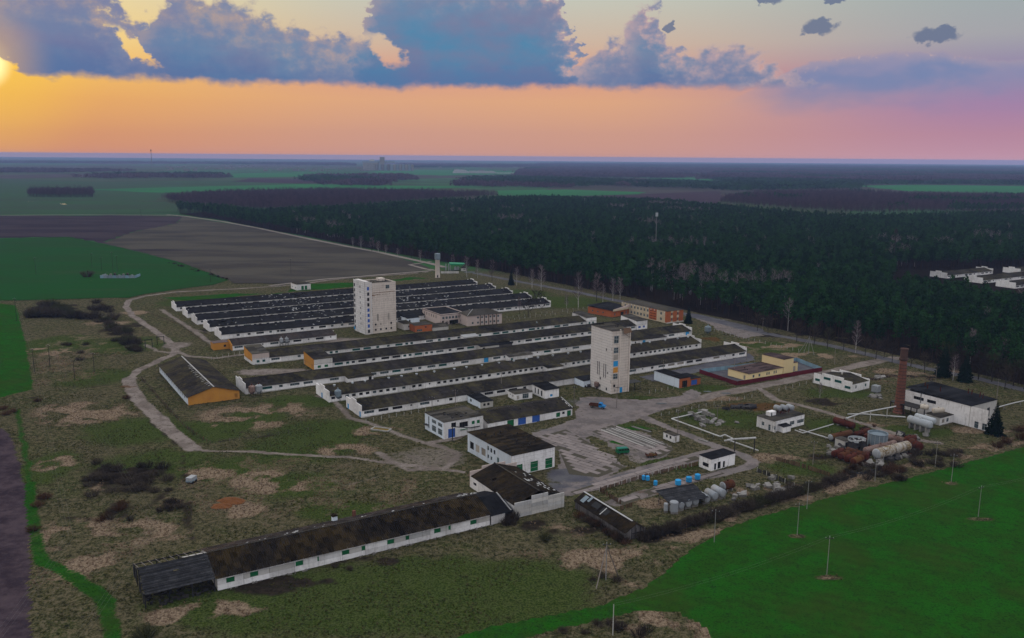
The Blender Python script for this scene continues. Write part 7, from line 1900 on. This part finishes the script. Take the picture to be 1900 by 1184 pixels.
tp = pole(1124, 1076, 9.5, 'three-legged pole standing in dry weeds', pole_grey, True, False)
for dx_, dy_ in ((-3.2, -4.2), (3.4, 1.6)): MB().tube((dx_, dy_, 0), (0, 0, 8.8), .14, .1, 6).build('strut', post_wood, tp)
pole(1137, 1178, 7, 'short concrete pole at the bottom edge by the dark bushes', post_white, False, False)
for k, (px, py, h) in enumerate([(1065, 757, 9), (845, 770, 10), (1144, 757, 9), (640 + 162, 778, 9), (1257, 806, 9), (1330, 790, 8), (1508, 862, 8), (1230, 700, 8), (1362, 698, 9), (1385, 668, 7), (1277, 652, 0), (930, 728, 9), (1415, 612, 7), (1735, 716, 9), (1849, 742, 9), (1548, 676, 8)]):
    if h: pole(px, py, h, 'thin pole with crossarm ' + ['by the front barn wall', 'by the white store', 'leaning beside the feed tower', 'on the roof side of the white store', 'behind the kiosk', 'between troughs and pump house', 'leaning in the grass by the wooden fence', 'on the sealed ground behind the garage', 'at the corner of the compound wall', 'by the end of the front barn', '', 'behind the small white shed', 'at the forest road', 'behind the boiler house', 'at the pipe beyond the boiler house', 'at the road junction'][k], post_wood, True, True, 'power line poles', .12)
tr = pole(1500, 657, 9.5, 'cluster of braced poles on the grass by the forest road', pole_grey, True, False)
for dx_, dy_ in ((-5, -1), (-2.6, 1.5), (3.0, -1.4)): MB().tube((dx_, dy_, 0), (0, 0, 9), .12, .09, 6).build('strut', pole_grey, tr)
def wires(name, label, pts, sag=1.2, n_=3, gap=.9):
    t = thing(name, label, 'wires', (pts[0].x, pts[0].y, 0))
    o = t.location
    for k in range(n_):
        mb = MB()
        for a_, b2 in zip(pts[:-1], pts[1:]):
            d = (b2 - a_); d.z = 0; d.normalize(); s = Vector((-d.y, d.x, 0)) * (k - (n_ - 1) / 2) * gap
            prev = None
            for q in range(13):
                u = q / 12; p = a_.lerp(b2, u) + s - o; p.z -= sag * 4 * u * (1 - u)
                if prev is not None: mb.tube(prev, p, .011, .011, 3, False)
                prev = p
        mb.build('wire', steel, t)
def top(px, py, h): p = G(px, py); p.z = h; return p
wires('power_line', 'three overhead wires crossing the meadow along the ploughed strip', [top(31, 596, 14), top(64, 690, 11), Vector((-104, 190, 11)), Vector((-92, 120, 11))])
wires('power_line', 'three overhead wires crossing the meadow towards the burnt barn end', [top(93, 682, 11), Vector((-88, 200, 11)), Vector((-79, 130, 11))])
wires('power_line', 'overhead wires above the bright crop', [top(1137, 1178, 7), top(1534, 1067, 10), top(1815, 958, 9), top(2000, 900, 9)], 1.4, 2, .9)

# ================================================================== fences
def fence(label, pts, sp, h, mat, rail=None, rails=2, board=False, w=.16, name='post_fence', group=None):
    q = [G(*p) for p in pts]; o = q[0]
    t = thing(name, label, 'fence', o, 0, group)
    pm = box_mesh(w, w, h, mat)
    for i in range(len(q) - 1):
        a_, b2 = q[i] - o, q[i + 1] - o; L = (b2 - a_).length; k = max(1, int(L / sp)); an = math.atan2((b2 - a_).y, (b2 - a_).x)
        for j in range(k + (i == len(q) - 2)):
            p = a_.lerp(b2, j / k)
            if random.random() < .06: continue
            put('post', pm, t, (p.x, p.y, -.05), an).rotation_euler = (random.uniform(-.06, .06), random.uniform(-.06, .06), an)
        if board:
            nb_ = int(L / .55)
            for j in range(nb_):
                if random.random() < .15: continue
                p = a_.lerp(b2, (j + .5) / nb_); put('board', box_mesh(.42, .05, round(h * random.choice([.8, .88, .95]), 2), rail), t, (p.x, p.y, 0), an)
        elif rail:
            for r in range(rails): z = h * (.45 + .42 * r); MB().tube(a_ + Vector((0, 0, z)), b2 + Vector((0, 0, z)), .03, .03, 4).build('rail', rail, t)
    return t
fence('row of white concrete posts along the front of the nearest barn', [(679, 784), (790, 763.5)], 3.0, 1.5, post_white, dark_metal, 1)
fence('row of white posts from the barn ends to the forest road', [(1318, 613), (1370, 627), (1430, 641), (1492, 655)], 3.4, 1.6, post_white, dark_metal, 1)
fence('white post fence along the grass south of the main road', [(1227, 772), (1310, 754), (1395, 737.5)], 4.0, 1.4, post_white, dark_metal, 2)
fence('white posts beside the brick garage', [(1205, 730), (1250, 721)], 3.5, 1.4, post_white, dark_metal, 1)
fence('white post fence near the stepped house', [(1445, 726), (1508, 710)], 4.5, 1.5, post_white, timber_brown, 2)
fence('white post fence in the grass between office and barn', [(930, 592), (1015, 582), (1100, 571)], 4.0, 1.5, post_white, dark_metal, 1)
fence('second white post fence in front of the barn with teal windows', [(935, 597), (1030, 584), (1075, 579)], 4.0, 1.4, post_white, dark_metal, 1)
fence('dark fence of thin posts along the foot of the far barns', [(270, 580), (330, 602), (370, 630), (395, 648)], 3.0, 1.3, timber_brown, dark_metal, 2)
fence('dark fence with thin posts below the ochre barn', [(262, 702), (300, 745), (342, 792), (390, 824)], 3.0, 1.2, timber_brown, dark_metal, 2)
fence('thin wire fence round the dry grass plot', [(390, 824), (480, 812), (590, 797)], 3.2, 1.3, timber_grey, dark_metal, 2)
fence('pale post fence beside the ochre end block', [(392, 667), (445, 657)], 3.0, 1.5, post_white, timber_brown, 1)
fence('brown board fence along the road south of the yard', [(1112, 913), (1180, 891), (1240, 875), (1297, 863)], 3.0, 1.5, post_white, timber_brown, board=True, name='board_fence')
fence('brown rail fence by the timber shed', [(1113, 912), (1151, 936)], 3.0, 1.6, timber_brown, timber_brown, board=True, name='board_fence')
fence('short board fence in front of the fuel tanks', [(1152, 946), (1172, 940)], 2.2, 1.4, timber_brown, timber_brown, board=True, name='board_fence')
fence('rusty board fence with white posts beside the broken blocks', [(1405, 876), (1440, 889), (1473, 904)], 2.8, 1.6, post_white, timber_burnt, board=True, name='board_fence')
fence('long brown board fence below the rusting tanks', [(1439, 853.5), (1490, 868), (1539, 884)], 2.8, 1.5, timber_brown, timber_brown, board=True, name='board_fence')
fence('dark board fence behind the hedge', [(1203, 1002), (1290, 974), (1380, 944), (1460, 917), (1560, 893), (1640, 871)], 3.2, 1.3, timber_brown, timber_burnt, board=True, name='board_fence')
# timber frames left of the track
for k, (px, py, an) in enumerate([(270, 646, .6), (292, 640, .5)]):
    t = thing('gateway', ['dark timber gate frame left of the track', 'dark timber gate frame nearer the track'][k], 'frame', G(px, py), an)
    for x in (0, 3.4): MB().box(x - .15, -.15, 0, x + .15, .15, 4.2).build('post', timber_burnt, t)
    MB().box(-.3, -.12, 4.2, 3.7, .12, 4.5).build('beam', timber_burnt, t)

# ================================================================== vehicles
def wheel_at(t, x, y, r, w=.28):
    o = MB().lathe([(r, -w / 2), (r, w / 2)], 16, (0, 0, 0), axis='y').build('wheel', rubber, t, loc=(x, y, r)); MB().lathe([(r * .5, -w / 2 - .02), (r * .5, w / 2 + .02)], 12, axis='y').build('hub', steel, o)
tk = thing('truck', 'old flatbed truck with a bright blue cab parked in the yard', 'truck', G(1108, 757), R(-22))
MB().box(-3.0, -.45, .55, 3.4, .45, .8).build('chassis', dark_metal, tk)
MB().prism([(.9, .7), (3.4, .7), (3.45, 1.35), (2.3, 1.55), (1.95, 2.35), (.9, 2.4)], -1.05, 1.05, 'xz').build('cab', truck_blue, tk)
MB().prism([(2.0, 1.6), (2.28, 1.6), (1.98, 2.22), (1.8, 2.22)], -1.07, 1.07, 'xz').build('windscreen', window_void, tk); MB().box(1.05, -1.075, 1.55, 1.75, 1.075, 2.15).build('side_window', window_void, tk)
MB().box(-3.2, -1.15, 1.0, .75, 1.15, 1.15).build('flatbed', timber_brown, tk)
for y in (-1.15, 1.05): MB().box(-3.2, y, 1.15, .75, y + .1, 1.7).build('side_board', rust_red, tk)
MB().box(-3.2, -1.05, 1.15, -3.1, 1.05, 1.7).build('tail_board', rust_red, tk); MB().box(.6, -1.05, 1.15, .75, 1.05, 2.1).build('headboard', rust_red, tk); MB().box(3.4, -.95, .6, 3.55, .95, .8).build('bumper', silver, tk)
for x in (-2.0, 2.5):
    for y in (-.95, .95): wheel_at(tk, x, y, .5)
for y in (-.8, .8): MB().lathe([(.12, 0), (.12, .06)], 10, (3.42, y, 1.05), axis='x').build('headlight', silver, tk)
vn = thing('van', 'dark green boxy van standing without a driver in the yard', 'van', G(1155, 841.5), R(14))
MB().prism([(-2.2, .5), (2.05, .5), (2.2, .9), (2.15, 1.35), (1.9, 2.0), (1.6, 2.1), (-2.0, 2.1), (-2.2, 1.9)], -.95, .95, 'xz').build('body', van_green, vn)
MB().box(-2.0, -.9, 2.1, 1.6, .9, 2.16).build('roof', green_roof if False else teal_paint, vn)
for x in (-1.7, -.7, .3, 1.2): MB().box(x, -.97, 1.35, x + .75, -.95, 1.85).build('side_window', window_void, vn); MB().box(x, .95, 1.35, x + .75, .97, 1.85).build('side_window', window_void, vn)
MB().prism([(2.16, 1.36), (2.19, 1.36), (1.95, 1.95), (1.92, 1.95)], -.85, .85, 'xz').build('windscreen', window_void, vn)
for x in (-1.4, 1.4):
    for y in (-.8, .8): wheel_at(vn, x, y, .38, .22)
for y in (-.65, .65): MB().lathe([(.11, 0), (.11, .05)], 10, (2.18, y, .95), axis='x').build('headlight', silver, vn)
wr = thing('rusty_trailer', 'rust-brown farm trailer frame near the green van', 'trailer', G(1208, 848), R(12))
MB().box(-1.8, -.9, .6, 1.8, .9, .75).build('deck', rust, wr); MB().box(-1.8, -.9, .75, -1.7, .9, 1.3).build('tail_board', rust_red, wr); MB().box(1.7, -.9, .75, 1.8, .9, 1.4).build('headboard', rust_red, wr); MB().tube((1.8, 0, .6), (3.4, 0, .5), .08, .08, 6).build('drawbar', dark_metal, wr); MB().box(-.6, -.7, .75, .6, .6, 1.2).build('load', rust, wr)
for x in (-1.0, 1.0):
    for y in (-.85, .85): wheel_at(wr, x, y, .4)

# ================================================================== trees standing singly
rgT = random.Random(99)
ORD = ['first', 'second', 'third', 'fourth', 'fifth', 'sixth', 'seventh', 'eighth', 'ninth', 'tenth', 'eleventh', 'twelfth']
birch = []
for k in range(5):
    a_, b2 = bare_tree(rgT, 15.0, 3.2, bark_birch if k != 2 else bark_dark, twig_mauve, 26, 20, 1.3, .22, .014, 'birch', .06); birch.append((a_, b2))
broad = []
for k in range(4):
    a_, b2 = bare_tree(rgT, 11.0, 5.2, bark_dark, twig_dark if k < 2 else twig_green, 26, 20, 1.4, .18, .02, 'broad'); broad.append((a_, b2))
def tree(px, py, hpx, label, kind='birch', k=0, group=None, wide=1.0):
    p = G(px, py); dist = math.hypot(p.x, p.y); dist = math.sqrt(dist * dist + CAM_H ** 2)
    h = hpx * dist / FPX * 1.02
    src = {'birch': birch, 'broad': broad}[kind][k % (5 if kind == 'birch' else 4)]; s = h / (15.0 if kind == 'birch' else 12.0)
    t = thing(kind == 'birch' and 'birch_tree' or 'bare_tree', label, 'tree', p, rgT.uniform(0, 6.28), group)
    t.scale = (s * wide, s * wide, s)
    put('trunk', src[0], t); put('crown', src[1], t)
    return t
bl = [(866, 514, 35, 'mauve bare birch beside the fuel shelter'), (886, 516, 31, 'bare birch on the verge, second from the fuel shelter'), (913, 521, 36, 'bare birch on the verge, third from the fuel shelter'), (958.6, 530, 31, 'bare birch right behind the dark spruce'), (987, 535, 33, 'slim bare birch between spruce and tall birch'), (1004, 539, 44, 'tall bare birch on the verge behind the far barns'),
      (1073, 570, 60, 'tallest bare birch, alone on the grass behind the brick hall'), (1106.7, 559, 48, 'white-stemmed birch leaning at the road behind the hall'), (1118.5, 560, 31, 'short leaning birch at the road behind the hall'), (1137, 558, 39, 'white birch at the wood edge, first of a pair'), (1150.5, 556, 38, 'white birch at the wood edge, second of a pair'), (1051, 574, 26, 'small pale birch by the post fence'),
      (964, 582, 28, 'thin bare birch in front of the far barns'), (1587, 655, 52, 'pale white birch at the forest road by the junction'), (1800, 676, 54, 'white birch standing in front of the dark pines'), (1768, 706, 40, 'slim white birch stem by the spruces at the road'), (1521, 738, 24, 'small bare white sapling near the stepped house'), (1860, 690, 50, 'birch in the bare thicket at the far road end')]
for k, (px, py, h, lab) in enumerate(bl): tree(px, py, h, lab, 'birch', k, 'bare birches', 1.0 if h < 50 else .9)
tree(996, 591, 50, 'big many-stemmed bare tree in front of the nearest far barn', 'broad', 0).children[1].data = cached('mauvecopy', lambda: (lambda m: (m.materials.clear(), m.materials.append(twig_mauve), m)[2])(broad[0][1].copy()))
tree(980, 588, 36, 'bare tree beside the big many-stemmed one', 'broad', 1)
tree(1535, 647, 34, 'pale yellow-green budding tree at the forest road', 'broad', 2); tree(763, 480, 26, 'round bare tree at the bend of the forest track', 'broad', 1)
for k, (px, py, h) in enumerate(sorted([(1405, 614, 30), (1425, 618, 28), (1478, 634, 34), (1510, 641, 36), (1565, 650, 30), (1605, 661, 32), (1625, 667, 34), (1655, 673, 34), (1715, 692, 32), (1864, 722, 36), (1640, 664, 30), (1690, 680, 30)])): tree(px, py, h, ORD[k] + ' dark bare tree along the forest road from the brick office', 'broad', k % 2, 'dark bare trees along the forest road')
for k, (px, py, h) in enumerate(sorted([(690, 467, 24), (702, 469, 20), (670, 462, 22), (716, 473, 18), (738, 478, 16), (655, 458, 16), (780, 486, 20), (840, 492, 18)])): tree(px, py, h, ORD[k] + ' mauve bare tree along the wood-edge track, coming towards the water tower', 'birch', k, 'bare trees at the wood edge by the track', 1.4)
for k, (px, py, h) in enumerate([(1780, 700, 44), (1815, 704, 40), (1840, 708, 42), (1880, 716, 40), (1900, 722, 44), (1830, 696, 48), (1760, 684, 40)]): tree(px, py, h, 'tangled bare tree in the thicket beside the road end', 'broad', k, 'bare thicket at the road end', 1.2)
# spruces
def spruce(px, py, hpx, label, wide=.24):
    p = G(px, py); h = hpx * math.sqrt(p.x ** 2 + p.y ** 2 + CAM_H ** 2) / FPX * 1.03
    t = thing('spruce_tree', label, 'tree', p); rg = random.Random(int(px))
    MB().tube((0, 0, -.2), (0, 0, h * .95), h * .018, .03, 6, False).build('trunk', bark_dark, t)
    cw = MB()
    for j in range(22):
        tt = j / 21; z = h * (.06 + .92 * tt); rr = h * wide * (1 - tt) ** .85 + .15
        nb_ = max(4, int(11 * (1 - tt)) + 3)
        for q in range(nb_):
            a = q * 6.283 / nb_ + j * .7 + rg.uniform(-.25, .25); L = rr * rg.uniform(.75, 1.15)
            e = Vector((math.cos(a) * L, math.sin(a) * L, z - L * .28)); b0 = Vector((0, 0, z)); s = Vector((-math.sin(a), math.cos(a), 0)) * (.16 + .22 * L * .5)
            for u0, u1 in ((.05, .45), (.35, .75), (.65, 1.05)):
                c0 = b0.lerp(e, u0); c1 = b0.lerp(e, u1); dn = Vector((rg.gauss(0, .08), rg.gauss(0, .08), rg.gauss(-.05, .1)))
                cw.quad(c0 - s * .9 + dn, c0 + s * .9, c1 + s * .5 + dn, c1 - s * .5)
                cw.add([tuple(c0), tuple(c1), tuple((c0 + c1) / 2 + Vector((0, 0, -.35 - .1 * L)))], [(0, 1, 2)])
    cw.build('crown', spruce_green, t)
spruce(1845, 806, 54, 'dense dark spruce at the corner of the boiler house', .27); spruce(948.5, 529, 29, 'dark spruce on the verge behind the far barns', .22); spruce(1277, 600, 31, 'dark spruce beside the orange brick office', .24); spruce(1750, 698, 56, 'large dark spruce at the forest road behind the boiler house', .26); spruce(1790, 708, 50, 'second large spruce at the forest road behind the boiler house', .26)

# shrubs: a handful of stem bundles reused
rgS = random.Random(123)
sh_dark = [shrub_mesh(rgS, twig_dark, 1, 1, 80) for _ in range(4)]; sh_green = [shrub_mesh(rgS, twig_green, 1, 1, 110) for _ in range(3)]; sh_rust = [shrub_mesh(rgS, twig_rust, 1, 1, 90) for _ in range(3)]
def shrub(px, py, r, h, label, kind='dark', group=None):
    src = {'dark': sh_dark, 'green': sh_green, 'rust': sh_rust}[kind]
    o = put('shrub', rgS.choice(src), None, G(px, py), rgS.uniform(0, 6.28), (r, r * rgS.uniform(.8, 1.1), h))
    return tag(o, label, 'shrub', group)
for k in range(58):
    t_ = k / 57; px = 1195 + 365 * t_ + rgS.uniform(-8, 8); py = 1001 - 110 * t_ + rgS.uniform(-4, 4)
    shrub(px, py, rgS.uniform(2.2, 3.8), rgS.uniform(1.8, 3.2), 'dark scrubby shrub in the hedge along the crop', 'green' if k in (19, 32, 33, 34, 35, 46, 47) else 'dark', 'hedge shrubs along the crop')
for k in range(16): shrub(1075 + k * 5.8 + rgS.uniform(-3, 3), 955 + k * 3.4 + rgS.uniform(-3, 6), rgS.uniform(1.4, 2.6), rgS.uniform(1.2, 2.4), 'reddish bare shrub growing along the timber shed', 'rust' if k % 3 == 0 else 'dark', 'shrubs along the timber shed')
for k in range(8): shrub(948 + rgS.uniform(-16, 14), 968 + rgS.uniform(-6, 8), rgS.uniform(1.2, 2.2), rgS.uniform(2.0, 3.6), 'dense dark bush in the corner between barn and panel store', 'dark', 'bushes between barn and panel store')
shrub(1012, 1002, 2.6, 2.2, 'round grey-green bush in front of the panel store', 'green'); shrub(268, 1182, 3.4, 2.6, 'round green bush at the bottom edge below the burnt barn', 'green')
for px, py, r, h in [(1110, 1160, 2, 1.4), (1150, 1168, 2.6, 1.8), (1185, 1180, 2.4, 1.8), (1135, 1160, 2.2, 1.6), (1045, 1172, 1.6, 1.2), (1085, 1176, 1.4, 1.0), (1200, 1170, 2, 1.5)]: shrub(px, py, r, h, 'dark bush at the bottom edge beside the dry bank', 'dark', 'bushes at the bottom edge')
for px, py, r in [(1145, 1077, 2.2), (1118, 1070, 1.8), (1100, 1078, 1.6)]: shrub(px, py, r, 1.2, 'low dark weeds round the three-legged pole', 'dark', 'weeds round the three-legged pole')
for k in range(38): shrub(rgS.gauss(236, 36), rgS.gauss(886, 14), rgS.uniform(2.2, 4.0), rgS.uniform(1.2, 2.6), 'dark leafless thicket bush in the meadow', 'dark', 'thicket in the meadow')
for k in range(9): shrub(rgS.gauss(200, 22), rgS.gauss(952, 9), rgS.uniform(1.4, 2.6), rgS.uniform(1.2, 2.0), 'brownish bush above the dry grass patches', 'rust' if k % 2 else 'dark', 'brown bushes in the meadow')
for k in range(7): shrub(rgS.gauss(312, 12), rgS.gauss(925, 12), rgS.uniform(1.2, 2.2), rgS.uniform(1.2, 2.2), 'dark bush beside the white trailer', 'dark', 'bushes by the white trailer')
for px, py in [(82, 925), (70, 940), (60, 985), (85, 925), (10, 770), (25, 765), (5, 760), (70, 745), (235, 740)]: shrub(px, py, 2.4, 1.8, 'reddish brown bush along the ploughed strip', 'rust', 'bushes along the ploughed strip')
for k in range(34): shrub(rgS.gauss(104, 30), 592 - abs(rgS.gauss(0, 12)), rgS.uniform(4.5, 8), rgS.uniform(3.5, 6.5), 'big round bush in the clump at the green field edge', 'dark' if k % 3 else 'green', 'bush clump at the green field edge')
for k in range(40): 
    t_ = rgS.random(); shrub(170 + 85 * t_ + rgS.uniform(-16, 16), 562 + 95 * t_ + rgS.uniform(-8, 8), rgS.uniform(3, 6), rgS.uniform(2.4, 4.4), 'dark bush in the belt left of the track', 'dark' if k % 4 else 'green', 'bush belt left of the track')
for k in range(18): (lambda t: shrub(200 + 225 * t, 454.5 + 66 * t + rgS.uniform(-1, 1), rgS.uniform(1.2, 3.2), rgS.uniform(.8, 2.2), 'small bush on the boundary of the green and ploughed fields', 'dark', 'bushes on the field boundary'))(.35 + .65 * rgS.random() ** .6)
for px, py in [(120, 640), (150, 655), (148, 668), (128, 641), (160, 640)]: shrub(px, py, 3, 1.8, 'low dark bush in the middle of the meadow', 'dark', 'low bushes in the meadow')
shrub(163, 514, 6.5, 7, 'round bush beside the substation', 'dark')
for k in range(26): shrub(rgS.uniform(1560, 1680), 893 - rgS.uniform(0, 1) * 30 - (1) * .0, rgS.uniform(1.6, 3.0), rgS.uniform(1.4, 2.6), 'dark bush in the scrub below the rusting tanks', 'dark' if k % 4 else 'rust', 'scrub below the rusting tanks')
for k in range(16): shrub(rgS.uniform(1690, 1780), rgS.uniform(838, 868), rgS.uniform(1.6, 3.2), rgS.uniform(1.4, 2.6), 'dark bush in the scrub between tanks and crop', 'dark', 'scrub between tanks and crop')
for px, py, r in [(1868, 822, 3.4), (1890, 800, 3.6), (1895, 815, 3), (1850, 830, 3)]: shrub(px, py, r, 2.8, 'reddish bush behind the dense spruce', 'rust', 'bushes behind the dense spruce')
for k in range(7): shrub(rgS.uniform(560, 690), 1058 - (k * 6), 1.4, 1.3, 'small weed bush along the foot of the long barn', 'dark', 'weeds along the long barn')
for k in range(10): shrub(rgS.gauss(1602, 14), rgS.gauss(797, 5), 1.3, 1.4, 'mauve weed bush between the rusting tanks', 'rust' if k % 2 else 'dark', 'weeds between the rusting tanks')
for px, py in [(835, 600), (842, 601), (828, 602)]: shrub(px, py, 2, 2.6, 'green bush under the office wing', 'green', 'bushes under the office wing')

# ================================================================== beyond: barns in the clearing, far landmarks
def far_barn(L, length, label, seed):
    return barn('long_barn', label, L, R(30), length, 16, ['wide', 'wide', 'one', 'blank'], ['void', 'grey'], seed=seed, lo=4.8, hi=5.9, roof=roof_dark, group='barns in the forest clearing', plinth=False)
far_barn((1757, 517), 66, 'white barn furthest back in the forest clearing', 81); far_barn((1823, 526.5), 90, 'white barn in the middle of the forest clearing', 82); far_barn((1884, 536), 90, 'white barn nearest the camera in the forest clearing', 83); far_barn((1893, 509), 70, 'white barn half out of view behind the clearing barns', 84)
el = thing('grain_elevator', 'grey grain elevator with silo rows on the far plain', 'elevator', G(694, 316.5), R(3))
MB().box(-75, 0, 0, 30, 40, 52).build('storage_block', concrete_block, el); MB().box(-80, 8, 52, 140, 30, 62).build('gallery', galv, el); MB().box(40, -4, 0, 70, 30, 90).build('head_house', concrete_block, el); MB().box(-30, 8, 62, 0, 30, 74).build('roof_house', grey_panel, el)
for k in range(13): MB().lathe([(10, 0), (10, 38), (8, 42)], 12, (20 + k * 20, -12, 0)).build('silo', galv if k % 2 else concrete_block, el)
hg = thing('white_hangar', 'long white farm hangar on the far plain', 'building', G(840, 321.5), R(2))
hg_w = 62; MB().prism([(0, 0), (95, 0), (95, 8), (70, 20), (10, 20), (0, 8)], 0, 60, 'xz').build('hall', sheet_white, hg); MB().prism([(96, 0), (260, 0), (260, 6), (240, 14), (96, 14)], 10, 60, 'xz').build('long_hall', sheet_white, hg); MB().box(262, 20, 0, 420, 40, 5).build('low_sheds', sheet_white, hg)
ms = thing('radio_mast', 'thin tall radio mast on the horizon', 'mast', G(282, 309.5)); MB().tube((0, 0, 0), (0, 0, 132), 3.5, 1.6, 6).build('mast', steel, ms); MB().box(-3, -3, 120, 3, 3, 132).build('antenna', steel, ms)
for px, py, h, lab in ((1216, 462, 30, 'telecom mast rising from the pine wood'), (1656, 505, 26, 'slim dark mast beside the forest clearing')):
    m_ = thing('telecom_mast', lab, 'mast', G(px, py)); MB().tube((0, 0, 0), (0, 0, h + 14), .5, .35, 6).build('mast', steel if px < 1400 else dark_metal, m_); MB().box(-1.3, -.5, h + 9, 1.3, .5, h + 13).build('antenna', silver if px < 1400 else dark_metal, m_)
bpy.data.objects['telecom_mast'].location = G(1216, 470)
vm = MB(); rg = random.Random(9)
for k in range(120):
    p = G(rg.uniform(300, 1000) if rg.random() < .75 else rg.uniform(1100, 1900), rg.uniform(307, 318)); s = rg.uniform(8, 22); vm.box(p.x - s, p.y, 0, p.x + s, p.y + 20, rg.uniform(4, 12))
tag(vm.build('distant_village', concrete_block), 'scattered pale houses of the villages near the horizon', None, None, 'stuff')
# puddles and ditch
for k, (px, py, rx, ry) in enumerate([(1592, 878, 2.6, 1.2), (1347, 730, 2.4, 1.0), (1227, 749, 2.2, .8), (1313, 727, 2.0, .8), (187, 590, .8, 6), (190, 594, .6, 3), (117, 379, 6, 2), (57, 374, 5, 2)]):
    p = G(px, py); mb = MB(); n_ = 18; rg = random.Random(k)
    mb.add([(math.cos(6.283 * q / n_) * rx * rg.uniform(.75, 1.15), math.sin(6.283 * q / n_) * ry * rg.uniform(.75, 1.15), 0) for q in range(n_)], [tuple(range(n_))])
    tag(mb.build('puddle', puddle_mat, None, loc=(p.x, p.y, .14 if k < 6 else .5)), None, None, None, 'structure')
# grass tufts and dead reeds, thick enough to break up the sward
tm = []
for k in range(3):
    rg = random.Random(400 + k); mb = MB()
    for q in range(16):
        a = rg.uniform(0, 6.28); d = rg.uniform(0, .35); b0 = Vector((math.cos(a) * d, math.sin(a) * d, 0)); e = b0 * 1.9 + Vector((rg.gauss(0, .08), rg.gauss(0, .08), rg.uniform(.25, .5))); s = Vector((-math.sin(a), math.cos(a), 0)) * .07
        mb.add([tuple(b0 - s), tuple(b0 + s), tuple(e)], [(0, 1, 2)])
    tm.append(mb)
def tufts(name, label, mat, xs, ys, zs, smin, smax, seed):
    r_ = np.random.default_rng(seed)
    objs = [bpy.data.objects.new(name + '_%s' % 'abc'[k], m_.mesh(name, mat)) for k, m_ in enumerate(tm)]
    instancer(name, xs, ys, zs, r_.uniform(smin, smax, len(xs)), r_.uniform(0, 6.28, len(xs)), r_.integers(0, 3, len(xs)), objs, label)
cand = np.where(fine_zone & (Y < 430) & (np.abs(X) < .66 * Y + 10))[0]
free = 1 - np.clip(hard[cand] * 1.6, 0, 1) - masks['plough'][cand]
jx = X[cand] + RNG.uniform(-.6, .6, len(cand)); jy = Y[cand] + RNG.uniform(-.6, .6, len(cand))
dens_ = soft(fbm(X[cand], Y[cand], .12, 3, 55), .42, .66) * np.clip(1.25 - (Y[cand] - 150) / 420, .25, 1)
sel = (RNG.random(len(cand)) < dens_ * .9) & (free > .5) & (masks['dry'][cand] < .35)
tufts('grass_tufts', 'rough tussocks of olive grass over the meadow', tuft_mat, jx[sel], jy[sel], ZZ[cand][sel], .45, 1.0, 5)
sel = (RNG.random(len(cand)) < .75) & (masks['dry'][cand] > .35) & (free > .4)
tufts('dead_grass', 'straw-coloured dead grass in patches', reed_mat, jx[sel], jy[sel], ZZ[cand][sel], .5, 1.0, 6)

# ================================================================== haze: the air between the camera and the horizon
hm = bpy.data.materials.new('haze_air'); hm.use_nodes = True
ht = hm.node_tree; ht.nodes.clear()
pv = ht.nodes.new('ShaderNodeVolumePrincipled')
pv.inputs['Color'].default_value = (.40, .56, 1.0, 1)
pv.inputs['Density'].default_value = HAZE
pv.inputs['Anisotropy'].default_value = 0.0
mo = ht.nodes.new('ShaderNodeOutputMaterial'); ht.links.new(pv.outputs[0], mo.inputs['Volume'])
hz = MB().box(-25000, -3000, -1.2, 25000, 22000, 104).build('haze', hm)
tag(hz, 'thin blue evening haze over the whole plain', None, None, 'stuff')
print('objects', len(bpy.data.objects))
